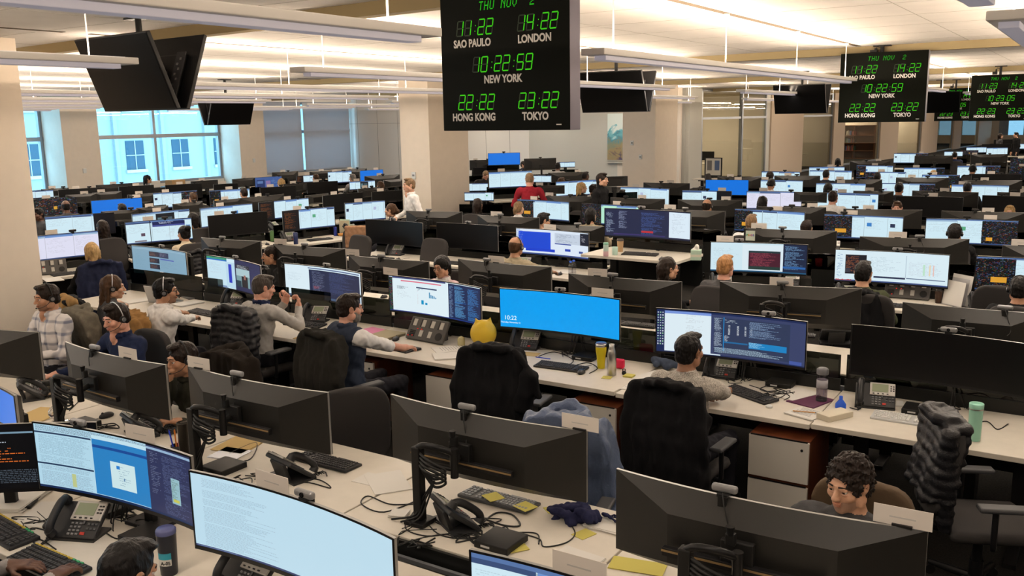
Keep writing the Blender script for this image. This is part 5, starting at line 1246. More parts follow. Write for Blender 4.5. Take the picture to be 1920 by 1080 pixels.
row('fourth window row', 50, [
 ('w4a', 62, 358, 84, 357, 'docs', Cd()), ('w4b', 109, 356, 193, 351, 'off', Cd(.4, .7)), ('w4c', 221, 349.5, 290, 347, 'off', Cd(.5)), ('w4d', 308, 347, 380, 343.5, 'off', Cd(.4, .8)), ('w4e', 400, 346, 446, 343, 'off', Cd(.4)), ('w4f', 475, 332.5, 531, 330.5, 'bluish', Cd(None, .9)), ('w4g', 553, 329.5, 599, 328, 'darkl', Cd(.5)), ('w4h', 611.5, 322, 662, 320, 'docs', Cd(.3, .7)), ('w4i', 673, 320, 720, 317.8, 'lock2', Cd(.7)),
], 0)
row('third window back row', 50, [
 ('v3a', 78, 354.7, 127, 352, 'back', Cd(.4, .8)), ('v3b', 179, 347, 258, 342.5, 'back', Cd(.4, .6)), ('v3c', 357, 340, 408, 337, 'back', Cd(.4)), ('v3d', 507, 323, 561, 321, 'back', Cd(.4, .6)), ('v3e', 578, 322, 625, 320, 'back', Cd(.5)), ('v3f', 640, 318, 687, 315, 'back', Cd(.3, .6)),
], 0)
# desks beyond the central column
row('back area', -30, [
 ('m1', 927.5, 288, 962, 285.5, 'lock2', Cd(None, .5, z=1.75, dz=1.15, yaw=R(12), phrase='blue lock screen on the high desk by back wall')),
 ('m2', 925, 323.5, 988, 319, 'docs', Cd(.3, None, z=1.62, dz=1.02, yaw=R(20), phrase='white screen beside the man in red')),
 ('m3', 990, 329, 1034, 329, 'docs', Cd(None, .8, phrase='white screen right of the man in red')),
 ('m4', 1059, 342, 1108, 335.5, 'docs', Cd(None, None, yaw=R(25), phrase='white screen behind the blond woman')),
 ('m5', 868, 345, 910, 342, 'docs', Cd(None, None, yaw=R(5), phrase='white screen at the right side of the column')),
 ('m7', 1017, 348.5, 1048, 346.5, 'back', Cd(.1, None, phrase='small monitor back right of the man in red')),
 ('m8', 1041.6, 325, 1082, 321, 'back', Cd(.8, None, yaw=R(10), phrase='monitor back below the grey-shirted man')),
 ('m9', 988.5, 298, 1036, 295.5, 'back', Cd(None, .5, z=1.5, yaw=R(10), phrase='big monitor back right of the vested man')),
 ('m10', 1053, 304.5, 1070, 303, 'docs', Cd(None, None, yaw=R(10), phrase='narrow blue screen right of the grey-shirted man')),
 ('m11', 888, 301, 927, 298.5, 'back', Cd(.2, .6, yaw=R(12), phrase='monitor back left of the high blue screen')),
 ('m12', 1136, 331.5, 1159, 330, 'back', Cd(None, None, z=1.62, dz=1.05, yaw=R(10), phrase='raised monitor back behind the man in black')),
 ('m13', 889, 361, 907, 360, 'docs', Cd(None, None, yaw=R(-10), phrase='white screen behind the long-haired woman by column')),
 ('m14', 890, 315, 925, 313, 'off', Cd(None, None, yaw=R(10), phrase='dark screen over the leaning woman by column')),
], 1, slack=25)

# ---------------------------------------------------------------- the near benches, desk by desk
def bench(rname, u0, us, v0, v1, away, names, z=DESK_Z, zs=None):
    for i, (a, c) in enumerate(zip(us[:-1], us[1:])):
        p = uv((a + c) / 2, (v0 + v1) / 2); desk(names[i], p, R(-33) + (math.pi if away else 0), abs(c - a) - .012, v1 - v0, (zs[i] if zs else z), screen=v0 > 5 and not away)
bench('', 0, [-8.9, -7.4, -5.98, -4.58, -3.18, -1.80, -.40], 2.05, 2.98, False, ['white desk by the left edge under the blue screen', 'white desk at the left edge under the orange screen', 'white desk with the trading keyboard at lower left', 'white desk with the black tumbler at the bottom', 'white desk under the bottom document screen', 'white desk at the bottom right corner'])
bench('', 0, [-8.9, -7.45, -6.03, -4.60, -3.17, -1.75, -.25, 1.2], 3.18, 3.98, True, ['white desk before the plaid-shirted man, leftmost', 'white desk with the clear coffee cup', 'white desk with the glass globe', 'white desk with pens and the tall dark cup', 'white desk with the navy scarf', 'white desk before the curly-haired man', 'white desk at the lower right, out past the curly man'])
bench('', 0, [-10.0, -8.62, -7.2, -5.77, -4.34, -2.90, -1.47, -.04, 1.4], 5.84, 6.70, False, ['white desk before the brown-haired woman with headset', 'white desk before the man in the white shirt', 'white desk before the man in the grey sweater', 'white desk before the man in the vest', 'white desk with the yellow ball and black keyboard', 'white desk before the speckled sweater man', 'white desk with the white keyboard', 'white desk with the teal tumbler at the right edge'], zs=[.74, .74, .74, .74, .74, .732, .74, .74])
bench('', 0, [-10.2, -8.75, -7.3, -5.85, -4.4, -2.95, -1.5, -.05, 1.4], 7.14, 7.98, True, ['white desk leftmost on the far side of second bench', 'white desk behind the video-call screen', 'white desk before the half-hidden woman', 'white desk before the woman in glasses', 'white desk right of the woman in glasses', 'white desk behind the blue lock screen', 'white desk behind the speckled man\'s code screen', 'white desk behind the dark right screen'])
b = MB()
def trough(label, u0, u1, v0, v1):
    t = thing('cable_trough', label, 'cable trough', uv((u0 + u1) / 2, (v0 + v1) / 2), R(-33)); L = u1 - u0; w = v1 - v0
    b = MB(); b.box((0, 0, .60), (L, w, .05)); b.build('cable_shelf', mat('dark trough metal', (.016, .016, .015), .3), t)
    for k in range(int(L / 1.45)):
        b = MB(); b.box((-L / 2 + .5 + k * 1.45, 0, .29), (.08, w * .8, .575)); b.build('leg', m_leg, t)
    for s in (-1, 1):
        b = MB(); b.box((0, s * w * .36, .645), (L, .02, .05)); b.build('rail', m_alu, t)
trough('dark cable trough between the nearest two monitor rows', -8.6, .9, 3.0, 3.15)
trough('dark cable trough behind the blue lock screen row', -9.8, 1.3, 6.76, 7.10)
# drawer units under the second screen row
for u, v, l in ((-3.06, 6.05, 'drawer unit under the desk left of the speckled sweater man'), (-1.65, 6.03, 'white two-drawer unit right of the speckled sweater man'), (-4.46, 6.08, 'drawer unit left of the black jacket chair'), (-5.5, 6.14, 'drawer unit beside the grey sweater man'), (.2, 6.14, 'drawer unit under the teal tumbler desk')):
    ped.place(l, 'drawer unit', uv(u, v), R(-33), 'white drawer units with wood sides')

# ---------------------------------------------------------------- people at work
taupe = mat('taupe chair fabric', (.085, .058, .036), .7, bump=.3, bscale=500)
seats = 0
def sit(label, px, py, yaw, hz=1.20, chairlab=None, cover=None, **k):
    o = person(label, px, py, R(yaw), hz=None, seat=(hz - 1.20), **k)
    if chairlab is not False:
        ch.place(chairlab or ('dark office chair of the ' + ' '.join(label.split()[:10])), 'chair', (o.location.x, o.location.y, 0), R(yaw), 'office chairs in use', over=cover)
    return o
HD = ((-.20, .50, .775), (.20, .50, .775))
p1 = sit('man in pale plaid shirt wearing a headset with microphone', 88, 557, 147, hz=1.25, top='plaid shirt', skin='tan', hair=('short', 'dark'), extra=('collar', 'open', 'headset', 'stubble'), hpitch=-.08, hyaw=-.12, hands=((-.12, .28, .80), (.22, .34, .80)), detail=2, lean=0)
p2 = sit('young man in navy shirt with thin silver headset looking down', 218, 595, 147, hz=1.23, top='navy shirt', skin='pink', hair=('short', 'dark'), extra=('collar', 'open', 'headset silver'), hpitch=-.22, hyaw=-.05, hands=((-.20, .42, .775), ('at', 108, 702, .78)), detail=2, lean=.12)
p3 = sit('man in dark green jacket with headset resting chin on fist', 342, 672, 147, hz=1.14, top='dark green jacket', skin='tan', hair=('short', 'dark'), extra=('one ear headset', 'stubble', 'collar'), hpitch=-.12, hyaw=-.25, hroll=.06, hands=((-.26, .42, .775), (.05, .27, .99)), palm=((0, 0, 1), (.2, .5, .4), None, (-.3, -.1, .9)), curl=(.4, 1.1), pole=((-.55, -.45, -.8), (.3, .2, -1)), detail=2, lean=.26)
p4 = sit('young man with curly brown hair looking down behind the big monitor', 1592, 905, 147, hz=1.17, top='charcoal top', skin='light', hair=('curly', 'dark'), extra=('stubble',), hpitch=-.16, hyaw=-.36, detail=2, lean=.14, hands=((-.2, .42, .775), (.2, .42, .775)), cover=dict(seat=taupe, backrest=taupe), chairlab='taupe brown office chair behind the curly-haired man')
p5 = sit('person seen as dark hair at the bottom edge', 240, 1072, -33, hz=1.17, top='black top', skin='tan', hair=('short', 'black'), detail=2, lean=.30, hands=((-.24, .36, .78), (.24, .36, .78)), hpitch=-.35)
b6 = uv(-4.02, 1.62)
def local(base, yaw, px, py, z): return Matrix.Rotation(-yaw, 3, 'Z') @ (at(px, py, z) - base)
p6 = sit('person typing at the lower left edge, only the hands in view', 62, 1138, -48, hz=1.18, top='grey shirt', skin='dark', hair=('short', 'black'), detail=2, lean=.16, hands=(local(b6, R(-48), 20, 1062, .80), local(b6, R(-48), 95, 1085, .80)), base=b6, sleeve='long')
p7 = sit('woman with long brown hair and headset in a grey sweater', 212, 538, -50, hz=1.18, top='charcoal top', skin='light', hair=('long', 'brown'), extra=('headset silver',), female=True, lean=.22, hyaw=-.25, hands=(('at', 246, 556, .78), ('at', 262, 552, .78)), detail=1, hpitch=-.1)
p8 = sit('dark-haired man in a white shirt with glasses and headset', 310, 545, -48, hz=1.24, top='white shirt', skin='tan', hair=('short', 'black'), extra=('glasses', 'headset silver', 'stubble', 'collar'), lean=.14, hyaw=-.45, hands=(('at', 372, 590, .78), ('at', 396, 598, .78)), detail=2, hpitch=-.05)
p9 = sit('grey-haired man in a pale grey sweater, hands raised to chin', 494, 538, -36, hz=1.22, top='grey sweater', skin='pink', hair=('short', 'greydark'), extra=('collar', ('c', 'navy shirt')), lean=.16, hyaw=-.35, hpitch=-.2, hands=((-.02, .38, 1.02), (.13, .42, .98)), palm=((0, .6, .4), (.3, .6, .3), (.2, .2, .9), (-.1, .2, .9)), curl=(1.0, .9), pole=((-.6, -.3, -.8), (.7, -.2, -.7)), detail=1)
p10 = sit('bearded man in navy vest over a white shirt using a mouse', 655, 577, -46, hz=1.24, top='white shirt', skin='pink', hair=('short', 'dark'), extra=('vest', ('v', 'navy vest'), 'beard'), sleeve='roll', lean=.06, hyaw=-.30, hpitch=-.08, hands=(('at', 700, 640, .775), ('at', 782, 658, .775)), detail=2, pole=((-.5, -.4, -.8), (.75, -.35, -.75)))
p11 = sit('dark-haired man in speckled grey sweater seen from behind', 1292, 658, -36, hz=1.22, top='marl sweater', skin='brown', hair=('short', 'black'), lean=.12, hyaw=-.22, hands=((-.10, .48, .79), ('at', 1366, 735, .79)), detail=2, extra=('stubble',), pole=((-.7, -.2, -.7), (.9, -.3, -.6)))
p12 = sit('woman with black bob and glasses in a pink shirt', 828, 500, 152, hz=1.15, top='pink shirt', skin='light', hair=('bob', 'black'), extra=('glasses', 'collar', ('c', 'white shirt')), female=True, detail=1, hyaw=-.05, hpitch=-.12, lean=.1)
p13 = sit('woman with tied dark hair half hidden by a monitor, looking left', 508, 478, 130, hz=1.13, top='black jacket', skin='tan', hair=('bun', 'dark'), female=True, detail=1, hyaw=-.35, hpitch=-.05)
sit('blond woman in black at the first window row', 172, 472, 38, hz=1.18, top='black top', skin='fair', hair=('bob', 'blond'), female=True, detail=1, lean=.12)
sit('woman with dark hair in a bun wearing cream', 345, 438, 42, hz=1.18, top='cream sweater', skin='light', hair=('bun', 'black'), female=True, detail=1, hyaw=.2, lean=.18)
sit('dark-haired woman in black behind the blond woman', 192, 427, 42, hz=1.2, top='black top', skin='light', hair=('long', 'dark'), female=True, lean=.1)
sit('dark-haired person in brown jacket behind the bun woman', 362, 412, 42, hz=1.18, top='brown coat', skin='light', hair=('bob', 'black'))
sit('bald dark-skinned man before the trading-grid screen by windows', 123, 387, 46, top='charcoal top', skin='dark', hair=('bald', 'black'))
sit('dark-skinned person peeking out beside the left column', 72, 402, 160, top='charcoal top', skin='dark', hair=('short', 'black'), hz=1.12)
sit('dark-haired person before the plain blue window-row screen', 229, 393, 46, top='navy shirt', skin='tan', hair=('short', 'black'), hz=1.15)
sit('brown-haired man before the white and trading-grid window screen', 362, 371, 46, top='charcoal top', skin='light', hair=('short', 'brown'))
sit('short-haired man in dark shirt at third window row, middle', 457, 362, 46, top='black top', skin='light', hair=('short', 'dark'))
sit('brown-haired woman in black facing left beside the white screen', 733, 394, 75, hz=1.2, top='black top', skin='light', hair=('pony', 'brown'), female=True, detail=1)
sit('woman with long brown hair left of the central column', 713, 349, 40, top='black top', skin='light', hair=('long', 'brown'), female=True)
sit('blond person before the dim blue window-row screen', 527, 344, 50, top='grey shirt', skin='fair', hair=('wavy', 'blond'))
sit('brown-haired man at the fourth window row, middle', 592, 334, 50, top='charcoal top', skin='pink', hair=('short', 'brown'))
sit('grey-haired person at the fourth window row, right', 661, 334, 50, top='grey shirt', skin='fair', hair=('short', 'grey'))
sit('dark-haired woman in grey at the far window facing right', 277, 336, -60, hz=1.26, top='grey shirt', skin='light', hair=('long', 'black'), female=True)
person('man in white shirt standing in front of the central column', 767, 347, R(115), hz=1.66, top='white shirt', skin='fair', hair=('short', 'light'), stand=True, extra=('collar', 'open'), hands=((-.24, .08, .88), (.20, .26, 1.02)), detail=1, hyaw=.05)
person('broad man in a dark red fleece standing with back to us', 993, 336, R(-5), hz=1.62, top='red fleece', skin='pink', hair=('short', 'light'), stand=True, hands=((-.22, .30, 1.10), (.22, .30, 1.10)), detail=1, hpitch=-.2)
person('dark-haired man standing in a black turtleneck, smiling right', 1129, 337, R(-120), hz=1.66, top='black top', skin='fair', hair=('short', 'dark'), stand=True, extra=('turtle',), hands=((-.26, .05, .84), (.26, .05, .84)), detail=1)
sit('woman with long blond hair facing right in black', 1091, 352, -85, hz=1.26, top='black top', skin='fair', hair=('long', 'blond'), female=True, detail=1)
sit('dark-haired person in white beside the man in black', 1113, 355, -70, hz=1.14, top='white shirt', skin='light', hair=('short', 'dark'))
sit('man in dark vest over white shirt by the back wall', 982, 309, -160, hz=1.28, top='white shirt', skin='light', hair=('short', 'dark'), extra=('vest', ('v', 'navy vest'), 'stubble'), hyaw=.6)
sit('dark-skinned man in a grey shirt by the back wall', 1046, 312, -20, hz=1.26, top='grey shirt', skin='dark', hair=('short', 'black'))
sit('fair woman leaning over papers right of the column', 911, 328, -150, hz=1.2, top='black top', skin='pink', hair=('pony', 'light'), female=True, hpitch=-.5)
sit('man with short brown hair and headset behind small monitor back', 1053, 342, -50, hz=1.2, top='charcoal top', skin='pink', hair=('short', 'brown'), extra=('headset',))
sit('dark-haired person sitting low before the white back-area screen', 921, 357, 20, hz=1.12, top='black top', skin='tan', hair=('short', 'black'))
sit('person in cream leaning near the grey wall', 1098, 330, -60, hz=1.2, top='cream sweater', skin='dark', hair=('short', 'black'))
sit('dark-haired person half hidden before the fifth-row white screen', 1166, 366, -33, hz=1.15, top='black top', skin='light', hair=('short', 'black'))
sit('woman with long dark hair at the right edge of the column', 896, 384, -20, hz=1.2, top='black top', skin='light', hair=('long', 'dark'), female=True)
sit('person with light brown ponytail before a trading screen', 973, 390, -33, hz=1.22, top='white shirt', skin='fair', hair=('pony', 'light'), female=True)
sit('black-haired man in white shirt and glasses, head bowed right', 1019, 413, -70, hz=1.2, top='white shirt', skin='light', hair=('short', 'black'), extra=('glasses',), hpitch=-.2, detail=1)
sit('dark-haired person in beige before the green trading screen', 1108, 404, -33, hz=1.2, top='oatmeal top', skin='light', hair=('bob', 'black'))
sit('bald man in oatmeal sweater with a headset', 968, 462, -36, hz=1.22, top='oatmeal top', skin='tan', hair=('bald', 'brown'), extra=('headset',), detail=1, lean=.12, hands=((-.17, .40, .78), ('at', 1050, 516, .78)))
sit('woman with long dark hair facing right behind lock screen', 1253, 503, -75, hz=1.17, top='black top', skin='light', hair=('long', 'dark'), female=True, detail=1, extra=('glasses',))
sit('man with short red-blond hair in charcoal', 1360, 500, -38, hz=1.22, top='charcoal top', skin='pink', hair=('short', 'red'), detail=1)
sit('black-haired man in olive before the spreadsheet screen', 1619, 512, -36, hz=1.2, top='olive top', skin='light', hair=('short', 'black'), detail=1)
sit('person with black hair and headset at right edge', 1912, 542, -33, hz=1.17, top='black top', skin='tan', hair=('short', 'black'), extra=('headset',), detail=1)
sit('person with headset before the fourth-row white screen', 1790, 437, -33, hz=1.2, top='black top', skin='tan', hair=('short', 'black'), extra=('headset',), detail=1)
sit('man with light brown hair in white before fourth-row trading screen', 1409, 417, -33, hz=1.22, top='white shirt', skin='pink', hair=('short', 'light'), detail=1)
sit('dark-haired person sitting low behind a third-row monitor back', 1512, 428, -33, hz=1.12, top='navy shirt', skin='light', hair=('short', 'dark'))
sit('balding man with headset at the fifth row', 1326, 386, -33, hz=1.2, top='charcoal top', skin='tan', hair=('bald', 'dark'), extra=('headset',))
sit('woman with long black hair before the lavender fifth-row screen', 1430, 380, -33, hz=1.2, top='black top', skin='light', hair=('long', 'black'), female=True)
sit('dark-haired man in white shirt at the fifth row', 1562, 370, -40, hz=1.28, top='white shirt', skin='pink', hair=('short', 'dark'), detail=1)
sit('person seen as brown hair behind a fourth-row name card', 1682, 390, 150, hz=1.14, top='charcoal top', skin='pink', hair=('short', 'brown'))
sit('blond person low behind the rightmost fourth-row monitor back', 1893, 398, 150, hz=1.08, top='grey shirt', skin='fair', hair=('short', 'blond'))
sit('man with bowed dark head and headset in white, sixth row', 1446, 345, -33, hz=1.22, top='white shirt', skin='tan', hair=('short', 'black'), extra=('headset',), hpitch=-.3)
sit('person with dark curly hair at the seventh row', 1444, 331, -33, hz=1.2, top='black top', skin='light', hair=('curly', 'dark'))
sit('dark-haired woman at the sixth row', 1553, 354, -33, hz=1.18, top='black top', skin='light', hair=('bob', 'black'), female=True)
sit('dark-haired man in a dark suit at the seventh row', 1549, 327, -33, hz=1.24, top='navy suit', skin='light', hair=('short', 'black'))
sit('man in navy suit before the sixth-row screen', 1686, 353, -36, hz=1.27, top='navy suit', skin='tan', hair=('short', 'black'), detail=1)
sit('person with brown hair low at the sixth row right', 1794, 356, -33, hz=1.06, top='black top', skin='light', hair=('short', 'brown'))
sit('dark-haired person right of the brown-haired one, sixth row', 1814, 352, -33, hz=1.20, top='black top', skin='light', hair=('short', 'black'))
sit('blond person at the seventh row right', 1750, 328, -33, hz=1.2, top='grey shirt', skin='fair', hair=('short', 'blond'))
sit('person with headset far right at the eighth row', 1824, 317, -33, hz=1.22, top='black top', skin='tan', hair=('short', 'black'), extra=('headset',))
sit('dark-haired person at the seventh row middle', 1645, 332, -33, hz=1.18, top='black top', skin='tan', hair=('short', 'black'))
sit('person with dark hair far away by the glazed offices', 1571, 304, -20, hz=1.22, top='black top', skin='tan', hair=('bob', 'black'))
sit('person in dark clothes far right at the ninth row', 1790, 291, -20, hz=1.25, top='navy shirt', skin='tan', hair=('short', 'black'))
sit('pink-faced man low before the seventh-row right screen', 1717, 322, -33, hz=1.1, top='charcoal top', skin='tan', hair=('short', 'black'))
person('woman standing at the far end window', 1876, 255, R(-90), hz=1.60, top='charcoal top', skin='light', hair=('long', 'dark'), stand=True, female=True, hands=((-.22, .1, .85), (.22, .1, .85)))
person('man standing at the far end window', 1905, 253, R(90), hz=1.66, top='black top', skin='light', hair=('short', 'black'), stand=True, hands=((-.22, .1, .85), (.22, .1, .85)))

# ---------------------------------------------------------------- coats and empty chairs
def over(p, *a, **k): return coat(a[0], p.location, p.rotation_euler[2], *a[1:], **k)
fleece = fabric('charcoal fleece', (.017, .016, .014)); blk = fabric('black cloth', (.005, .005, .006), .8); puff = mat('black quilted nylon', (.008, .008, .010), .42, bump=.3, bscale=120)
over(p1, 'taupe coat hung behind the plaid-shirted man', fabric('taupe wool', (.13, .115, .09)), seed=2, length=.68, name='coat', cat='coat')
over(p7, 'black jacket hung on the brown-haired woman\'s chair', blk, seed=5, length=.6)
over(p8, 'camel coat hung on the chair of the white-shirted man', fabric('camel wool', (.23, .125, .045)), seed=3, length=.72, name='coat', cat='coat')
over(p9, 'black quilted puffer jacket hung behind the grey sweater man', puff, seed=4, puffy=True, length=.70)
over(p3, 'dark brown hooded jacket on the chin-resting man\'s chair', fabric('dark brown cloth', (.013, .010, .008)), seed=6, length=.6, hood=True)
over(p10, 'dark charcoal fleece hung behind the vest man', fleece, seed=7, length=.72, wide=.27, name='fleece')
over(p11, 'black fleece hung behind the speckled sweater man', blk, seed=8, length=.74, wide=.26, name='fleece')
q = Solid(); q.cone((-.15, -.27, 1.10), (.16, -.27, 1.10), .05, k=.04).cone((-.15, -.31, 1.08), (-.17, -.33, .85), .05, k=.04).cone((.02, -.32, 1.08), (.03, -.35, .80), .055, k=.04)
o = link('scarf', q.mesh('scarf', fabric('tan scarf', (.28, .17, .07)), h=.011, warp=lambda X, Y, Z, L: .006 * wob(X, Y, Z, 60)), None, p7.location + Vector((0, 0, .0)), p7.rotation_euler[2]); tag(o, 'tan scarf lying over the black jacket on a chair', 'scarf')
def empty_chair(label, px, py, z, yaw, cl=None):
    p = at(px, py, z); a = R(yaw); c = Vector((p.x, p.y, 0)) + Vector((math.cos(a) * 0 - math.sin(a) * .25, math.cos(a) * .25 + math.sin(a) * 0, 0))   # px, py aim at the middle of the backrest
    c.z = 0; o = chair(label, c, a); o['group'] = 'empty office chairs'; return o
e1 = empty_chair('dark empty chair under the black jacket and tote', 920, 690, .95, -25)
coat('black jacket with sleeves spread over an empty chair', e1.location, e1.rotation_euler[2], blk, seed=11, length=.70, wide=.28, top=1.12)
q = Solid(); q.rbox((.30, -.30, .82), (.13, .10, .34), .04, rotm(0, .25, 0), k=.03); q.cone((.20, -.27, 1.10), (.36, -.30, .95), .022).cone((.36, -.30, .95), (.40, -.30, .80), .022)
o = link('bag', q.mesh('bag', blk, h=.012, warp=lambda X, Y, Z, L: .006 * wob(X, Y, Z, 40)), None, e1.location, e1.rotation_euler[2]); tag(o, 'black cloth bag hanging at the right of the black jacket', 'bag')
e2 = empty_chair('blue-grey empty chair behind the navy scarf desk', 1062, 800, 1.0, 160)
coat('blue quilted jacket over the empty chair right of monitor back', e2.location, e2.rotation_euler[2], mat('blue nylon', (.075, .10, .165), .45, bump=.4, bscale=90), seed=13, length=.66, wide=.28, top=1.10, hood=True)
empty_chair('dark grey empty chair right of the chin-resting man\'s monitor', 664, 790, .83, 195)
e4 = empty_chair('grey chair under the black puffer at right', 1758, 850, .85, -100)
coat('black quilted puffer jacket on the chair at right', e4.location, e4.rotation_euler[2], puff, seed=15, puffy=True, length=.46, wide=.20, top=1.10)
for lab, px, py, z, yw in (('grey empty chair below the dark window-row screen', 445, 402, .92, 42), ('grey empty chair left of the dark third-row screens', 672, 462, .9, -40), ('dark empty chair before the dark third-row screens', 812, 474, .86, -33), ('grey empty chair at right beyond the big dark screen', 1872, 570, .88, 150), ('dark chair half hidden right of the back before olive man', 1628, 602, .80, 150), ('grey chair left of the half-hidden woman', 465, 492, .82, 140), ('dark chair by the framed photographs', 1330, 333, .95, 60), ('dark chair before the green trading screen', 1085, 418, .85, -33)):
    empty_chair(lab, px, py, z, yw)
q = Solid(); q.rbox((0, -.255, .93), (.36, .10, .36), .03, k=.02)
pc = at(668, 442, .95); tch = chair('grey chair under the tan towel left of the dark screen', (pc.x, pc.y + .27), 0); tch['group'] = 'empty office chairs'; o = link('towel', q.mesh('towel', fabric('tan towel', (.30, .17, .10)), h=.013, warp=lambda X, Y, Z, L: .004 * wob(X, Y, Z, 50)), None); o.location = (pc.x, pc.y + .27, 0); tag(o, 'tan towel hung over a chair left of the dark screen', 'towel')
over_chair = lambda px, py, yaw: None
c2 = [o for o in bpy.data.objects if o.get('label', '').startswith('blond woman in black')][0]
over(c2, 'navy jacket hung behind the blond woman', fabric('navy cloth', (.016, .02, .045)), seed=21, length=.66)
c3 = [o for o in bpy.data.objects if o.get('label', '').startswith('woman with dark hair in a bun')][0]
over(c3, 'dark puffer jacket hung behind the bun woman', puff, seed=22, puffy=True, length=.5, top=.96)
c4 = [o for o in bpy.data.objects if o.get('label', '').startswith('black-haired man in olive')][0]
over(c4, 'black jacket hung behind the man in olive', blk, seed=23, length=.6)
c5 = [o for o in bpy.data.objects if o.get('label', '').startswith('man with short red-blond')][0]
# ---------------------------------------------------------------- things on desks
def put(proto, label, cat, px, py, z=DESK_Z, rz=R(-33), group=None, **k): return proto.place(label, cat, at(px, py, z), rz, group, **k)
G = 'desk phones'
put(ph, 'desk phone right of the yellow ball', 'phone', 985, 652, group=G, rz=R(-20)); put(ph, 'desk phone beside the blue bottle', 'phone', 1640, 760, group=G, rz=R(-22)); put(ph, 'desk phone right of the speckled sweater man', 'phone', 1352, 705, .732, R(-28), G)
put(ph, 'desk phone left of the vest man', 'phone', 592, 602, group=G, rz=R(-12)); put(ph, 'desk phone left of the grey sweater man', 'phone', 440, 572, group=G, rz=R(-10)); put(ph, 'desk phone with red light below the blue screen', 'phone', 152, 1000, group=G, rz=R(-10))
put(ph, 'desk phone seen from behind below the navy scarf monitor', 'phone', 852, 985, group=G, rz=R(-33 + 150)); put(ph, 'desk phone seen from behind at left by coffee cup', 'phone', 58, 745, group=G, rz=R(120)); put(ph, 'desk phone from behind below the navy-shirted man\'s monitor', 'phone', 262, 815, group=G, rz=R(130)); put(ph, 'desk phone from behind below the chin-resting man\'s monitor', 'phone', 545, 895, group=G, rz=R(135))
put(ph, 'desk phone before the dark third-row screens', 'phone', 741, 478, group=G, rz=R(-20)); put(ph, 'desk phone right of the bald man', 'phone', 1128, 495, group=G, rz=R(-20)); put(ph, 'desk phone on the raised desk', 'phone', 1212, 462, 1.08, R(-10), G); put(ph, 'desk phone right of the red-blond man', 'phone', 1478, 535, group=G, rz=R(-25)); put(ph, 'desk phone left of the half-hidden woman on clutter desk', 'phone', 541, 452, group=G, rz=R(30)); put(ph, 'desk phone cut by the bottom edge', 'phone', 470, 1095, group=G)
put(tur, 'grey dealer board before the bar-chart screen', 'dealer board', 800, 640, rz=R(-38)); put(tur, 'dealer board before the dark third-row screen', 'dealer board', 875, 480, rz=R(-25)); put(tur, 'dealer board before the spreadsheet screen', 'dealer board', 1700, 560, rz=R(-30)); put(tur, 'dealer board left of the blond woman', 'dealer board', 122, 500, rz=R(30)); put(tur, 'dealer board left of the man in red', 'dealer board', 945, 366, 1.02, R(10)); put(tur, 'dealer board by the first-row dark area of window desks', 'dealer board', 92, 515, rz=R(30))
K = 'keyboards'
put(kb, 'black keyboard below the blue lock screen', 'keyboard', 1052, 690, group=K, rz=R(-30)); put(kb, 'black keyboard under the speckled sweater man\'s hand', 'keyboard', 1405, 742, .732, R(-60), K); put(kbw, 'slim white keyboard beside the puffer jacket', 'keyboard', 1680, 786, group=K, rz=R(-33)); put(kb, 'black keyboard between the vest man\'s hands', 'keyboard', 742, 653, group=K, rz=R(-42)); put(kb, 'black keyboard right of the grey sweater man', 'keyboard', 572, 610, group=K, rz=R(-25)); put(kb, 'black keyboard left of the grey sweater man', 'keyboard', 382, 588, group=K, rz=R(-38))
put(kbg, 'grey keyboard below the navy scarf monitor', 'keyboard', 935, 940, group=K, rz=R(147)); put(kb, 'black keyboard beside the clear coffee cup', 'keyboard', 112, 722, group=K, rz=R(147)); put(kb, 'black keyboard behind the chin-resting man\'s monitor', 'keyboard', 612, 868, group=K, rz=R(147)); put(kb, 'black keyboard right of the computer mouse hand', 'keyboard', 300, 800, group=K, rz=R(147)); put(kbt, 'trading keyboard with yellow keys under dark hands', 'keyboard', 92, 1060, group=K, rz=R(-33)); put(kbt, 'trading keyboard at the left edge with green keys', 'keyboard', 8, 1000, group=K, rz=R(-38)); put(kb, 'black keyboard on the raised desk', 'keyboard', 1200, 478, 1.08, R(-25), K); put(kb, 'black keyboard on the cluttered window desk', 'keyboard', 600, 450, group=K, rz=R(38))
M_ = 'computer mice'
put(mouse, 'black mouse right of the long black keyboard', 'mouse', 1090, 700, group=M_, rz=R(-20)); put(mouse, 'black mouse right of the speckled sweater man', 'mouse', 1443, 753, .732, R(-40), M_); put(mouse, 'black mouse right of the grey sweater man\'s keyboard', 'mouse', 625, 622, group=M_, rz=R(-30)); put(mouse, 'grey mouse left of the dealer board', 'mouse', 742, 638, group=M_, rz=R(-10)); put(mouse, 'black mouse under the hand by the left monitor', 'mouse', 200, 782, group=M_, rz=R(147)); put(mouse, 'black mouse on the raised desk', 'mouse', 1240, 488, 1.08, R(-20), M_); put(mouse, 'black mouse below the blue screen phone', 'mouse', 100, 985, group=M_)
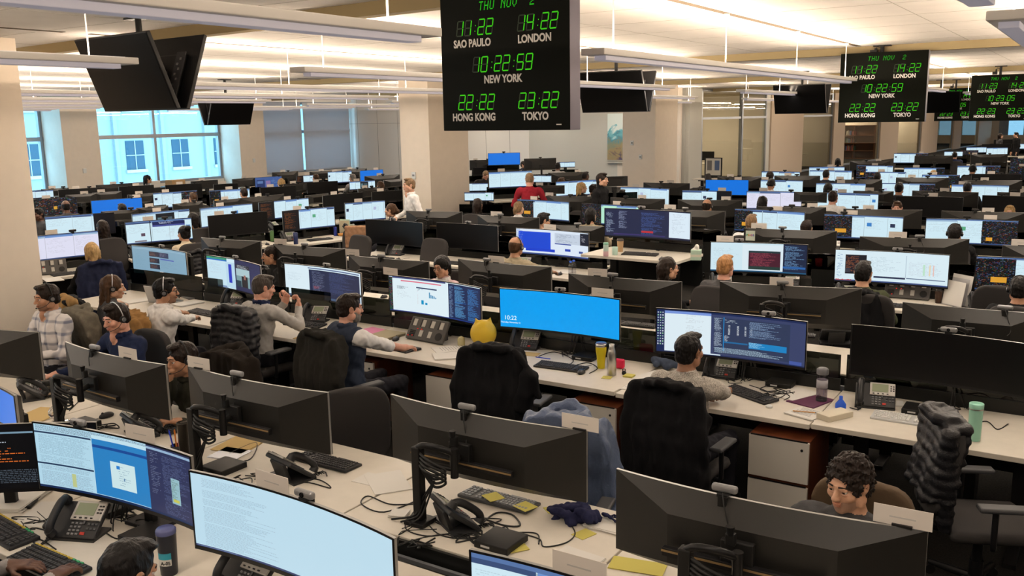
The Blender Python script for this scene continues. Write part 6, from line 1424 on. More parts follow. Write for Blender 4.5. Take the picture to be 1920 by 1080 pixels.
# automatic everyday kit for the middle rows
AUTO = [('s3a', 0), ('s3b', 0), ('s3c', 1), ('s3e', 1), ('s3f', 1), ('s3g', 1), ('s4a', 1), ('s4b', 1), ('s4c', 1), ('s4d', 1), ('s4e', 1), ('w1a', 0), ('w1b', 1), ('w1c', 1), ('w1e', 1), ('w2a', 1), ('w2b', 1), ('w2c', 1), ('w2d', 1), ('b3a', 1), ('b3b', 1), ('b3d', 1), ('b3e', 1), ('b3f', 1), ('s5a', 1), ('s5c', 1), ('s5d', 1), ('b2b', 1), ('b2c', 1), ('b2e', 1), ('b2f', 1)]
for key, full in AUTO:
    m = MON[key]; ex = Vector((math.cos(m['ang']), math.sin(m['ang']), 0)); f = Vector((math.sin(m['ang']), -math.cos(m['ang']), 0))
    p = m['c'] + f * .36; kb.place('keyboard before the ' + m['phrase'], 'keyboard', (p.x, p.y, DESK_Z), m['ang'], K)
    p = m['c'] + f * .36 + ex * .34; mouse.place('mouse before the ' + m['phrase'], 'mouse', (p.x, p.y, DESK_Z), m['ang'], M_)
    if full: p = m['c'] + f * .20 - ex * .40; ph.place('phone before the ' + m['phrase'], 'phone', (p.x, p.y, DESK_Z), m['ang'] + .2, G)
pc1 = lambda l, px, py, z=DESK_Z, rz=R(-33): box_pc.place(l, 'computer', at(px, py, z), rz, 'mini computers on the desks')
pc1('small black computer right of the speckled sweater man', 1465, 722, .732); pc1('small black computer left of the puffer jacket', 1722, 772); pc1('small black computer under the three-window blue screen', 215, 955); pc1('black mini computer by the cables below navy scarf monitor', 940, 1020); pc1('black mini computer left of the black tumbler', 275, 1010); pc1('black mini computer by the yellow tumbler', 1100, 672); pc1('small black computer below the navy man\'s monitor', 152, 800); pc1('small black computer below the chin-resting man\'s monitor', 420, 880)
# drinks
def lathe_thing(name, label, cat, px, py, prof, m, z=DESK_Z, parts=(), group=None, n=24):
    t = thing(name, label, cat, at(px, py, z), 0, group); b = MB(); b.lathe(prof, n=n); b.build('body', m, t)
    for nm, pr, mm in parts: b = MB(); b.lathe(pr, n=n); b.build(nm, mm, t)
    return t
steel = mat('brushed steel', (.55, .53, .49), .28, 1, bump=.05, bscale=200, stretch=(1, 1, .05)); clear = mat_glass('clear plastic', (.86, .86, .88), .14); smoke = mat_glass('smoky plastic', (.52, .48, .55), .14)
lathe_thing('tumbler', 'yellow tumbler with a clear lid', 'tumbler', 1127, 690, [(.030, 0), (.036, .10), (.043, .15), (.044, .185)], mat('yellow powder coat', (.56, .46, .015), .4), parts=[('rim', [(.0445, .18), (.0455, .182), (.0455, .205), (.043, .207)], steel), ('lid', [(.042, .205), (.041, .214), (.0, .215)], mat('smoky blue lid', (.08, .09, .20), .15))])
lathe_thing('steel_bottle', 'tall brushed steel bottle beside the yellow tumbler', 'bottle', 1147, 703, [(.033, 0), (.036, .005), (.036, .17), (.030, .20), (.022, .225), (.022, .25), (.020, .252), (.018, .24)], steel)
t = thing('tape_dispenser', 'bright pink tape dispenser behind the steel bottle', 'tape dispenser', at(1158, 690, DESK_Z), R(-33)); b = MB(); b.rbox((0, 0, .04), (.12, .05, .08), .018, seg=3); b.build('body', mat('hot pink plastic', (.62, .02, .07), .35), t)
b = MB(); b.box((-.07, 0, .055), (.03, .03, .02)); b.build('cutter', m_silver, t)
lathe_thing('shaker_bottle', 'clear smoky drinks bottle with grey spout lid', 'bottle', 1540, 752, [(.036, 0), (.038, .02), (.038, .12), (.036, .15), (.038, .17), (.038, .20)], smoke, .732, parts=[('lid', [(.040, .20), (.041, .205), (.041, .235), (.030, .245), (0, .246)], mat('grey lid', (.12, .12, .13), .4)), ('base_ring', [(.037, -.0), (.0385, .002), (.0385, .022), (.037, .023)], mat('dark base', (.03, .028, .03), .4)), ('label_band', [(.0384, .10), (.0388, .10), (.0388, .16), (.0384, .16)], mat('pale grey label', (.35, .34, .36), .5))])
lathe_thing('spray_flask', 'small bright blue flask beside the white box', 'flask', 1576, 765, [(.035, 0), (.037, .004), (.036, .03), (.018, .055), (.012, .06), (.012, .085), (.010, .087), (0, .088)], mat('bright blue plastic', (.02, .09, .55), .3))
lathe_thing('tumbler', 'tall mint green tumbler at the right edge desk', 'tumbler', 1826, 825, [(.034, 0), (.036, .004), (.040, .20), (.042, .205), (.042, .235), (.040, .238), (.037, .225)], mat('mint powder coat', (.30, .58, .46), .4), parts=[('rim', [(.0425, .20), (.043, .203), (.043, .206), (.0425, .208)], steel)])
t = lathe_thing('tumbler', 'tall black tumbler with a label at the bottom left', 'tumbler', 318, 1075, [(.036, 0), (.038, .005), (.043, .17), (.044, .20)], mat('black powder coat', (.02, .022, .03), .35), parts=[('lid', [(.045, .198), (.045, .215), (.038, .222), (0, .222)], mat('smoky blue lid', (.08, .09, .20), .15))])
b = MB(); n = 12
for z0, z1, mi in ((.085, .115, 0), (.055, .085, 1)):
    b.add([((.0425 if z > .05 else .04) * math.sin(R(150 - 90 * i / n)), (.0425) * math.cos(R(150 - 90 * i / n)), z) for z in (z0, z1) for i in range(n + 1)], [(i, i + 1, n + 2 + i, n + 1 + i) for i in range(n)], mi)
lb = b.build('label', [mat('label teal', (.03, .28, .38), .5), mat('label white', (.62, .61, .58), .6)], t); lb.rotation_euler = (0, 0, R(-80))
me = text_mesh('A-05', .022, 1, .02); me.materials.append(mat('label print', (.02, .02, .02), .6)); o = link('label_text', me, t, (.004, -.0432, .062)); o.rotation_euler = (0, 0, R(5))
lathe_thing('tall_cup', 'tall dark metal cup between the left monitors', 'cup', 349, 872, [(.030, 0), (.031, .004), (.034, .26), (.036, .265), (.034, .27), (.031, .255)], mat('dark bronze metal', (.05, .043, .036), .3, .7))
lathe_thing('coffee_cup', 'clear coffee cup with black lid and band', 'cup', 91, 744, [(.030, 0), (.031, .003), (.038, .095)], mat_glass('cup glass', (.72, .66, .58), .14), parts=[('lid', [(.040, .093), (.041, .10), (.039, .118), (.034, .125), (0, .125)], m_black), ('band', [(.0345, .04), (.0365, .04), (.0385, .07), (.036, .07)], m_black)])
t = thing('glass_globe', 'clear glass globe on a small stand at left', 'globe', at(106, 790, DESK_Z)); b = MB(); b.ball((0, 0, .065), .048, 24); b.build('ball', mat('solid glass', (.9, .9, .9), .02, trans=1.0), t); b = MB(); b.lathe([(.03, 0), (.032, .004), (.016, .018), (.022, .024)]); b.build('stand', steel, t)
t = thing('glass_blocks', 'small pile of clear glass desk ornaments beside the globe', 'ornament', at(122, 800, DESK_Z), R(20))
for k in range(4): b = MB(); b.rbox((-.06 + .035 * k, .012 * (k % 2), .022), (.028, .028, .044), .003, rz=.3 * k); b.build('block', mat('solid glass', (.9, .9, .9), .02, trans=1.0), t)
# pen cup and pens
t = thing('pen_cup', 'dark pen cup beside the tall dark cup', 'pen cup', at(333, 850, DESK_Z)); b = MB(); b.lathe([(.036, 0), (.038, .003), (.038, .055), (.035, .055), (.034, .006)]); b.build('cup', m_black, t)
for k, (c, nm) in enumerate((((.02, .05, .5), 'blue'), ((.6, .2, .03), 'orange'), ((.5, .03, .03), 'red'), ((.03, .08, .5), 'dark blue'))):
    p = at(333, 850, DESK_Z) + Vector((.012 * (k - 1.5), .01 * (k % 2), .006)); b = MB(); b.cyl((0, 0, 0), (.035 * (k - 1.5) * .5, .01, .135), .005, n=8); b.cyl((.035 * (k - 1.5) * .5, .01, .135), (.037 * (k - 1.5) * .5, .0105, .145), .004, .002, 8)
    o = b.build('pen', mat('pen ' + nm, c, .35), None, p); tag(o, '%s pen standing in the pen cup at left' % nm, 'pen', 'pens in the pen cup')
# yellow ball with two knobs
q = Solid(); q.ell((0, 0, .125), (.118, .118, .122)); q.cone((-.055, 0, .225), (-.066, 0, .262), .022, .006, k=.02).cone((.055, 0, .225), (.066, 0, .262), .022, .006, k=.02)
o = link('balloon_ball', q.mesh('balloon_ball', mat('yellow rubber', (.62, .42, .035), .35), h=.008), None, at(907, 650, DESK_Z)); o.rotation_euler = (0, 0, R(10)); tag(o, 'round yellow rubber ball with two pointed knobs behind black jacket', 'ball')
# papers, books, cards
paperm = mat('white paper', (.68, .65, .60), .8); yel = mat('yellow note paper', (.52, .46, .12), .8); manila = mat('manila paper', (.50, .36, .16), .8)
def sheet(label, px, py, rz, w=.21, d=.297, m=paperm, n=1, z=DESK_Z, name='paper', cat='paper', group='papers on the desks', print_=False):
    b = MB(); r = random.Random(px * 3 + py)
    for k in range(n): b.rbox((r.uniform(-.006, .006) * (k > 0), r.uniform(-.006, .006) * (k > 0), .0015 + k * .003), (w, d, .003), .001, rz=r.uniform(-.06, .06) * (k > 0), seg=1)
    if print_:
        for j in range(9): b.box((r.uniform(-.02, .0), d * .4 - j * d * .085, n * .003 + .0003), (w * r.uniform(.4, .75), .004, .0005), mi=1)
    o = b.build(name, [m, mat('print grey', (.2, .2, .22), .8)], None, at(px, py, z), rz); tag(o, label, cat, group); return o
sheet('loose white papers on the speckled man\'s desk, left', 1195, 722, R(-20), n=2, z=.732, print_=True); sheet('stack of white papers left of the speckled sweater man', 1225, 708, R(-50), n=3, z=.732); sheet('open notebook with a pencil before the blue flask', 1512, 777, R(-50), .22, .20, n=4, z=.732, name='notebook', cat='notebook', print_=True); sheet('white document with text left of the black jacket', 845, 655, R(-70), n=2, print_=True); sheet('stack of papers with a red folder left of black jacket', 845, 668, R(-80), n=4); sheet('pink folder beside the vest man\'s hand', 690, 622, R(-40), .23, .30, mat('pink card', (.60, .22, .36), .7), 2, name='folder', cat='folder'); sheet('stack of beige folders left of the dealer board', 722, 632, R(-35), .24, .32, mat('beige card', (.34, .29, .19), .7), 9, name='folder_stack', cat='folder'); sheet('manila envelope behind the charcoal fleece', 585, 630, R(-20), .23, .3, manila, 2, name='envelope', cat='envelope'); sheet('manila envelope below the phone of the blue lock screen', 990, 664, R(-20), .2, .12, manila, 1, name='envelope', cat='envelope')
sheet('yellow sticky notes beside the steel bottle', 1180, 706, R(-30), .076, .076, yel, 4, name='sticky_notes', cat='sticky notes', group='sticky notes'); sheet('pale yellow sticky note left of the steel bottle', 1138, 708, R(-20), .076, .076, yel, 1, name='sticky_notes', cat='sticky notes', group='sticky notes'); sheet('yellow crumpled note on the dark trough at bottom', 962, 1028, R(20), .13, .09, yel, 2, name='sticky_notes', cat='sticky notes', group='sticky notes'); sheet('yellow notes lying on the grey keyboard', 925, 932, R(120), .10, .09, yel, 1, z=DESK_Z + .028, name='sticky_notes', cat='sticky notes', group='sticky notes'); sheet('yellow note behind the grey keyboard, right end', 985, 950, R(130), .10, .09, yel, 1, z=DESK_Z + .026, name='sticky_notes', cat='sticky notes', group='sticky notes'); sheet('yellow note under the navy scarf', 1040, 955, R(20), .10, .08, yel, 1, name='sticky_notes', cat='sticky notes', group='sticky notes'); sheet('yellow note right of the navy scarf', 1095, 1002, R(40), .10, .08, yel, 1, name='sticky_notes', cat='sticky notes', group='sticky notes'); sheet('yellow papers under the big monitor back at bottom', 1195, 1062, R(-20), .25, .12, yel, 2, name='sticky_notes', cat='sticky notes', group='sticky notes')
sheet('white papers strewn left of the monitor pole', 728, 905, R(20), n=2); sheet('creased white sheet left of the monitor pole', 700, 900, R(60), .15, .2, n=1); sheet('folded white napkin at the desk centre', 748, 965, R(-10), .09, .09, n=5, name='napkin', cat='napkin'); sheet('white booklet right of the navy scarf', 1140, 985, R(-33), .2, .16, n=4, name='booklet', cat='booklet'); sheet('white envelopes at the lower edge of the scarf desk', 1085, 1045, R(-40), .22, .11, n=3, name='envelope', cat='envelope'); sheet('silver plastic bag below the chin-resting man\'s monitor', 430, 852, R(-20), .2, .18, mat('silver film', (.4, .4, .42), .25, .6), 2, name='plastic_bag', cat='bag'); sheet('brown folder below the chin-resting man\'s monitor', 455, 832, R(-20), .24, .32, manila, 2, name='folder', cat='folder'); sheet('tan folder beside the glass globe', 75, 778, R(-10), .24, .3, manila, 2, name='folder', cat='folder'); sheet('white book at the lower left edge', 30, 940, R(-5), .24, .3, n=8, name='book', cat='book'); sheet('brown envelope at the lower left under orange screen', 12, 928, R(-5), .25, .3, manila, 3, name='envelope', cat='envelope'); sheet('white sheet left of the phone with red light', 85, 965, R(-5), n=2)
sheet('white paper pad right of the glasses man', 352, 570, R(-40), n=5); sheet('grey folder right of the glasses man', 372, 556, R(-50), .24, .32, mat('grey card', (.16, .16, .16), .6), 5, name='folder', cat='folder'); sheet('white papers before the brown-haired woman', 258, 565, R(-45), n=4); sheet('white papers left of the blond woman', 100, 525, R(35), n=3); sheet('papers on the cluttered window desk', 575, 442, R(38), n=3); sheet('paper pile right of the bald man', 1060, 510, R(-30), n=3); sheet('yellow folders behind the red-blond man\'s screen', 1515, 490, R(-30), .24, .3, yel, 6, name='folder', cat='folder'); sheet('white folded cloth right of the shaker bottle', 1650, 755, R(-20), .3, .12, n=2, name='cloth', cat='cloth'); sheet('white papers beside the shaker bottle', 1490, 740, R(-60), n=3, z=.732); sheet('magazine under the shaker bottle', 1520, 752, R(-50), .22, .28, mat('magazine cover', (.10, .03, .07), .4), 2, z=.732, name='magazine', cat='magazine')
b = MB(); b.rbox((0, 0, .02), (.11, .23, .04), .004); o = b.build('paper_box', mat('cream box', (.62, .56, .44), .6), None, at(1565, 783, DESK_Z), R(-62)); tag(o, 'long cream box at the desk edge before the blue flask', 'box')
b = MB(); b.cyl((-.075, 0, 0), (.07, 0, .0), .0035, n=8); b.cyl((.07, 0, 0), (.085, 0, 0), .0035, .001, 8, mi=1); o = b.build('pencil', [mat('pencil wood', (.5, .22, .05), .5), m_black], None, at(1508, 772, DESK_Z + .012), R(-20)); tag(o, 'orange pencil lying on the open notebook', 'pencil')
b = MB(); b.cyl((-.07, 0, .004), (.065, 0, .004), .004, n=8); b.cyl((.065, 0, .004), (.075, 0, .004), .003, .001, 8); o = b.build('pen', mat('white pen', (.6, .6, .6), .4), None, at(1130, 995, DESK_Z), R(-20)); tag(o, 'white and blue pen right of the navy scarf', 'pen')
b = MB(); b.cyl((-.07, 0, .004), (.07, 0, .004), .004, n=8); o = b.build('pen', mat('pen blue', (.02, .05, .5), .35), None, at(1018, 672, DESK_Z), R(-30)); tag(o, 'blue pen left of the long black keyboard', 'pen')
b = MB(); b.lathe([(.022, 0), (.024, .003), (.024, .012), (.020, .016), (0, .016)]); o = b.build('earbud_case', mat('white plastic', (.7, .7, .68), .3), None, at(1442, 764, .732)); tag(o, 'small white earbud case below the black mouse', 'earbud case')
t = thing('kettle_weight', 'tiny black kettle shaped bottle cap by the sticky notes', 'cap', at(1170, 702, DESK_Z)); b = MB(); b.lathe([(.014, 0), (.018, .006), (.018, .02), (.010, .03), (0, .03)], n=16); b.build('body', m_black, t); b = MB(); b.tube([(-.010, 0, .026), (-.011, 0, .042), (.011, 0, .042), (.010, 0, .026)], .003, 6, sub=4); b.build('handle', m_black, t)
q = Solid(); r = random.Random(5)
for k in range(11): q.ell((r.uniform(-.13, .13), r.uniform(-.07, .07), .012 + r.random() * .035), (r.uniform(.05, .09), .030, .022), rotm(r.uniform(-.4, .4), r.uniform(-.3, .3), r.uniform(-1.2, 1.2)), k=.012)
for k in range(5): q.cone((.12 + .012 * k, .02 - .01 * k, .03), (.20 + .012 * k, .05 - .03 * k, .008), .008, .004, k=.006)
o = link('scarf', q.mesh('scarf', fabric('navy knit', (.016, .018, .05)), h=.007, warp=lambda X, Y, Z, L: .005 * wob(X * 1.5, Y, Z, 80)), None, at(1085, 975, DESK_Z), R(-10)); tag(o, 'navy blue scarf bunched on the desk below a monitor', 'scarf')
q = Solid(); r = random.Random(8)
for k in range(6): q.cone((r.uniform(-.12, .12), r.uniform(-.05, .05), .025 + r.random() * .03), (r.uniform(-.12, .12), r.uniform(-.05, .05), .025 + r.random() * .04), .026, k=.02)
o = link('cloth', q.mesh('cloth', fabric('dusty blue cloth', (.05, .065, .10)), h=.010, warp=lambda X, Y, Z, L: .004 * wob(X, Y, Z, 60)), None, at(1248, 690, DESK_Z), R(-33)); tag(o, 'dusty blue cloth left of the speckled sweater man', 'cloth')
# round clip fan, candle, clock radio, tissue box and so on
t = thing('desk_fan', 'small round white desk fan left of the dealer board', 'fan', at(752, 612, DESK_Z), R(-30)); b = MB(); b.cyl((0, -.01, .09), (0, .02, .09), .055, n=24); b.build('guard', mat('white plastic', (.7, .7, .68), .3), t); b = MB(); b.cyl((0, -.014, .09), (0, -.010, .09), .042, n=20); b.build('grille', mat('grey grille', (.2, .2, .2), .5), t); b = MB(); b.cyl((0, 0, 0), (0, 0, .05), .012, n=10); b.cyl((0, 0, 0), (0, 0, .01), .045, n=20); b.build('foot', mat('white plastic', (.7, .7, .68), .3), t)
lathe_thing('candle_jar', 'small glass candle jar left of the yellow ball', 'candle', 865, 648, [(.032, 0), (.034, .003), (.034, .06), (.028, .068), (.030, .072), (.012, .085), (0, .09)], mat('cream glass', (.5, .45, .25), .2))
t = thing('speaker_phone', 'black conference speaker beside the dealer board', 'phone', at(775, 655, DESK_Z), R(-42)); b = MB(); b.rbox((0, 0, .012), (.16, .06, .022), .008); b.build('body', m_black, t); b = MB(); b.box((0, 0, .0235), (.10, .03, .001)); b.build('keys', m_key, t)
b = MB(); b.rbox((0, 0, .04), (.20, .04, .07), .006, rx=R(-15)); b.box((0, -.026, .04), (.08, .003, .03), mi=1); o = b.build('desk_clock', [m_black, mat('dim display', (.05, .05, .05), .3)], None, at(1195, 672, DESK_Z), R(-20)); tag(o, 'black desk clock radio right of the steel bottle', 'clock')
b = MB(); b.rbox((0, 0, .04), (.16, .04, .07), .006, rx=R(-15)); o = b.build('power_block', m_black, None, at(702, 598, DESK_Z), R(-20)); tag(o, 'black socket block behind the pink folder', 'socket block')
t = thing('tissue_box', 'mint striped tissue box with tissue sticking up', 'tissue box', at(1305, 487, 1.08), R(-15)); b = MB(); b.rbox((0, 0, .06), (.12, .12, .12), .004); b.box((0, 0, .055), (.121, .121, .03), mi=1); b.build('box', [mat('mint card', (.42, .55, .44), .7), mat('cream stripe', (.66, .62, .5), .7)], t)
q = Solid(); q.cone((0, 0, .11), (.01, 0, .17), .045, .02, k=.02); l = link('tissue', q.mesh('tissue', paperm, h=.008, warp=lambda X, Y, Z, L: .007 * wob(X, Y, Z, 70)), t)
lathe_thing('water_bottle', 'pink and mint water bottle on the raised desk', 'bottle', 1136, 480, [(.030, 0), (.032, .003), (.032, .13), (.030, .14)], mat('pale mint plastic', (.45, .58, .52), .4), 1.08, parts=[('lid', [(.031, .14), (.031, .165), (0, .166)], mat('mint lid', (.2, .4, .3), .4)), ('lower_band', [(.0322, .0), (.0326, .001), (.0326, .06), (.0322, .061)], mat('pink band', (.6, .38, .40), .5))])
lathe_thing('cup', 'mint cup beside the pink and mint bottle', 'cup', 1153, 478, [(.032, 0), (.034, .003), (.036, .10), (.034, .10), (.032, .01)], mat('mint ceramic', (.40, .55, .48), .4), 1.08)
lathe_thing('paper_cup', 'tall paper coffee cup with dark lid on raised desk', 'cup', 1163, 472, [(.030, 0), (.032, .003), (.042, .14)], mat('kraft paper cup', (.45, .30, .17), .7), 1.08, parts=[('lid', [(.044, .138), (.044, .15), (.038, .165), (0, .166)], mat('brown lid', (.06, .05, .045), .4))])
lathe_thing('soda_cup', 'dark iced drink cup right of the man in olive', 'cup', 1759, 568, [(.030, 0), (.032, .003), (.042, .13)], mat('dark cola', (.03, .015, .01), .15), parts=[('lid', [(.044, .128), (.044, .138), (.02, .15), (0, .15)], mat_glass('clear plastic', (.86, .86, .88), .14))])
lathe_thing('water_bottle', 'clear water bottle with blue cap right of the bald man', 'bottle', 1070, 515, [(.030, 0), (.031, .003), (.031, .12), (.014, .16)], clear, parts=[('cap', [(.016, .16), (.016, .18), (0, .181)], mat('bright blue plastic', (.02, .09, .55), .3))])
lathe_thing('water_bottle', 'second clear water bottle with blue cap beside it', 'bottle', 1076, 513, [(.030, 0), (.031, .003), (.031, .12), (.014, .16)], clear, parts=[('cap', [(.016, .16), (.016, .18), (0, .181)], mat('bright blue plastic', (.02, .09, .55), .3))])
lathe_thing('can', 'tall blue drink can on the cluttered window desk', 'can', 629, 442, [(.026, 0), (.030, .006), (.030, .15), (.026, .158), (0, .158)], mat('blue can', (.02, .035, .22), .25, .3)); lathe_thing('flask', 'dark blue flask on the cluttered window desk', 'flask', 555, 458, [(.035, 0), (.037, .003), (.037, .19), (.030, .20), (0, .20)], mat('navy powder coat', (.02, .03, .09), .4)); lathe_thing('bottle', 'green bottle behind the half-hidden woman', 'bottle', 511, 452, [(.035, 0), (.036, .003), (.036, .15), (.030, .16), (.030, .18), (0, .18)], mat('green bottle', (.10, .20, .08), .4)); lathe_thing('bowl', 'orange fruit bowl at the right end of window desk', 'bowl', 641, 442, [(.05, 0), (.06, .01), (.075, .04), (.07, .04), (.05, .012)], mat('orange bowl', (.55, .26, .07), .5))
for k, (px, py) in enumerate(((601, 441), (607, 438), (613, 438))):
    lathe_thing('jar', ['glass jar with pens, left of three on window desk', 'glass jar with pens, middle of three on window desk', 'glass jar with red pens, right of three on window desk'][k], 'jar', px, py, [(.03, 0), (.032, .003), (.032, .09), (.03, .09), (.028, .01)], clear, group='pen jars')
b = MB(); b.rbox((0, 0, .11), (.02, .22, .22), .003); b.rbox((.03, 0, .12), (.02, .22, .24), .003, mi=1); o = b.build('file_holder', [mat('cream card', (.55, .48, .33), .7), mat('mint card', (.42, .55, .44), .7)], None, at(646, 436, DESK_Z), R(60)); tag(o, 'upright cream file holder beside the tan towel', 'file holder')
t = thing('document_stand', 'clear upright file stand with papers at right', 'file stand', at(1795, 572, DESK_Z), R(20))
for k in range(4): b = MB(); b.rbox((-.06 + .045 * k, 0, .13 + .015 * k), (.004, .26, .26 + .03 * k), .001, ry=R(10)); b.build('sheet', [paperm, clear, paperm, mat_glass('grey film', (.7, .7, .7), .1)][k], t)
b = MB(); b.box((0, 0, .005), (.22, .26, .01)); b.build('base', clear, t)
b = MB(); b.box((0, 0, .06), (.10, .002, .12)); b.box((-.02, -.0015, .075), (.014, .001, .02), mi=2); b.box((0, -.0015, .08), (.014, .001, .03), mi=3); b.box((.022, -.0015, .08), (.014, .001, .03), mi=4)
M9 = MON['b3e']; ex = Vector((math.cos(M9['rz']), math.sin(M9['rz']), 0)); p = M9['c'] + M9['n'] * .12 - ex * .47
t = thing('pride_card', 'small card with coloured PRIDE lettering on a monitor back', 'card', (p.x, p.y, 1.13), M9['rz']); b = MB(); b.box((0, 0, .06), (.12, .003, .13)); b.build('card', mat('pale card', (.55, .60, .50), .7), t)
for k, (c, q) in enumerate(zip('PRIDE', ((.02, .35, .10), (.55, .25, .03), (.5, .03, .03), (.30, .03, .25), (.03, .10, .35)))):
    me = text_mesh(c, .036, .9, .03); me.materials.append(mat('letter %s' % c, q, .6)); link('letter', me, t, (-.042 + k * .021, -.003, .055))
# grey open laptop, exit-green tag, red cup
t = thing('laptop', 'silver open laptop beside the man in the white shirt', 'laptop', at(312, 566, DESK_Z), R(150)); b = MB(); b.rbox((0, 0, .008), (.32, .22, .015), .004); b.build('base', m_silver, t); b = MB(); b.rbox((0, .14, .105), (.32, .008, .21), .003, rx=R(-15)); b.build('lid', mat('laptop silver', (.45, .45, .46), .35, .6), t)
t = thing('backpack', 'black bag lying on the desk behind the glasses man', 'bag', at(350, 548, DESK_Z), R(-30)); q = Solid(); q.rbox((0, 0, .05), (.40, .26, .09), .04); link('body', q.mesh('body', blk, h=.014, warp=lambda X, Y, Z, L: .006 * wob(X, Y, Z, 35)), t); b = MB(); b.tube([(-.1, -.12, .08), (0, -.2, .1), (.1, -.12, .08)], .012, 6, sub=5); b.build('strap', blk, t)
b = MB(); b.rbox((0, 0, .16), (.26, .012, .28), .002); b.box((0, -.008, .17), (.22, .002, .24), mi=1); b.box((-.055, -.010, .19), (.07, .002, .14), mi=2); b.box((.055, -.010, .19), (.07, .002, .14), mi=3)
b.v = [(x * 2.2, y, z * 2.2 + .0) for x, y, z in b.v]; o = b.build('framed_photos', [m_black, mat('cream mount', (.6, .56, .48), .7), mat('photo grey', (.15, .14, .13), .5), mat('photo blue', (.08, .12, .22), .5)], None, at(1337, 335, DESK_Z + .02), R(-30)); tag(o, 'black framed photographs leaning near the glass office corner', 'picture frame')
mon_c = at(1337, 335, DESK_Z + .02); desk('low cabinet-height table under the framed photographs', (mon_c.x, mon_c.y), R(-30), 1.2, .6, .755, group=None, panel=False)
b = MB(); b.rbox((0, 0, .10), (.5, .35, .20), .004); o = b.build('cardboard_box', mat('cardboard', (.38, .24, .12), .8), None, at(329, 346, .85), R(57)); o.location.z = .80; tag(o, 'cardboard box standing on shelving by the far window', 'box')
c0 = o.location.copy(); b = MB(); b.box((0, 0, .40), (1.7, .45, .795)); o = b.build('cabinet', mat('dark cabinet', (.012, .012, .012), .5), None, (c0.x - .2, c0.y, 0), R(57)); tag(o, 'dark storage cabinet under the cardboard box by the window', 'cabinet')
b = MB(); b.rbox((0, 0, .10), (.3, .3, .20), .004); o = b.build('white_box', paperm, None, (c0.x - .55, c0.y - .35, .80), R(40)); tag(o, 'white carton left of the cardboard box', 'box')
t = thing('red_cup', 'red cup right of the red-blond man\'s screen', 'cup', at(1508, 532, DESK_Z)); b = MB(); b.lathe([(.04, 0), (.042, .003), (.05, .10), (.047, .10), (.04, .01)]); b.build('body', mat('red plastic', (.5, .02, .03), .4), t)
# painting on the grey wall, thermostats on columns
pz = MB(); A, Bq = hitV = (None, None), None
def wallpt(px, v):
    r = _ray(px, 280); k = r.x / r.y; P = VD; # line u along wall at v
    # point uv(u, v) with x / y == k
    u = (v * VD.x - k * v * VD.y) / (k * UD.y - UD.x); return u
u0, u1 = wallpt(1140, V1), wallpt(1198, V1)
t = thing('painting', 'blue and brown abstract landscape painting on the grey wall', 'painting', uv((u0 + u1) / 2, V1 - .03, 1.05), R(-33)); wd = u1 - u0
b = MB(); b.box((0, 0, .92), (wd + .06, .03, 1.86)); b.build('frame', mat('pale frame', (.5, .48, .42), .5), t)
m, nt, bs = _base('abstract landscape paint'); tc = nt.nodes.new('ShaderNodeTexCoord'); sp = nt.nodes.new('ShaderNodeSeparateXYZ'); nt.links.new(tc.outputs['Object'], sp.inputs[0]); nz = nt.nodes.new('ShaderNodeTexNoise'); nz.inputs['Scale'].default_value = 2.2; nz.inputs['Detail'].default_value = 6; nz.inputs['Distortion'].default_value = 1.5; nt.links.new(tc.outputs['Object'], nz.inputs['Vector'])
ma = nt.nodes.new('ShaderNodeMath'); ma.operation = 'MULTIPLY_ADD'; ma.inputs[1].default_value = .9; nt.links.new(nz.outputs['Fac'], ma.inputs[0]); mm = nt.nodes.new('ShaderNodeMath'); mm.operation = 'MULTIPLY'; mm.inputs[1].default_value = .42; nt.links.new(sp.outputs['Z'], mm.inputs[0]); nt.links.new(mm.outputs[0], ma.inputs[2])
cr = nt.nodes.new('ShaderNodeValToRGB'); els = cr.color_ramp.elements; els[0].position = .42; els[0].color = (*lin(70, 60, 90), 1); els[1].position = 1.2 if False else .98; els[1].color = (*lin(220, 230, 225), 1)
for ps, c in ((.55, lin(150, 130, 90)), (.70, lin(120, 130, 110)), (.80, lin(60, 130, 150)), (.90, lin(110, 180, 190))): e = els.new(ps); e.color = (*c, 1)
nt.links.new(ma.outputs[0], cr.inputs[0]); nt.links.new(cr.outputs[0], bs.inputs['Base Color'])
b = MB(); b.box((0, -.018, .92), (wd, .006, 1.80)); b.build('canvas', m, t)
b = MB(); b.box((0, -.05, -.06), (wd + .1, .1, .05)); o = b.build('picture_ledge', mat('pale frame', (.5, .48, .42), .5), None, uv((u0 + u1) / 2, V1, 1.05), R(-33)); o.location.z = 1.03; tag(o, 'pale ledge on the grey wall under the painting', 'ledge')
for lab, (cu, cv), z, face in (('white thermostat on the left face of the central column', (-12.75, 15.75), 1.55, 0), ('white switch on the left face of the right column', (-12.6, 27.2), 1.45, 0), ('round white sensor on the right column, above', (-12.9, 27.2), 1.9, 0)):
    b = MB(); b.rbox((0, -.018, 0), (.11, .03, .15), .006); b.box((0, -.035, 0), (.06, .004, .04), mi=1); o = b.build('wall_switch', [mat('white plastic', (.7, .7, .68), .3), mat('grey grille', (.2, .2, .2), .5)], None, uv(cu, cv, z), R(-33)); tag(o, lab, 'wall switch', 'column fittings')
for k, v in enumerate((18.15, 25.55)):
    b = MB(); b.rbox((0, -.018, 0), (.12, .03, .16), .006); o = b.build('wall_switch', mat('white plastic', (.7, .7, .68), .3), None, uv(-29.0, v, 1.25), R(57)); tag(o, ['cream wall switch on the leftmost window pier', 'cream wall switch on the second window pier'][k], 'wall switch', 'column fittings')
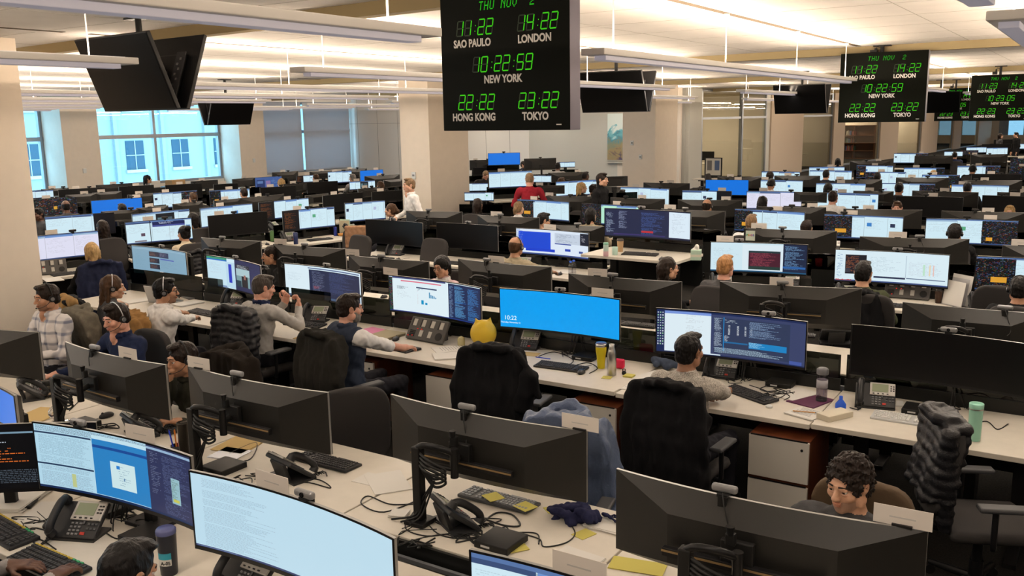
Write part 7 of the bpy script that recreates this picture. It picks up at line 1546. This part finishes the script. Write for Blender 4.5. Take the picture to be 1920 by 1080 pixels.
# loose cables
def cable(label, pts, r=.0035, z=DESK_Z + .004):
    P = [at(x, y, z + (q[0] if q else 0)) for x, y, *q in pts]; b = MB(); b.tube(P, r, 6, sub=6); o = b.build('cable', m_cord); tag(o, label, 'cable', 'loose cables'); return o
cable('thin cable from the pole to the left of the desk', [(775, 945), (730, 945), (690, 930), (678, 945), (720, 960), (790, 935)]); cable('cable looping under the navy scarf', [(870, 1010), (960, 1000), (1010, 1010), (1020, 1025), (1060, 1018), (1078, 1002), (1072, 985)]); cable('cable with a plug right of the rear-seen phone', [(900, 970), (945, 985), (975, 985), (960, 965), (930, 962), (905, 980)], .005); cable('cable below the pole running right', [(790, 960), (820, 1000), (880, 1010), (950, 1000), (1005, 1000), (1010, 1020)]); cable('cable tangle strand at the pole foot, left', [(775, 960), (760, 990), (800, 1005), (860, 1000), (890, 1020), (870, 990), (900, 1000)]); cable('headset cord over the lower left desk', [(70, 960), (110, 1000), (60, 990), (30, 1020), (70, 1010), (105, 1030)]); cable('cable under the three-window blue screen', [(240, 955), (270, 980), (235, 1000), (290, 1010), (262, 1040), (285, 970)]); cable('second cable under the three-window blue screen', [(200, 1000), (225, 1010), (260, 985), (250, 960), (275, 1000)]); cable('cable below the blue lock screen', [(1010, 668), (1040, 660), (1075, 675), (1060, 690), (1100, 680), (1120, 690), (1105, 700)]); cable('second cable below the blue lock screen', [(1000, 655), (1030, 655), (1065, 662), (1095, 668), (1075, 655)]); cable('tangled black cord right of the speckled man\'s keyboard', [(1405, 722), (1440, 735), (1420, 742), (1455, 748), (1475, 735), (1450, 728), (1480, 742), (1470, 750)]); cable('second tangled cord right of the speckled man', [(1420, 705), (1440, 720), (1425, 730), (1460, 738), (1490, 735)]); cable('cord behind the mint tumbler', [(1790, 785), (1815, 795), (1850, 790), (1870, 805), (1890, 795)]); cable('headset cable on the left desk by the globe', [(130, 770), (160, 745), (190, 755), (215, 745)]); cable('cable right of the rear-seen left phone', [(545, 905), (580, 905), (620, 915), (600, 900), (560, 895)]); cable('cable loop below the chin-resting man\'s monitor', [(430, 850), (480, 830), (470, 860), (430, 870), (410, 890), (450, 900)])
def tangle(where, px, py, n, spread=.22, z=DESK_Z, seed=1, rise=None):
    r = random.Random(seed); c = at(px, py, z)
    for k in range(n):
        x, y = r.uniform(-spread, spread) * .6, r.uniform(-spread, spread) * .4; P = []
        if rise: P.append(c + Vector((r.uniform(-.04, .04), .04, rise)))
        for j in range(r.randint(4, 7)):
            P.append(c + Vector((x, y, .004 + .02 * r.random() ** 3))); a = r.uniform(0, 6.28); x = max(-spread, min(spread, x + math.cos(a) * spread * .6)); y = max(-spread * .6, min(spread * .6, y + math.sin(a) * spread * .35))
        b = MB(); b.tube([p - c for p in P], r.choice((.0028, .0035, .0045)), 5, sub=5); o = b.build('cable', m_cord, None, c); tag(o, 'thin black cable in the tangle ' + where, 'cable', 'cables in the tangle ' + where)
tangle('at the foot of the pole under the scarf monitor', 850, 1000, 9, .26, seed=3); tangle('under the three-window blue screen', 245, 985, 8, .2, seed=4, rise=.3); tangle('below the chin-resting man\'s monitor', 500, 905, 6, .2, seed=5); tangle('under the blue lock screen', 1085, 665, 7, .14, seed=6, rise=.25); tangle('under the speckled sweater man\'s screen', 1400, 712, 8, .16, .732, seed=7, rise=.25); tangle('by the small black computer at right', 1455, 738, 5, .12, .732, seed=8); tangle('under the dark right screen', 1790, 765, 5, .12, seed=9, rise=.25); tangle('below the navy-shirted man\'s monitor', 190, 800, 5, .14, seed=10); tangle('under the bar-chart screen', 835, 628, 5, .12, seed=11, rise=.25); tangle('by the trading keyboards', 60, 985, 5, .14, seed=12); tangle('on the raised desk', 1260, 468, 5, .2, 1.08, seed=13)
# glazed offices: what stands inside
def office(s, n): return GA + GD * s + GN * n
sh0 = office(gat(1660) - .32, 1.75); t = thing('bookshelf', 'wooden bookshelf full of books inside the glazed office', 'bookshelf', (sh0.x, sh0.y, 0), R(-38.6))
b = MB(); b.box((0, .18, 1.0), (2.4, .02, 2.0)); [b.box((0, 0, z), (2.4, .36, .03)) for z in (.05, .5, .95, 1.4, 1.98)]; [b.box((x, 0, 1.0), (.03, .36, 2.0)) for x in (-1.2, 0, 1.2)]; b.build('frame', mat('brown shelf wood', (.13, .05, .02), .5), t)
r = random.Random(4); mb_ = [mat('book %d cloth' % i, c, .6) for i, c in enumerate(((.05, .10, .25), (.20, .18, .15), (.25, .05, .04), (.04, .12, .10), (.4, .36, .3), (.03, .03, .05)))]
for z in (.515, .965, 1.415):
    for k in range(16):
        x = -1.1 + k * .07 + (.1 if k > 7 else 0); hgt = r.uniform(.22, .34); b = MB(); b.box((0, 0, hgt / 2), (.05, .22, hgt)); p = t.matrix_world if False else None
        o = b.build('book', mb_[r.randint(0, 5)], None, Vector((sh0.x, sh0.y, z)) + Matrix.Rotation(R(-38.6), 3, 'Z') @ Vector((x, 0, 0)), R(-38.6)); tag(o, 'book in the %s shelf of the office bookshelf' % {.515: 'lower', .965: 'middle', 1.415: 'upper'}[z], 'book', 'books on the %s office shelf' % {.515: 'lower', .965: 'middle', 1.415: 'upper'}[z])
for k, (px, l) in enumerate(((1350, 'desk inside the glazed corner office'), (1520, 'desk inside the dark glazed office'), (1684, 'desk inside the third glazed office'), (1762, 'desk inside the fourth glazed office'))):
    p = office(gat(px) + 1.6, 1.7); desk('white ' + l, (p.x, p.y), R(-38.6), 1.6, .8, group=None, panel=False)
    for j in (-.4, .4):
        c = p + GN * j * .9; t = thing('monitor', 'monitor on the %s, %s one' % (l, 'left' if j < 0 else 'right'), 'monitor', (c.x, c.y, DESK_Z + .12), R(-38.6), 'office monitors'); link('housing', house_mesh(.62, .37), t); link('bezel', bezel_mesh(.62, .37), t); link('screen', screen_mesh(.62, .37), t)
        b = MB(); b.box((0, .05, -.05), (.06, .03, .14)); b.box((0, .05, -.11), (.22, .18, .015)); b.build('stand', m_black, t)
